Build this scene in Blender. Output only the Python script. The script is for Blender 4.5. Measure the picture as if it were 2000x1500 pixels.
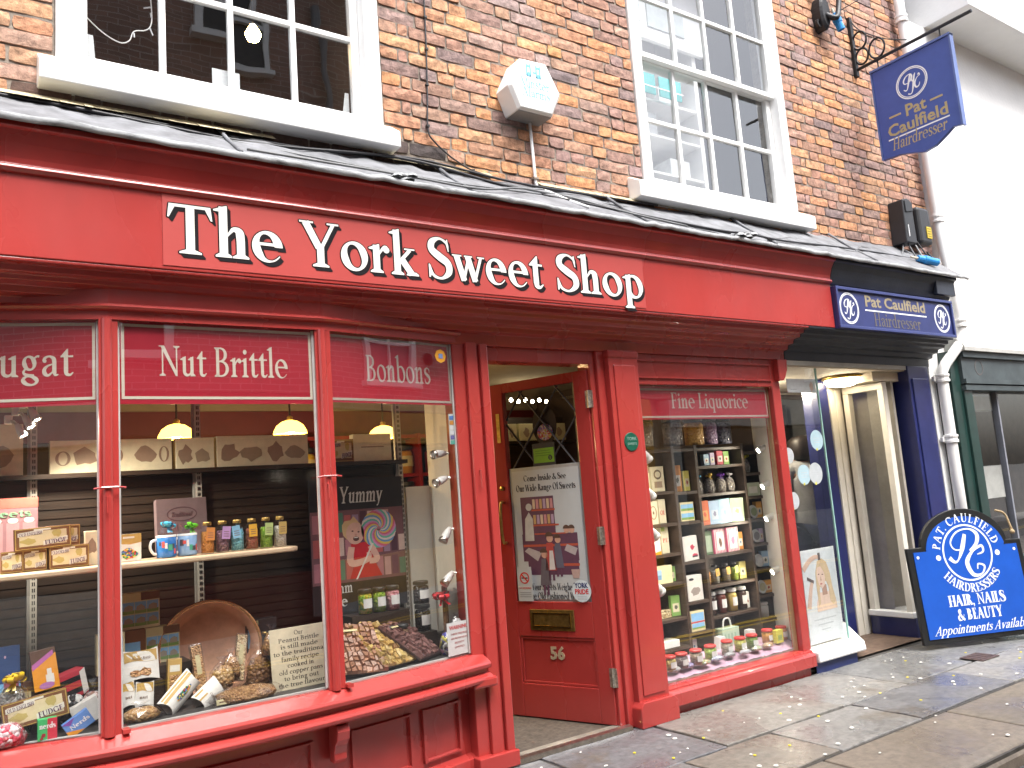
import bpy, math, random
import numpy as np
from mathutils import Vector, Matrix
from mathutils.geometry import delaunay_2d_cdt

for o in list(bpy.data.objects):
    bpy.data.objects.remove(o)
SC = bpy.context.scene
COL = SC.collection
random.seed(7)
rad = math.radians

# ---------------------------------------------------------------- camera
cam_data = bpy.data.cameras.new('camera')
cam_data.lens = 28.8
cam_data.sensor_width = 36.0
cam_data.clip_start = 0.05
cam_data.clip_end = 600.0
cam = bpy.data.objects.new('camera', cam_data)
COL.objects.link(cam)
CAM_R = Vector((0.82619, -0.55841, -0.07477))
CAM_U = Vector((-0.01421, -0.15333, 0.98807))
CAM_F = Vector((0.56321, 0.81528, 0.13461))
CAM_P = Vector((0.0, -3.6, 1.31))
cam.matrix_world = Matrix(((CAM_R.x, CAM_U.x, -CAM_F.x, CAM_P.x),
                           (CAM_R.y, CAM_U.y, -CAM_F.y, CAM_P.y),
                           (CAM_R.z, CAM_U.z, -CAM_F.z, CAM_P.z), (0, 0, 0, 1)))
SC.camera = cam

# ---------------------------------------------------------------- sky (overcast daylight)
SUN_EL, SUN_AZ = rad(60), rad(172)          # azimuth from +Y clockwise: the light comes from over the street
W = bpy.data.worlds.new('World')
SC.world = W
W.use_nodes = True
wn = W.node_tree
bg = wn.nodes['Background']
sky = wn.nodes.new('ShaderNodeTexSky')
sky.sky_type = 'NISHITA'
sky.sun_disc = False
sky.sun_elevation = SUN_EL
sky.sun_rotation = SUN_AZ
sky.dust_density = 5.0
sky.air_density = 1.0
hs = wn.nodes.new('ShaderNodeHueSaturation')
hs.inputs['Saturation'].default_value = 0.46
wn.links.new(sky.outputs[0], hs.inputs['Color'])
wn.links.new(hs.outputs[0], bg.inputs[0])
bg.inputs[1].default_value = 0.15

# ---------------------------------------------------------------- sun behind thin cloud
sd = bpy.data.lights.new('sun', 'SUN')
sd.energy = 1.5
sd.angle = rad(35)
sd.color = (1.0, 0.985, 0.955)
sun = bpy.data.objects.new('sun', sd)
COL.objects.link(sun)
sdir = Vector((math.sin(SUN_AZ) * math.cos(SUN_EL), math.cos(SUN_AZ) * math.cos(SUN_EL), math.sin(SUN_EL)))
sun.location = sdir * 30
sun.rotation_euler = (-sdir).to_track_quat('-Z', 'Y').to_euler()

# ---------------------------------------------------------------- exposure
SC.view_settings.view_transform = 'Standard'
SC.view_settings.look = 'None'
SC.view_settings.gamma = 1.0
SC.view_settings.use_curve_mapping = False
SC.view_settings.exposure = 1.72
SC.render.engine = 'CYCLES'
SC.cycles.use_denoising = True
SC.cycles.max_bounces = 8
SC.cycles.transparent_max_bounces = 16
SC.cycles.sample_clamp_indirect = 6.0
SC.cycles.caustics_reflective = False
SC.cycles.caustics_refractive = False

# ================================================================ materials
MATS = {}


def nodes_of(m):
    m.use_nodes = True
    return m.node_tree, m.node_tree.nodes['Principled BSDF']


def mat(name, col=(.5, .5, .5), rough=.5, metal=0., var=.1, vs=7., bump=0., bs=60., coat=0., emit=None, es=0.,
        rvar=0., stretch=None, trans=0., spec=.5, dirt=None):
    if name in MATS:
        return MATS[name]
    assert len(col) == 3, name
    m = bpy.data.materials.new(name)
    nt, b = nodes_of(m)
    N, L = nt.nodes, nt.links
    b.inputs['Roughness'].default_value = rough
    b.inputs['Metallic'].default_value = metal
    b.inputs['Specular IOR Level'].default_value = spec
    b.inputs['Base Color'].default_value = (*col, 1)
    if coat:
        b.inputs['Coat Weight'].default_value = coat
        b.inputs['Coat Roughness'].default_value = .08
    if trans:
        b.inputs['Transmission Weight'].default_value = trans
    if emit:
        b.inputs['Emission Color'].default_value = (*emit, 1)
        b.inputs['Emission Strength'].default_value = es
    if var or bump or rvar:
        tc = N.new('ShaderNodeTexCoord')
        src = tc.outputs['Object']
        if stretch:
            mp = N.new('ShaderNodeMapping')
            mp.inputs['Scale'].default_value = stretch
            L.new(src, mp.inputs[0])
            src = mp.outputs[0]
    if var:
        nz = N.new('ShaderNodeTexNoise')
        nz.inputs['Scale'].default_value = vs
        nz.inputs['Detail'].default_value = 6
        nz.inputs['Roughness'].default_value = .65
        L.new(src, nz.inputs['Vector'])
        cr = N.new('ShaderNodeValToRGB')
        lo = tuple(max(0, c * (1 - var * 1.6)) for c in col)
        hi = tuple(min(1, c * (1 + var * 1.6)) for c in col)
        cr.color_ramp.elements[0].position = .3
        cr.color_ramp.elements[1].position = .7
        cr.color_ramp.elements[0].color = (*lo, 1)
        cr.color_ramp.elements[1].color = (*hi, 1)
        L.new(nz.outputs['Fac'], cr.inputs[0])
        out = cr.outputs[0]
        if dirt:
            d2 = N.new('ShaderNodeTexNoise')
            d2.inputs['Scale'].default_value = dirt[1]
            d2.inputs['Detail'].default_value = 8
            d2.inputs['Roughness'].default_value = .75
            L.new(src, d2.inputs['Vector'])
            r2 = N.new('ShaderNodeValToRGB')
            r2.color_ramp.elements[0].position = dirt[2]
            r2.color_ramp.elements[1].position = min(1, dirt[2] + .12)
            L.new(d2.outputs['Fac'], r2.inputs[0])
            mx = N.new('ShaderNodeMix')
            mx.data_type = 'RGBA'
            L.new(r2.outputs[0], mx.inputs['Factor'])
            L.new(out, mx.inputs['A'])
            mx.inputs['B'].default_value = (*dirt[0], 1)
            out = mx.outputs['Result']
        L.new(out, b.inputs['Base Color'])
    if rvar:
        n3 = N.new('ShaderNodeTexNoise')
        n3.inputs['Scale'].default_value = vs * .7
        n3.inputs['Detail'].default_value = 4
        L.new(src, n3.inputs['Vector'])
        mr = N.new('ShaderNodeMapRange')
        mr.inputs['From Min'].default_value = .35
        mr.inputs['From Max'].default_value = .65
        mr.inputs['To Min'].default_value = max(.02, rough - rvar)
        mr.inputs['To Max'].default_value = min(1, rough + rvar)
        L.new(n3.outputs['Fac'], mr.inputs[0])
        L.new(mr.outputs[0], b.inputs['Roughness'])
    if bump:
        n2 = N.new('ShaderNodeTexNoise')
        n2.inputs['Scale'].default_value = bs
        n2.inputs['Detail'].default_value = 5
        L.new(src, n2.inputs['Vector'])
        bp = N.new('ShaderNodeBump')
        bp.inputs['Strength'].default_value = bump
        bp.inputs['Distance'].default_value = .01
        L.new(n2.outputs['Fac'], bp.inputs['Height'])
        L.new(bp.outputs[0], b.inputs['Normal'])
    MATS[name] = m
    return m


def glass(name, ior=1.7, tint=(1, 1, 1), rough=0.0, wobble=.0):
    if name in MATS:
        return MATS[name]
    m = bpy.data.materials.new(name)
    m.use_nodes = True
    nt = m.node_tree
    N, L = nt.nodes, nt.links
    N.remove(N['Principled BSDF'])
    # reflectance by angle, the same from either side of the sheet
    f0 = ((ior - 1) / (ior + 1)) ** 2
    ge = N.new('ShaderNodeNewGeometry')
    dt = N.new('ShaderNodeVectorMath')
    dt.operation = 'DOT_PRODUCT'
    L.new(ge.outputs['Incoming'], dt.inputs[0])
    L.new(ge.outputs['Normal'], dt.inputs[1])

    def mth(op, a, b=None, clamp=False):
        q = N.new('ShaderNodeMath')
        q.operation = op
        q.use_clamp = clamp
        for i, x in enumerate((a, b)):
            if x is None:
                continue
            if isinstance(x, (int, float)):
                q.inputs[i].default_value = x
            else:
                L.new(x, q.inputs[i])
        return q.outputs[0]
    om = mth('SUBTRACT', 1.0, mth('ABSOLUTE', dt.outputs['Value']), True)
    fac = mth('ADD', mth('MULTIPLY', mth('POWER', om, 5.0), 1 - f0), f0, True)
    tr = N.new('ShaderNodeBsdfTransparent')
    tr.inputs[0].default_value = (*tint, 1)
    gl = N.new('ShaderNodeBsdfGlossy')
    gl.inputs['Roughness'].default_value = rough
    mx = N.new('ShaderNodeMixShader')
    L.new(fac, mx.inputs[0])
    L.new(tr.outputs[0], mx.inputs[1])
    L.new(gl.outputs[0], mx.inputs[2])
    L.new(mx.outputs[0], N['Material Output'].inputs[0])
    if wobble:
        tc = N.new('ShaderNodeTexCoord')
        nz = N.new('ShaderNodeTexNoise')
        nz.inputs['Scale'].default_value = 3.5
        nz.inputs['Detail'].default_value = 1
        L.new(tc.outputs['Object'], nz.inputs['Vector'])
        bp = N.new('ShaderNodeBump')
        bp.inputs['Strength'].default_value = wobble
        bp.inputs['Distance'].default_value = .02
        L.new(nz.outputs['Fac'], bp.inputs['Height'])
        L.new(bp.outputs[0], gl.inputs['Normal'])
    MATS[name] = m
    return m


def ramp_mat(name, cols, source='object', rough=.85, bump=.6, bs=45, grain=.35, rvar=0., stain=None, coat=0., dirt=None):
    """colour picked per object (or per mesh island), broken up by noise"""
    if name in MATS:
        return MATS[name]
    m = bpy.data.materials.new(name)
    nt, b = nodes_of(m)
    N, L = nt.nodes, nt.links
    if source == 'object':
        oi = N.new('ShaderNodeObjectInfo')
        rnd = oi.outputs['Random']
    else:
        ge = N.new('ShaderNodeNewGeometry')
        rnd = ge.outputs['Random Per Island']
    cr = N.new('ShaderNodeValToRGB')
    el = cr.color_ramp.elements
    el[0].position = 0
    el[0].color = (*cols[0], 1)
    el[1].position = 1
    el[1].color = (*cols[-1], 1)
    for i, c in enumerate(cols[1:-1]):
        e = el.new((i + 1) / (len(cols) - 1))
        e.color = (*c, 1)
    L.new(rnd, cr.inputs[0])
    tc = N.new('ShaderNodeTexCoord')
    ge2 = N.new('ShaderNodeNewGeometry')
    nz = N.new('ShaderNodeTexNoise')
    nz.inputs['Scale'].default_value = 26
    nz.inputs['Detail'].default_value = 8
    nz.inputs['Roughness'].default_value = .7
    L.new(ge2.outputs['Position'], nz.inputs['Vector'])
    mr = N.new('ShaderNodeMapRange')
    mr.inputs['From Min'].default_value = .3
    mr.inputs['From Max'].default_value = .7
    mr.inputs['To Min'].default_value = 1 - grain
    mr.inputs['To Max'].default_value = 1 + grain
    L.new(nz.outputs['Fac'], mr.inputs[0])
    mul = N.new('ShaderNodeMix')
    mul.data_type = 'RGBA'
    mul.blend_type = 'MULTIPLY'
    mul.inputs['Factor'].default_value = 1
    L.new(cr.outputs[0], mul.inputs['A'])
    cc = N.new('ShaderNodeCombineColor')
    for i in range(3):
        L.new(mr.outputs[0], cc.inputs[i])
    L.new(cc.outputs[0], mul.inputs['B'])
    out = mul.outputs['Result']
    if stain:
        n5 = N.new('ShaderNodeTexNoise')
        n5.inputs['Scale'].default_value = stain[1]
        n5.inputs['Detail'].default_value = 7
        n5.inputs['Roughness'].default_value = .7
        L.new(ge2.outputs['Position'], n5.inputs['Vector'])
        r5 = N.new('ShaderNodeValToRGB')
        r5.color_ramp.elements[0].position = stain[2]
        r5.color_ramp.elements[1].position = min(1, stain[2] + .16)
        L.new(n5.outputs['Fac'], r5.inputs[0])
        m5 = N.new('ShaderNodeMix')
        m5.data_type = 'RGBA'
        L.new(r5.outputs[0], m5.inputs['Factor'])
        L.new(out, m5.inputs['A'])
        m5.inputs['B'].default_value = (*stain[0], 1)
        out = m5.outputs['Result']
    L.new(out, b.inputs['Base Color'])
    b.inputs['Roughness'].default_value = rough
    if coat:
        b.inputs['Coat Weight'].default_value = coat
        b.inputs['Coat Roughness'].default_value = .15
    if rvar:
        n3 = N.new('ShaderNodeTexNoise')
        n3.inputs['Scale'].default_value = 2.2
        n3.inputs['Detail'].default_value = 5
        L.new(ge2.outputs['Position'], n3.inputs['Vector'])
        m3 = N.new('ShaderNodeMapRange')
        m3.inputs['From Min'].default_value = .38
        m3.inputs['From Max'].default_value = .62
        m3.inputs['To Min'].default_value = max(.05, rough - rvar)
        m3.inputs['To Max'].default_value = min(1, rough + rvar)
        L.new(n3.outputs['Fac'], m3.inputs[0])
        L.new(m3.outputs[0], b.inputs['Roughness'])
    n2 = N.new('ShaderNodeTexNoise')
    n2.inputs['Scale'].default_value = bs
    n2.inputs['Detail'].default_value = 8
    n2.inputs['Roughness'].default_value = .7
    L.new(ge2.outputs['Position'], n2.inputs['Vector'])
    bp = N.new('ShaderNodeBump')
    bp.inputs['Strength'].default_value = bump
    bp.inputs['Distance'].default_value = .012
    L.new(n2.outputs['Fac'], bp.inputs['Height'])
    L.new(bp.outputs[0], b.inputs['Normal'])
    MATS[name] = m
    return m


def voro_mat(name, cols, scale=60, rough=.4, bump=.8):
    """packed sweets, nuts or crumbs: colour and relief per cell"""
    if name in MATS:
        return MATS[name]
    m = bpy.data.materials.new(name)
    nt, b = nodes_of(m)
    N, L = nt.nodes, nt.links
    tc = N.new('ShaderNodeTexCoord')
    vo = N.new('ShaderNodeTexVoronoi')
    vo.inputs['Scale'].default_value = scale
    L.new(tc.outputs['Object'], vo.inputs['Vector'])
    sp = N.new('ShaderNodeSeparateColor')
    L.new(vo.outputs['Color'], sp.inputs[0])
    cr = N.new('ShaderNodeValToRGB')
    cr.color_ramp.interpolation = 'CONSTANT' if len(cols) > 3 else 'LINEAR'
    el = cr.color_ramp.elements
    el[0].color = (*cols[0], 1)
    el[0].position = 0
    el[1].color = (*cols[-1], 1)
    el[1].position = 1 if len(cols) <= 3 else (len(cols) - 1) / len(cols)
    for i, c in enumerate(cols[1:-1]):
        e = el.new((i + 1) / len(cols))
        e.color = (*c, 1)
    L.new(sp.outputs[0], cr.inputs[0])
    L.new(cr.outputs[0], b.inputs['Base Color'])
    b.inputs['Roughness'].default_value = rough
    bp = N.new('ShaderNodeBump')
    bp.inputs['Strength'].default_value = bump
    bp.inputs['Distance'].default_value = .01
    bp.invert = True
    L.new(vo.outputs['Distance'], bp.inputs['Height'])
    L.new(bp.outputs[0], b.inputs['Normal'])
    MATS[name] = m
    return m


# ================================================================ mesh helpers
WT = {}


class MB:
    def __init__(self):
        self.v, self.f = [], []

    def add(self, v, f):
        n = len(self.v)
        self.v += [tuple(p) for p in v]
        self.f += [tuple(i + n for i in q) for q in f]
        return self

    def box(self, x0, y0, z0, x1, y1, z1):
        v = [(x0, y0, z0), (x1, y0, z0), (x1, y1, z0), (x0, y1, z0), (x0, y0, z1), (x1, y0, z1), (x1, y1, z1), (x0, y1, z1)]
        return self.add(v, [(0, 3, 2, 1), (4, 5, 6, 7), (0, 1, 5, 4), (1, 2, 6, 5), (2, 3, 7, 6), (3, 0, 4, 7)])

    def quad(self, a, b, c, d):
        return self.add([a, b, c, d], [(0, 1, 2, 3)])

    def prism(self, pts, axis, a, b):
        n = len(pts)

        def P(u, w, t):
            return {'x': (t, u, w), 'y': (u, t, w), 'z': (u, w, t)}[axis]
        v = [P(u, w, a) for u, w in pts] + [P(u, w, b) for u, w in pts]
        f = [tuple(range(n - 1, -1, -1)), tuple(range(n, 2 * n))]
        f += [(i, (i + 1) % n, n + (i + 1) % n, n + i) for i in range(n)]
        return self.add(v, f)

    def tube(self, path, r, n=8, cap=True):
        path = [Vector(p) for p in path]
        rs = r if isinstance(r, (list, tuple)) else [r] * len(path)
        prev = None
        v, f = [], []
        for i, p in enumerate(path):
            t = (path[min(i + 1, len(path) - 1)] - path[max(i - 1, 0)]).normalized()
            if prev is None:
                a = Vector((0, 0, 1)) if abs(t.z) < .9 else Vector((1, 0, 0))
                u = t.cross(a).normalized()
            else:
                u = (prev - t * prev.dot(t)).normalized()
            prev = u
            w = t.cross(u)
            for k in range(n):
                an = 2 * math.pi * k / n
                v.append(p + (u * math.cos(an) + w * math.sin(an)) * rs[i])
        for i in range(len(path) - 1):
            for k in range(n):
                f.append((i * n + k, i * n + (k + 1) % n, (i + 1) * n + (k + 1) % n, (i + 1) * n + k))
        if cap:
            f.append(tuple(range(n - 1, -1, -1)))
            f.append(tuple((len(path) - 1) * n + k for k in range(n)))
        return self.add(v, f)

    def lathe(self, prof, c=(0, 0, 0), n=18, M=None, a0=0, a1=2 * math.pi):
        full = abs(a1 - a0 - 2 * math.pi) < 1e-6
        m = n if full else n + 1
        v, f = [], []
        for r, z in prof:
            for k in range(m):
                an = a0 + (a1 - a0) * k / n
                p = Vector((r * math.cos(an), r * math.sin(an), z))
                if M:
                    p = M @ p
                v.append((p.x + c[0], p.y + c[1], p.z + c[2]))
        for i in range(len(prof) - 1):
            for k in range(n):
                k2 = (k + 1) % m if full else k + 1
                f.append((i * m + k, i * m + k2, (i + 1) * m + k2, (i + 1) * m + k))
        return self.add(v, f)

    def sweep(self, prof, path, close_ends=True):
        """prof: (outward, z); path: plan points, outward is to the right of travel (towards -y for +x travel)"""
        n = len(prof)
        v, f = [], []
        for i, p in enumerate(path):
            p = Vector(p)
            ds = []
            if i > 0:
                ds.append((p - Vector(path[i - 1])).normalized())
            if i < len(path) - 1:
                ds.append((Vector(path[i + 1]) - p).normalized())
            nn = [Vector((d.y, -d.x)) for d in ds]
            s = sum(nn, Vector((0, 0)))
            s.normalize()
            k = 1 / max(.3, s.dot(nn[0]))
            for d, z in prof:
                v.append((p.x + s.x * d * k, p.y + s.y * d * k, z))
        for i in range(len(path) - 1):
            for j in range(n - 1):
                f.append((i * n + j, i * n + j + 1, (i + 1) * n + j + 1, (i + 1) * n + j))
        if close_ends:
            f.append(tuple(range(n)))
            f.append(tuple((len(path) - 1) * n + j for j in range(n - 1, -1, -1)))
        return self.add(v, f)

    def xform(self, M):
        self.v = [tuple(M @ Vector(p)) for p in self.v]
        return self

    def mesh(self, name, smooth=False):
        me = bpy.data.meshes.new(name)
        me.from_pydata(self.v, [], self.f)
        me.validate()
        if smooth:
            me.polygons.foreach_set('use_smooth', [True] * len(me.polygons))
        return me

    def build(self, name, m=None, parent=None, bevel=0, smooth=False, world=True, loc=None, rot=None, seg=2):
        return put(name, self.mesh(name, smooth), m, parent, bevel, world, loc, rot, seg, smooth)


def put(name, me, m=None, parent=None, bevel=0, world=True, loc=None, rot=None, seg=2, smooth=False):
    if m is not None and not me.materials:
        me.materials.append(m)
    o = bpy.data.objects.new(name, me)
    COL.objects.link(o)
    if parent is not None:
        o.parent = parent
        if world and parent in WT:
            o.location = -WT[parent]
            WT[o] = Vector((0, 0, 0))
        elif loc is not None:
            o.location = loc
    elif loc is not None:
        o.location = loc
    else:
        WT[o] = Vector((0, 0, 0))
    if rot:
        o.rotation_euler = rot
    if bevel:
        b = o.modifiers.new('bevel', 'BEVEL')
        b.width = bevel
        b.segments = seg
        b.limit_method = 'ANGLE'
        b.angle_limit = rad(40)
        b.harden_normals = False
    if smooth:
        w = o.modifiers.new('weighted', 'WEIGHTED_NORMAL') if bevel else None
    return o


def tag(o, label=None, cat=None, group=None, kind=None):
    if label:
        o['label'] = label
    if cat:
        o['category'] = cat
    if group:
        o['group'] = group
    if kind:
        o['kind'] = kind
    return o


def thing(name, label, cat, loc=(0, 0, 0), rot=None, group=None, kind=None):
    o = bpy.data.objects.new(name, None)
    COL.objects.link(o)
    o.location = loc
    o.empty_display_size = .1
    if rot:
        o.rotation_euler = rot
    else:
        WT[o] = Vector(loc)
    return tag(o, label, cat, group, kind)


def circ(cx, cy, r, n=20, ry=None, a0=0, a1=2 * math.pi):
    ry = r if ry is None else ry
    full = abs(a1 - a0 - 2 * math.pi) < 1e-6
    return [(cx + r * math.cos(a0 + (a1 - a0) * k / n), cy + ry * math.sin(a0 + (a1 - a0) * k / n)) for k in range(n if full else n + 1)]


def rect(x0, y0, x1, y1):
    return [(x0, y0), (x1, y0), (x1, y1), (x0, y1)]


def ringpoly(cx, cy, r, w, n=36, ry=None, a0=0, a1=2 * math.pi):
    ry = r if ry is None else ry
    out = []
    for k in range(n):
        a, b = a0 + (a1 - a0) * k / n, a0 + (a1 - a0) * (k + 1) / n
        out.append([(cx + r * math.cos(a), cy + ry * math.sin(a)), (cx + r * math.cos(b), cy + ry * math.sin(b)),
                    (cx + (r - w) * math.cos(b), cy + (ry - w) * math.sin(b)), (cx + (r - w) * math.cos(a), cy + (ry - w) * math.sin(a))])
    return out
# ================================================================ lettering
def catmull(pts, n=7):
    P = [Vector(p) for p in pts]
    if len(P) < 3:
        return [tuple(p) for p in P]
    out = []
    for i in range(len(P) - 1):
        p0, p1, p2, p3 = P[max(i - 1, 0)], P[i], P[i + 1], P[min(i + 2, len(P) - 1)]
        for k in range(n):
            t = k / n
            out.append(.5 * ((2 * p1) + (p2 - p0) * t + (2 * p0 - 5 * p1 + 4 * p2 - p3) * t * t + (3 * p1 - p0 - 3 * p2 + p3) * t ** 3))
    out.append(P[-1])
    return [tuple(p) for p in out]


def stroke(pts, ws, n=6):
    """pen stroke through pts with a width at each point -> quads"""
    if not isinstance(ws, (list, tuple)):
        ws = [ws] * len(pts)
    q = catmull([(p[0], p[1], w) for p, w in zip(pts, ws)], n)
    L, R = [], []
    for i, p in enumerate(q):
        a, b = q[max(i - 1, 0)], q[min(i + 1, len(q) - 1)]
        d = Vector((b[0] - a[0], b[1] - a[1]))
        d = d.normalized() if d.length else Vector((1, 0))
        nx, ny = -d.y, d.x
        h = max(p[2], .004) / 2
        L.append((p[0] + nx * h, p[1] + ny * h))
        R.append((p[0] - nx * h, p[1] - ny * h))
    return [[L[i], R[i], R[i + 1], L[i + 1]] for i in range(len(q) - 1)]


def glyph(ch, w=.13, t=.05):
    """a serif letter drawn as overlapping polygons; capitals are 1 high, x-height .64"""
    X = .64

    def ring(cx, cy, rx, ry, a0=0., a1=2 * math.pi, st=.35, tp=(0, 0)):
        n = max(6, int(30 * (a1 - a0) / (2 * math.pi)))
        o, i_ = [], []
        for k in range(n + 1):
            f = k / n
            a = a0 + (a1 - a0) * f
            wd = t + (w * 1.08 - t) * abs(math.cos(a - st if a < math.pi else a - st)) ** 1.5
            if tp[0]:
                wd *= min(1, .25 + f / tp[0])
            if tp[1]:
                wd *= min(1, .2 + (1 - f) / tp[1])
            c, s = math.cos(a), math.sin(a)
            nv = Vector((c / rx, s / ry)).normalized()
            o.append((cx + rx * c, cy + ry * s))
            i_.append((cx + rx * c - nv.x * wd, cy + ry * s - nv.y * wd))
        return [[o[k], o[k + 1], i_[k + 1], i_[k]] for k in range(n)]

    def foot(x, y=0., e=.075, ww=None, h=.035, l=True, r=True):
        ww = w if ww is None else ww
        el, er = (e if l else 0), (e if r else 0)
        return [[(x - el, y), (x + ww + er, y), (x + ww + er, y + h), (x + ww, y + h + .05), (x, y + h + .05), (x - el, y + h)]]

    def head(x, y=1., e=.075, ww=None, h=.035, l=True, r=True):
        ww = w if ww is None else ww
        el, er = (e if l else 0), (e if r else 0)
        return [[(x, y - h - .05), (x + ww, y - h - .05), (x + ww + er, y - h), (x + ww + er, y), (x - el, y), (x - el, y - h)]]

    def flag(x, y):
        return [[(x, y - .2), (x + w, y - .2), (x + w, y + .025), (x + w * .8, y + .025), (x - .1, y - .07), (x - .1, y - .1), (x, y - .11)]]

    def stem(x, top, base=0., ft=True, fl=True):
        return [rect(x, base, x + w, top)] + (foot(x, base) if ft else []) + (flag(x, top) if fl else [])

    def bar(x0, y0, x1, y1):
        return [rect(x0, y0, x1, y1)]

    def line(a, b, ww):
        return stroke([a, b], [ww, ww])

    def arch(x1, x2):
        return stroke([(x1 + w * .5, .36), (x1 + w + .05, .535), ((x1 + x2) / 2 + w * .75, .605), (x2 + w * .36, .555), (x2 + w * .5, .36)],
                      [.03, .055, .095, w, w]) + [rect(x2, 0, x2 + w, .38)] + foot(x2)

    g, adv = [], .6
    a = .1
    if ch == 'o':
        g, adv = ring(.34, .32, .31, .34), .68
    elif ch == 'e':
        g, adv = ring(.33, .32, .30, .34, .0, 2 * math.pi - .6, tp=(0, .35)) + bar(.06, .34, .60, .34 + t), .66
    elif ch == 'c':
        g, adv = ring(.33, .32, .30, .34, .75, 2 * math.pi - .65, tp=(0, .35)) + [circ(.50, .51, .07, 12)], .6
    elif ch == 'n':
        g, adv = stem(a, X) + arch(a, .42), .68
    elif ch == 'h':
        g, adv = stem(a, 1.06) + arch(a, .42), .68
    elif ch == 'm':
        g, adv = stem(a, X) + arch(a, .42) + arch(.42, .74), 1.0
    elif ch == 'u':
        g = [rect(a, .16, a + w, X)] + flag(a, X) + stroke([(a + w * .5, .25), (a + w * .6, .1), (.29, .035), (.40, .08), (.45, .2)],
                                                              [w, w * .95, .09, .06, .035]) + stem(.42, X, 0, False) + foot(.42, 0, l=False)
        adv = .68
    elif ch == 'r':
        g = stem(a, X) + stroke([(a + w * .6, .36), (a + w + .05, .53), (.38, .6), (.43, .58)], [.03, .06, .09, .1]) + [circ(.42, .545, .075, 12)]
        adv = .5
    elif ch == 't':
        g = [[(.13, .585), (.02, .585), (.02, .615), (.13 + w - .03, .85), (.13 + w, .85), (.13 + w, .64), (.42, .64), (.42, .585), (.13 + w, .585), (.135 + w, .13), (.128, .13)]]
        g += stroke([(.132 + w * .5, .2), (.13 + w * .62, .07), (.32, .03), (.42, .11)], [w * .985, w * .9, .075, .03])
        adv = .43
    elif ch == 'i':
        g, adv = stem(a, X) + [circ(a + w * .5, .87, .085, 14)], .33
    elif ch == 'j':
        g, adv = stem(a, X, -.1, False) + stroke([(a + w * .5, -.05), (a + .02, -.22), (-.02, -.25)], [w, .09, .05]) + [circ(a + w * .5, .87, .085, 14)], .33
    elif ch == 'l':
        g, adv = stem(a, 1.06), .33
    elif ch == 's':
        g = stroke([(.42, .44), (.40, .57), (.27, .635), (.13, .57), (.12, .45), (.27, .345), (.41, .25), (.42, .12), (.28, .015), (.12, .06), (.07, .2)],
                   [.02, .06, .055, w * .8, w * .95, w * 1.1, w * .95, w * .8, .055, .06, .02])
        adv = .5
    elif ch == 'k':
        g = stem(a, 1.06) + line((a + w * .5, .24), (.50, .605), t + .02) + bar(.36, .605, .62, .64) + line((.27, .40), (.53, .03), w) + foot(.47, 0, ww=w)
        adv = .68
    elif ch in 'wvy':
        if ch == 'w':
            g = stroke([(.12, .62), (.30, .01)], w) + stroke([(.29, .02), (.46, .60)], t + .01) + stroke([(.43, .62), (.61, .01)], w) + stroke([(.60, .02), (.80, .62)], t + .01)
            g += bar(.0, .605, .26, .64) + bar(.33, .605, .56, .64) + bar(.70, .605, .90, .64)
            g += [[(.26, .0), (.33, .0), (.35, .08), (.24, .08)], [(.57, .0), (.64, .0), (.66, .08), (.55, .08)]]
            adv = .9
        else:
            g = stroke([(.12, .62), (.32, .01)], w) + stroke([(.31, .02), (.52, .62)], t + .01) + bar(.0, .605, .27, .64) + bar(.42, .605, .62, .64)
            if ch == 'y':
                g += stroke([(.32, .06), (.24, -.18), (.13, -.24)], [t + .02, .06, .1])
            adv = .62
    elif ch == 'x':
        g = line((.12, .62), (.46, .02), w) + line((.47, .62), (.12, .02), t) + bar(.02, .605, .26, .64) + bar(.37, .605, .58, .64) + bar(.02, 0, .22, .035) + bar(.34, 0, .58, .035)
    elif ch == 'z':
        g, adv = bar(.06, .58, .5, .64) + bar(.06, 0, .5, .06) + line((.44, .6), (.12, .04), w * .9), .55
    elif ch == 'p':
        g, adv = stem(a, X, -.3) + ring(.35, .32, .30, .34, -2.3, 2.3), .7
    elif ch == 'q':
        g, adv = stem(.47, X, -.3, True, False) + ring(.34, .32, .30, .34, .75, 2 * math.pi - .75), .7
    elif ch == 'b':
        g, adv = stem(a, 1.06, 0, False) + ring(.37, .32, .30, .34, -2.3, 2.3), .7
    elif ch == 'd':
        g, adv = stem(.46, 1.06, 0, False) + foot(.46, 0, l=False) + ring(.34, .32, .30, .34, .75, 2 * math.pi - .75), .72
    elif ch == 'g':
        g = ring(.28, .42, .22, .235) + ring(.30, -.12, .27, .17) + stroke([(.16, .24), (.1, .14), (.18, .06), (.42, .03)], [.05, .07, .09, .08]) + stroke([(.42, .56), (.52, .63), (.58, .62)], [.05, .06, .07])
        adv = .62
    elif ch == 'a':
        g = stroke([(.10, .47), (.14, .57), (.28, .62), (.41, .54), (.43, .38)], [.09, .08, .06, w, w]) + [rect(.43 - w * .5, .1, .43 + w * .5, .42)]
        g += stroke([(.42, .39), (.24, .33), (.13, .23), (.13, .10), (.24, .03), (.40, .15)], [.04, .06, w * .8, w, .08, .04]) + stroke([(.43, .14), (.46, .04), (.56, .05)], [w, .08, .03]) + [circ(.13, .48, .06, 10)]
        adv = .6
    elif ch == 'f':
        g = [rect(.12, 0, .12 + w, .82)] + foot(.12) + stroke([(.12 + w * .5, .78), (.2, .97), (.33, 1.05), (.43, 1.0)], [w, w * .9, .07, .09]) + bar(.02, .585, .40, .64)
        adv = .42
    elif ch == 'T':
        g = [rect(.4 - w * .5, 0, .4 + w * .5, 1)] + foot(.4 - w * .5, e=.12) + bar(.03, .94, .77, 1.0)
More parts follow.
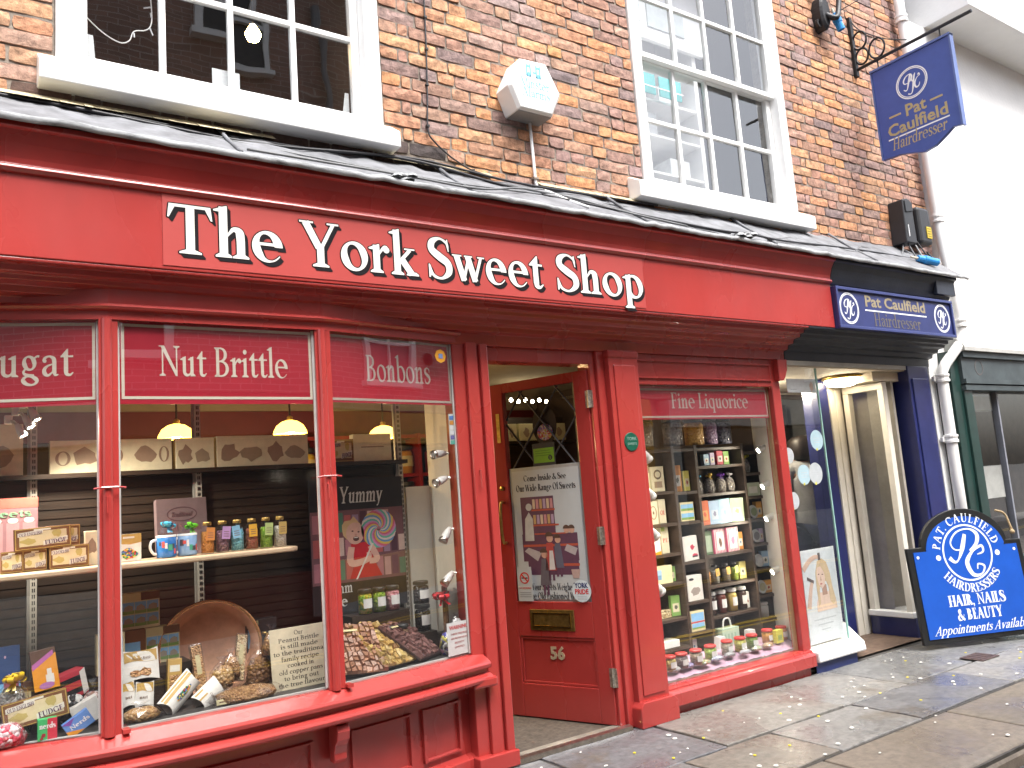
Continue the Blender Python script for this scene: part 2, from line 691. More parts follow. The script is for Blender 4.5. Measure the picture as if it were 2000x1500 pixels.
        g += [[(.0, .72), (.03, .72), (.13, .94), (.05, 1.0), (.03, 1.0)], [(.8, .72), (.77, 1.0), (.75, 1.0), (.67, .94), (.77, .72)]]
        adv = .82
    elif ch == 'Y':
        g = line((.13, .98), (.41, .42), w) + line((.74, .98), (.46, .42), t + .015) + [rect(.44 - w * .5, 0, .44 + w * .5, .48)] + foot(.44 - w * .5, e=.1) + bar(.0, .96, .30, 1.0) + bar(.60, .96, .86, 1.0)
        adv = .86
    elif ch == 'S':
        g = stroke([(.58, .70), (.55, .88), (.36, .985), (.16, .89), (.14, .70), (.34, .54), (.55, .39), (.57, .17), (.37, .015), (.15, .08), (.07, .32)],
                   [.02, .06, .06, w, w * 1.1, w * 1.25, w * 1.15, w, .06, .07, .02])
        g += [[(.545, .98), (.575, .98), (.60, .68), (.575, .68), (.53, .86)], [(.07, .02), (.04, .02), (.04, .34), (.07, .34), (.12, .12)]]
        adv = .68
    elif ch == 'N':
        g = [rect(.14, 0, .14 + t, 1), rect(.72, 0, .72 + t, 1)] + [[(.08, 1), (.24, 1), (.77, .1), (.77, 0), (.70, 0)]] + foot(.14, ww=t, e=.1) + head(.72, ww=t, e=.1) + bar(.02, .965, .2, 1)
        adv = .9
    elif ch == 'B':
        g = [rect(.12, 0, .12 + w, 1)] + foot(.12, r=False) + head(.12, r=False) + ring(.32, .755, .28, .245, -1.57, 1.57, 0) + ring(.34, .275, .33, .275, -1.57, 1.57, 0) + bar(.2, .95, .34, 1) + bar(.2, .5, .36, .55) + bar(.2, 0, .36, .05)
        adv = .74
    elif ch in 'FEL':
        g = [rect(.12, 0, .12 + w, 1)] + foot(.12)
        adv = .62
        if ch in 'FE':
            g += head(.12, r=False) + bar(.2, .95, .56, 1) + [[(.56, 1), (.50, .95), (.545, .76), (.57, .76)]] + bar(.2, .49, .44, .54) + [[(.44, .62), (.47, .62), (.47, .41), (.44, .41)]]
        else:
            g += head(.12)
        if ch in 'EL':
            g += bar(.2, 0, .60, .05) + [[(.60, 0), (.64, .27), (.61, .27), (.53, .05)]]
            adv = .68
    elif ch == 'H':
        g, adv = [rect(.12, 0, .12 + w, 1), rect(.62, 0, .62 + w, 1)] + foot(.12) + head(.12) + foot(.62) + head(.62) + bar(.2, .48, .66, .53), .88
    elif ch == 'A':
        g, adv = line((.41, .98), (.12, .02), t + .01) + line((.42, .98), (.72, .02), w) + bar(.22, .33, .60, .33 + t) + bar(.0, 0, .25, .035) + bar(.56, 0, .86, .035), .86
    elif ch == 'I':
        g, adv = [rect(.12, 0, .12 + w, 1)] + foot(.12) + head(.12), .38
    elif ch == 'D':
        g, adv = [rect(.12, 0, .12 + w, 1)] + foot(.12, r=False) + head(.12, r=False) + ring(.34, .5, .46, .5, -1.57, 1.57, 0) + bar(.2, .95, .36, 1) + bar(.2, 0, .36, .05), .86
    elif ch in 'RP':
        g = [rect(.12, 0, .12 + w, 1)] + foot(.12) + head(.12, r=False) + ring(.34, .745, .29, .255, -1.57, 1.57, 0) + bar(.2, .95, .36, 1) + bar(.2, .49, .36, .54)
        adv = .7
        if ch == 'R':
            g += line((.38, .5), (.68, .03), w) + bar(.58, 0, .82, .035)
            adv = .8
    elif ch == 'C':
        g, adv = ring(.46, .5, .43, .52, .6, 2 * math.pi - .6, tp=(.15, .25)) + [[(.78, .98), (.81, .98), (.83, .66), (.8, .66)]], .86
    elif ch == 'G':
        g, adv = ring(.46, .5, .43, .52, .6, 2 * math.pi - .5) + [[(.78, .98), (.81, .98), (.83, .66), (.8, .66)], rect(.72, .03, .72 + w, .42)] + bar(.6, .4, .93, .44), .92
    elif ch == 'O':
        g, adv = ring(.48, .5, .44, .52), .94
    elif ch == 'U':
        g = [rect(.12, .25, .12 + w, 1), rect(.68, .25, .68 + t, 1)] + head(.12) + head(.68, ww=t) + stroke([(.12 + w * .5, .3), (.16 + w * .5, .1), (.42, .03), (.64, .1), (.68 + t * .5, .3)], [w, w, .09, .06, t])
        adv = .86
    elif ch == 'K':
        g = [rect(.12, 0, .12 + w, 1)] + foot(.12) + head(.12) + line((.2, .4), (.68, .97), t + .01) + line((.34, .55), (.72, .03), w) + bar(.56, .965, .8, 1) + bar(.58, 0, .86, .035)
        adv = .84
    elif ch == 'M':
        g = [rect(.12, 0, .12 + t, 1), rect(.82, 0, .82 + w, 1)] + line((.16, .98), (.5, .04), w) + line((.86, .98), (.51, .04), t) + foot(.12, ww=t) + foot(.82) + bar(.04, .965, .2, 1) + bar(.84, .965, 1.02, 1)
        adv = 1.05
    elif ch in 'WV':
        g = line((.12, .98), (.36, .02), w) + line((.37, .02), (.6, .98), t) + bar(.0, .965, .26, 1) + bar(.5, .965, .72, 1)
        adv = .72
        if ch == 'W':
            g += line((.56, .98), (.8, .02), w) + line((.8, .02), (1.04, .98), t) + bar(.94, .965, 1.14, 1)
            adv = 1.14
    elif ch == '&':
        g = stroke([(.86, .52), (.66, .14), (.4, .02), (.16, .1), (.12, .3), (.3, .5), (.48, .68), (.46, .9), (.34, .97), (.24, .84), (.34, .6), (.56, .28), (.86, .03)],
                   [.05, .05, .07, w, w, .06, .06, w * .7, .06, w * .8, w, w, w])
        adv = .92
    elif ch == ',':
        g, adv = [circ(.12, .07, .08, 12)] + stroke([(.17, .06), (.14, -.1), (.06, -.16)], [.08, .05, .02]), .28
    elif ch in '.':
        g, adv = [circ(.12, .07, .08, 12)], .28
    elif ch == '-':
        g, adv = bar(.05, .3, .35, .36), .4
    elif ch == '5':
        g = bar(.16, .92, .5, 1) + [rect(.14, .5, .22, 1)] + stroke([(.18, .54), (.34, .62), (.53, .5), (.54, .22), (.36, .03), (.12, .08)], [.05, .08, w, w, .08, .07])
    elif ch == '6':
        g = stroke([(.5, .9), (.3, .97), (.13, .7), (.12, .4)], [.08, .07, w, w]) + ring(.33, .32, .26, .33)
    elif ch == ' ':
        g, adv = [], .3
    else:
        g, adv = [rect(.1, 0, .1 + w, .64)], .35
    return g, adv


_GT = {}


def poly_area(p):
    return .5 * sum(p[i][0] * p[(i + 1) % len(p)][1] - p[(i + 1) % len(p)][0] * p[i][1] for i in range(len(p)))


def covered(polys, gx, gy):
    """which of the sample points lie inside any of the polygons"""
    out = np.zeros(gx.shape, bool)
    for p in polys:
        ins = np.zeros(gx.shape, bool)
        for i in range(len(p)):
            (x0, y0), (x1, y1) = p[i], p[(i + 1) % len(p)]
            if y0 == y1:
                continue
            c = (y0 > gy) != (y1 > gy)
            ins ^= c & (gx < (x1 - x0) * (gy - y0) / (y1 - y0) + x0)
        out |= ins
    return out


def union(polys):
    """merge overlapping polygons into one set of triangles; left as they are where that fails"""
    xs = [a for p in polys for a, _ in p]
    ys = [b for p in polys for _, b in p]
    ext = max(max(xs) - min(xs), max(ys) - min(ys)) + 1e-9
    gx, gy = np.meshgrid(np.linspace(min(xs), max(xs), 47), np.linspace(min(ys), max(ys), 47))
    want = covered(polys, gx, gy)
    for tr in range(6):
        rj = random.Random(tr + 1)
        vs, fs = [], []
        for p in polys:
            ar = poly_area(p)
            if abs(ar) < 1e-10:
                continue
            q = p if ar > 0 else p[::-1]
            fs.append(list(range(len(vs), len(vs) + len(q))))
            e = ext * 2e-4
            vs += [Vector((a + rj.uniform(-e, e), b + rj.uniform(-e, e))) for a, b in q]
        V, E, F, ov, oe, of = delaunay_2d_cdt(vs, [], fs, 0, 1e-7)
        T = [[(V[i].x, V[i].y) for i in f] for f, o in zip(F, of) if o]
        if (covered(T, gx, gy) != want).sum() <= 10:
            return T
    return polys


def glyph_tris(ch, w, t):
    k = (ch, round(w, 3), round(t, 3))
    if k not in _GT:
        g, adv = glyph(ch, w, t)
        _GT[k] = (union(g) if g else [], adv)
    return _GT[k]


def text_polys(s, size=1., w=.13, t=.05, width=None, track=.0, slant=0., align='l'):
    out, x = [], 0.
    for ch in s:
        g, adv = glyph_tris(ch, w, t)
        out += [[(px + x + slant * py, py) for px, py in p] for p in g]
        x += adv + track
    xs = [px for p in out for px, _ in p]
    x0, x1 = min(xs), max(xs)
    sx = size if width is None else width / (x1 - x0)
    off = {'l': 0, 'c': -(x1 - x0) / 2, 'r': -(x1 - x0)}[align]
    return [[((px - x0 + off) * sx, py * size) for px, py in p] for p in out]


def sheet(polys, depth=.0008, merge=False):
    """flat polygons -> thin raised sheet in local XZ, facing -Y (front at y=-depth)"""
    if merge:
        polys = union(polys)
    V, F, ix = [], [], {}
    for p in polys:
        q = p if poly_area(p) > 0 else p[::-1]
        f = []
        for a, b in q:
            k = (round(a * 1e6), round(b * 1e6))
            if k not in ix:
                ix[k] = len(V)
                V.append((a, b))
            f.append(ix[k])
        if len(set(f)) == len(f):
            F.append(tuple(f))
    # pieces that are not joined lie a hair apart in depth, never in one plane
    isl = list(range(len(V)))

    def root(i):
        while isl[i] != i:
            isl[i] = isl[isl[i]]
            i = isl[i]
        return i
    for f in F:
        for i in f[1:]:
            isl[root(i)] = root(f[0])
    rk = {r: k for k, r in enumerate(sorted({root(i) for i in range(len(V))}))}
    m = MB()
    n = len(V)
    v3 = [(x, -depth - 1.6e-5 * (rk[root(i)] % 24), z) for i, (x, z) in enumerate(V)] + [(x, 0, z) for x, z in V]
    cnt = {}
    for f in F:
        for i in range(len(f)):
            e = (f[i], f[(i + 1) % len(f)])
            cnt.setdefault(tuple(sorted(e)), []).append(e)
    faces = list(F)
    for k, es in cnt.items():
        if len(es) == 1:
            a, b = es[0]
            faces.append((b, a, a + n, b + n))
    return m.add(v3, faces)


def sheet_obj(name, polys, m, parent=None, depth=.0008, M=None, merge=False, world=True):
    s = sheet(polys, depth, merge)
    if M is not None:
        s.xform(M)
    return s.build(name, m, parent, world=world)


def sans(s, size, extra=.0, align='CENTER', shear=0., spacing=1.):
    """polygons of plain sans lettering from Blender's own font"""
    cu = bpy.data.curves.new('t', 'FONT')
    cu.body = s
    cu.size = size
    cu.align_x = align
    cu.offset = extra
    cu.shear = shear
    cu.space_character = spacing
    cu.resolution_u = 2
    o = bpy.data.objects.new('t', cu)
    COL.objects.link(o)
    dg = bpy.context.evaluated_depsgraph_get()
    me = bpy.data.meshes.new_from_object(o.evaluated_get(dg))
    out = [[(me.vertices[i].co.x, me.vertices[i].co.y) for i in p.vertices] for p in me.polygons]
    bpy.data.objects.remove(o)
    bpy.data.curves.remove(cu)
    bpy.data.meshes.remove(me)
    return out


def sans_sheet(name, s, size, m, parent, x=0, z=0, y=0, extra=0., align='CENTER', shear=0., world=False, width=None, M=None, depth=.0008, spacing=1.):
    ps = sans(s, size, extra, align, shear, spacing)
    if width:
        xs = [a for p in ps for a, b in p]
        k = width / (max(xs) - min(xs))
        ps = [[(a * k, b) for a, b in p] for p in ps]
    ps = [[(a + x, b + z) for a, b in p] for p in ps]
    sh = sheet(ps, depth, merge=False)
    sh.xform(Matrix.Translation((0, y, 0)))
    if M is not None:
        sh.xform(M)
    return sh.build(name, m, parent, world=world)


def shift(polys, dx, dy, s=1., sy=None):
    sy = s if sy is None else sy
    return [[(a * s + dx, b * sy + dy) for a, b in p] for p in polys]


def layered(polys, offs, depth):
    """copies of a shape side by side, each a hair lower than the last, as one painted mass"""
    m = MB()
    for k, (dx, dy) in enumerate(offs):
        q = sheet(shift(polys, dx, dy), depth - .00006 * k)
        m.add(q.v, q.f)
    return m


def monogram_pjc(r):
    """interlaced script letters inside a disc of radius r"""
    s = []
    s += stroke([(-.62, -.30), (-.50, -.42), (-.36, -.36), (-.22, .05), (-.05, .62)], [.05, .09, .06, .13, .10])
    s += stroke([(-.30, .06), (-.52, .10), (-.56, .32), (-.36, .58), (-.04, .66), (.06, .46), (-.06, .18), (-.22, .10)], [.05, .07, .10, .08, .06, .13, .09, .04])
    s += stroke([(-.34, -.72), (-.20, -.80), (-.04, -.70), (.10, -.2), (.22, .34), (.32, .58)], [.10, .07, .07, .13, .12, .05])
    s += stroke([(.02, .30), (.05, .10), (.12, .02)], [.10, .08, .04])
    s += stroke([(.50, .34), (.58, .44), (.62, .30), (.50, .24), (.34, .10), (.20, -.22), (.28, -.48), (.48, -.44), (.58, -.22)], [.05, .08, .08, .04, .06, .13, .11, .07, .03])
    return [[(a * r, b * r) for a, b in p] for p in union(s)]
# ================================================================ shared materials
RED = mat('red_gloss_paint', (.39, .042, .037), rough=.28, var=.06, vs=3, bump=.10, bs=16, coat=.5, rvar=.08, stretch=(1, 1, .5))
RED2 = mat('red_panel_paint_glare', (.42, .056, .048), rough=.42, var=.04, vs=3, bump=.04, bs=30)  # sign panel paint, its red lightened to carry the glare on the fascia
REDSIGN = mat('crimson_vinyl', (.40, .016, .035), rough=.35, var=.04)
WHITE = mat('white_gloss_paint', (.82, .82, .81), rough=.35, var=.03, vs=4, bump=.06, bs=18, dirt=((.45, .43, .40), 9, .70))
WHITER = mat('white_render', (.80, .80, .79), rough=.85, var=.03, vs=2, bump=.25, bs=30)
LETTER = mat('ivory_lettering', (.80, .79, .74), rough=.4, var=.0)
LETTERDIM = mat('cream_lettering', (.66, .60, .50), rough=.5, var=.0)
BLACK = mat('black_plastic', (.015, .015, .017), rough=.4, var=.1)
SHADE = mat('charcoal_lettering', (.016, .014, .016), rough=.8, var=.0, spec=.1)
IRON = mat('black_wrought_iron', (.02, .02, .022), rough=.5, metal=.3, var=.2, bump=.2)
LEAD = mat('weathered_lead', (.15, .154, .165), rough=.85, metal=.0, var=.25, vs=9, bump=.2, bs=14, dirt=((.20, .20, .205), 3, .58))
LEADW = mat('white_streaked_lead', (.33, .34, .35), rough=.85, metal=.0, var=.3, vs=18, bump=.6, bs=22, dirt=((.10, .10, .105), 14, .54), stretch=(.35, 1, 1))
NAVY = mat('navy_gloss_paint', (.018, .024, .11), rough=.32, var=.12, coat=.3)
NAVYD = mat('dark_slate_blue_paint', (.030, .036, .052), rough=.42, var=.15, bump=.08)
SIGNBLUE = mat('royal_blue_sign', (.05, .09, .33), rough=.4, var=.06)
BOARDBLUE = mat('bright_blue_board', (.012, .085, .45), rough=.35, var=.05)
CREAM = mat('cream_paint', (.62, .50, .34), rough=.5, var=.08)
GREEN = mat('dark_green_paint', (.014, .040, .035), rough=.3, var=.15, coat=.3)
GREYGREEN = mat('slate_green_fascia', (.055, .07, .075), rough=.45, var=.2, vs=5)
DARKWOOD = mat('dark_stained_wood', (.028, .016, .010), rough=.5, var=.35, vs=5, stretch=(.2, 1, 4), bump=.1)
UNITWOOD = mat('brown_shelf_wood', (.055, .035, .024), rough=.5, var=.25, vs=8, stretch=(.3, 1, 3))
SHELFWOOD = mat('pale_pine_shelf', (.60, .44, .29), rough=.45, var=.12, vs=9, stretch=(.2, 1, 2))
PLASTER = mat('interior_cream_plaster', (.34, .29, .21), rough=.9, var=.05)
REDSHELF = mat('red_shelving', (.30, .015, .012), rough=.4, var=.1)
BRASS = mat('aged_brass', (.42, .28, .09), rough=.35, metal=.9, var=.25, vs=30)
CHROME = mat('bright_steel', (.62, .60, .56), rough=.3, metal=1., var=.15, vs=40)
GLASS = glass('window_glass', 2.4, (.97, .98, .97), wobble=.02)
OLDGLASS = glass('old_wavy_glass', 2.5, (.96, .97, .97), wobble=.07)
JARGLASS = glass('jar_glass', 1.35)
CELLO = glass('cellophane', 1.75, (.96, .96, .97), rough=.12, wobble=.8)
MORTAR = mat('lime_mortar', (.23, .195, .16), rough=.95, var=.3, vs=12, bump=.5, bs=60, dirt=((.12, .105, .10), 4, .52))
BRICKCOLS = [(.54, .27, .125), (.50, .235, .11), (.30, .185, .15), (.56, .305, .15), (.24, .17, .16), (.52, .255, .12), (.40, .20, .125), (.19, .145, .145), (.51, .245, .115),
             (.25, .185, .18), (.54, .295, .145), (.37, .22, .175), (.48, .24, .12), (.33, .24, .22)]
BRICK = ramp_mat('old_york_brick', BRICKCOLS, 'object', rough=.9, bump=.7, bs=48, grain=.55, stain=((.20, .145, .12), 3.4, .62))
BRICKF = ramp_mat('old_york_brick_far', [(.38, .20, .14), (.31, .19, .16), (.50, .24, .12), (.28, .185, .165), (.54, .28, .12), (.34, .19, .15), (.28, .19, .18), (.46, .22, .12)],
                  'island', rough=.9, bump=.55, bs=55, grain=.4, stain=((.20, .15, .135), 2.4, .60))

# ================================================================ ground, road, pavement
g = MB()
g.quad((-200, -200, -.16), (200, -200, -.16), (200, 200, -.16), (-200, 200, -.16))
tag(g.build('ground', mat('ground_dark', (.10, .095, .09), .9)), kind='structure')
road = MB().box(-60, -5.2, -.155, 60, -1.56, -.10).build('road', mat('asphalt', (.05, .05, .052), .55, var=.3, vs=30, bump=.6, bs=120, rvar=.2))
tag(road, kind='structure')
YEL = mat('yellow_road_paint', (.62, .42, .04), .6, var=.2, vs=30)
for k, yy in enumerate((-4.62, -4.78, -1.82, -1.98)):
    MB().box(-60, yy - .04, -.0995, 60, yy + .04, -.096).build('painted_line', YEL, road)
MB().box(-60, -6.2, -.155, 60, -5.2, .0).build('far_pavement', mat('far_flags', (.32, .31, .29), .8)).__setitem__('kind', 'structure')

pav = MB().box(-60, -1.04, -.15, 60, 3.2, -.012).build('pavement', mat('joint_grit', (.055, .05, .045), .9, var=.3, vs=20))
tag(pav, kind='structure')
FLAG = ramp_mat('worn_wet_flagstone', [(.165, .165, .163), (.11, .11, .118), (.205, .20, .19), (.14, .12, .095), (.16, .16, .157), (.118, .12, .13), (.185, .18, .172), (.15, .13, .105)],
                'object', rough=.36, rvar=.24, bump=.30, bs=16, grain=.40, stain=((.095, .07, .042), 1.3, .56))
rows = [(-.60, -.012), (-1.035, -.608)]
rnd = random.Random(4)
for ri, (ya, yb) in enumerate(rows):
    x = -1.2 + ri * .37
    while x < 9.5:
        ln = rnd.uniform(.62, 1.05)
        d = rnd.uniform(-.03, .03)
        m = MB()
        z = rnd.uniform(-.006, .003)
        n = 4
        for i in range(n + 1):
            for j in range(n + 1):
                u, v = i / n, j / n
                ex = (rnd.uniform(-.006, .006) if i in (0, n) else 0)
                ey = (rnd.uniform(-.006, .006) if j in (0, n) else 0)
                m.v.append((x + .006 + u * (ln - .012) + ex, ya + .004 + v * (yb - ya - .008) + ey, z + rnd.uniform(-.0025, .0025)))
        for i in range(n):
            for j in range(n):
                a = i * (n + 1) + j
                m.f.append((a, a + n + 1, a + n + 2, a + 1))
        edge = [i * (n + 1) for i in range(n + 1)] + [n * (n + 1) + j for j in range(1, n + 1)] + [i * (n + 1) + n for i in range(n - 1, -1, -1)] + [j for j in range(n - 1, 0, -1)]
        b0 = len(m.v)
        for e in edge:
            p = m.v[e]
            m.v.append((p[0], p[1], -.02))
        for k in range(len(edge)):
            k2 = (k + 1) % len(edge)
            m.f.append((edge[k], b0 + k, b0 + k2, edge[k2]))
        m.build('flagstone', FLAG, pav, bevel=.006, smooth=True)
        x += ln
KERB = ramp_mat('brown_kerbstone', [(.15, .125, .095), (.125, .11, .09), (.17, .14, .11)], 'object', rough=.45, rvar=.2, bump=.45, bs=22, grain=.3, stain=((.13, .10, .08), 2.4, .6))
kerb = MB().box(-60, -1.54, -.152, 60, -1.05, -.03).build('kerb', mat('joint_grit', ()), None)
tag(kerb, kind='structure')
x = -1.0
while x < 9:
    ln = rnd.uniform(.85, 1.3)
    MB().prism([(-1.555, -.12), (-1.55, -.06), (-1.52, -.02), (-1.46, -.008), (-1.05, -.005), (-1.044, -.12)], 'x', x + .006, x + ln - .006).build('kerb_stone', KERB, kerb, bevel=.008)
    x += ln
GUM = mat('trodden_gum', (.62, .61, .57), .8, var=.15)
gm = MB()
rnd = random.Random(11)
for k in range(95):
    gx, gy = rnd.uniform(2.2, 6.6), rnd.uniform(-1.5, -.12)
    r = rnd.uniform(.006, .015)
    gm.lathe([(.0, .0058), (r * .8, .0052), (r, .002)], (gx, gy, -.004 if gy < -1.04 else 0), 9, Matrix.Diagonal((1, rnd.uniform(.6, 1), 1, 1)))
tag(gm.build('trodden_gum', GUM, pav), kind='stuff')
gm = MB()
for k in range(16):
    gx, gy = rnd.uniform(2.4, 6.4), rnd.uniform(-1.0, -.1)
    gm.lathe([(0, .006), (.007, .005), (.008, .002)], (gx, gy, 0), 7)
tag(gm.build('yellow_confetti', mat('yellow_paper', (.7, .6, .02), .7), pav), kind='stuff')
iron_cover = MB().box(5.62, -.66, .0, 5.84, -.50, .006).build('inspection_cover', mat('rusty_cover', (.06, .035, .03), .6, var=.3, vs=40), None, bevel=.003)
tag(iron_cover, 'small rusty rectangular iron cover set in the pavement before the blue board', 'drain cover')
for k in range(4):
    MB().box(5.64 + k * .05, -.64, .006, 5.665 + k * .05, -.52, .0085).build('rib', MATS['rusty_cover'], iron_cover)

# ================================================================ buildings across the street (they show in the glass)
opp = thing('opposite_building', 'dark brick terrace across the street mirrored in the shop glass', 'building', (3, -6.3, 0))
OB = bpy.data.materials.new('dark_brick_terrace')
nt, b = nodes_of(OB)
tc = nt.nodes.new('ShaderNodeTexCoord')
mp = nt.nodes.new('ShaderNodeMapping')
mp.inputs['Rotation'].default_value = (rad(90), 0, 0)
bt = nt.nodes.new('ShaderNodeTexBrick')
bt.inputs['Color1'].default_value = (.34, .19, .15, 1)
bt.inputs['Color2'].default_value = (.24, .145, .12, 1)
bt.inputs['Mortar'].default_value = (.44, .38, .34, 1)
bt.inputs['Scale'].default_value = 1
bt.inputs['Brick Width'].default_value = .235
bt.inputs['Row Height'].default_value = .075
bt.inputs['Mortar Size'].default_value = .006
nt.links.new(tc.outputs['Object'], mp.inputs[0])
nt.links.new(mp.outputs[0], bt.inputs['Vector'])
nt.links.new(bt.outputs[0], b.inputs['Base Color'])
b.inputs['Roughness'].default_value = .9
for k, (xa, xb, zt) in enumerate(((-14, .8, 6.2), (.8, 5.0, 9.0), (5.0, 9.6, 6.0), (9.6, 20, 6.4))):  # outer wall heights set to hold frontal sky light off the shopfront
    MB().box(xa, -9, 2.75, xb, -6.3 - .02 * (k % 2), zt).build('wall', OB, opp)
    MB().prism([(-6.1, zt - .05), (-6.1, zt + .1), (-9, zt + 1.0), (-9, zt - .05)], 'x', xa, xb).build('roof', mat('dark_slates', (.06, .06, .07), .7), opp)
MB().box(-14, -9, -.1, 20, -6.5, 2.75).build('ground_floor_wall', mat('pale_front', (.35, .31, .26), .5), opp)
for k, (xa, xb, c) in enumerate([(-13, -6, (.5, .48, .42)), (-5.5, .6, (.55, .52, .45)), (1.1, 5.2, (.16, .04, .04)), (5.7, 9.6, (.60, .34, .05)), (10, 15, (.45, .45, .42)), (15.4, 19.6, (.3, .05, .03))]):
    fm = mat('opposite_front_%d' % k, c, .4)
    MB().box(xa, -6.5, 2.25, xb, -6.22, 2.72).build('shop_fascia', fm, opp)
    MB().box(xa, -6.5, -.1, xa + .25, -6.26, 2.25).build('shop_pilaster', fm, opp)
    MB().box(xb - .25, -6.5, -.1, xb, -6.26, 2.25).build('shop_pilaster', fm, opp)
    MB().box(xa + .25, -6.5, -.1, xb - .25, -6.3, .6).build('shop_stallriser', fm, opp)
    MB().box(xa + .3, -6.45, .6, xb - .3, -6.36, 2.2).build('shop_glass', mat('opposite_glass', (.03, .035, .04), .08, var=0), opp)
for wx, wz in [(2.93, 7.30), (1.3, 5.2), (2.93, 5.2), (4.5, 5.2), (4.75, 3.2), (1.4, 3.2), (-2, 3.2), (-5, 3.2), (8.0, 3.2), (11.3, 3.2), (14.5, 3.2)]:
    hw, hh = .55, 1.25
    wf = MB()
    wf.box(wx - hw, -6.36, wz, wx - hw + .1, -6.24, wz + hh).box(wx + hw - .1, -6.36, wz, wx + hw, -6.24, wz + hh)
    wf.box(wx - hw, -6.35, wz + hh - .1, wx + hw, -6.245, wz + hh).box(wx - hw - .06, -6.36, wz - .09, wx + hw + .06, -6.18, wz)
    wf.box(wx - .02, -6.33, wz, wx + .02, -6.26, wz + hh).box(wx - hw, -6.33, wz + hh * .5 - .025, wx + hw, -6.258, wz + hh * .5 + .025)
    wo = wf.build('window', WHITE, opp)
    MB().box(wx - hw + .05, -6.34, wz, wx + hw - .05, -6.296, wz + hh - .05).build('pane', MATS['opposite_glass'], wo)
MB().tube([(4.25, -6.22, 8.5), (4.25, -6.22, 2.8)], .05, 10).build('drainpipe', mat('grey_pipe', (.16, .17, .19), .5), opp)
sans_sheet('lettering', 'ROBERT SMART', .17, mat('pale_sign_letters', (.6, .58, .52), .5), opp, world=False, M=Matrix.Translation((-.75, .07, 2.42)) @ Matrix.Rotation(math.pi, 4, 'Z'))

# ================================================================ brick building, upper floor
bld = thing('brick_building', 'old orange and purple brick upper floor with two white sash windows', 'building', (3, .1, 3))
X0, X1 = -1.0, 7.14
ZT = 5.75
WIN = [(.33, 1.83, 3.26, 5.15), (3.675, 5.255, 3.26, 5.15)]
mo = MB()
YB, YM = .05, .0555
xs = [X0, .33, 1.83, 3.675, 5.255, X1]
for i in range(5):
    if i in (1, 3):
        mo.box(xs[i], YM, 2.6, xs[i + 1], .30, 3.20).box(xs[i], YM, 5.15, xs[i + 1], .30, ZT)
    else:
        mo.box(xs[i], YM, 2.6, xs[i + 1], .30, ZT)
wall = mo.build('wall', MORTAR, bld)
rb = random.Random(21)
CH = .0745


def brick_mesh(L, kind):
    m = MB()
    nx = 5 if L > .16 else 3
    nz = 3
    H = CH - .011
    for i in range(nx):
        for j in range(nz):
            u, w = i / (nx - 1), j / (nz - 1)
            edge = i in (0, nx - 1) or j in (0, nz - 1)
            corner = i in (0, nx - 1) and j in (0, nz - 1)
            dx = rb.uniform(-.0022, .0022) + (.003 if corner and i == 0 else -.003 if corner else 0)
            dz = rb.uniform(-.002, .002) + (.003 if corner and j == 0 else -.003 if corner else 0)
            dy = -.003 + rb.uniform(-.003, .003) + (.003 if edge else 0)
            m.v.append((u * L + dx, dy, w * H + dz))
    for i in range(nx - 1):
        for j in range(nz - 1):
            a = i * nz + j
            m.f.append((a, a + nz, a + nz + 1, a + 1))
    loop = [i * nz for i in range(nx)] + [(nx - 1) * nz + j for j in range(1, nz)] + [i * nz + nz - 1 for i in range(nx - 2, -1, -1)] + [j for j in range(nz - 2, 0, -1)]
    b0 = len(m.v)
    for e in loop:
        p = m.v[e]
        m.v.append((p[0], .03, p[2]))
    for k in range(len(loop)):
        k2 = (k + 1) % len(loop)
        m.f.append((loop[k], b0 + k, b0 + k2, loop[k2]))
    return m


BLEN = {'s': .236, 'h': .114, 'q': .062}
VAR = {k: [brick_mesh(BLEN[k] - .012, k) for _ in range(7 if k != 'q' else 3)] for k in BLEN}
MESHV = {k: [v.mesh('brick', False) for v in VAR[k]] for k in VAR}
for k in MESHV:
    for me in MESHV[k]:
        me.materials.append(BRICK)
places = []
row = 0
z = 2.98
while z < ZT - .02:
    segs = [(X0, .33), (1.83, 3.675), (5.255, X1)] if z > 3.19 and z < 5.13 else [(X0, X1)]
    for sa, sb in segs:
        x = sa + .004
        k = row % 2
        first = True
        while x < sb - .045:
            kind = ('s' if (k % 2 == 0) else 'h')
            if first and row % 2 and sa != X0:
                seq = ['h', 'q']
            else:
                seq = [kind if rb.random() > .13 else ('h' if kind == 's' else 's')]
            first = False
            for kd in seq:
                L = BLEN[kd] * rb.uniform(.94, 1.06)
                if x + L > sb - .05:
                    L = sb - .002 - x
                if L < .03:
                    x = sb
                    break
                kd2 = 's' if L > .16 else 'h' if L > .08 else 'q'
                places.append((x, z + rb.uniform(-.003, .003) + .004 * math.sin(x * 1.9 + z), L, kd2))
                x += L
            k += 1
    z += CH
    row += 1


def seen(x, z):
    d = Vector((x, YB, z)) - CAM_P
    f = d.dot(CAM_F)
    return f > 0 and abs(d.dot(CAM_R) / f) < .64 and abs(d.dot(CAM_U) / f) < .49


vis = sorted([p for p in places if seen(p[0] + p[2] / 2, p[1] + .03) and p[1] > 3.03], key=lambda p: -p[2] / ((p[0] ** 2) + 13) ** .75)[:300]
vs_ = set(vis)
far = MB()
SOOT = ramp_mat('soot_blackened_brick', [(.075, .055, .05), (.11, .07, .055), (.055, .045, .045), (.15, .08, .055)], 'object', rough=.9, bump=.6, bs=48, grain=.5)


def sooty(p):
    return p[1] < 3.14 + .02 * math.sin(p[0] * 7) and (.15 < p[0] < 2.0 or 3.35 < p[0] < 5.4)


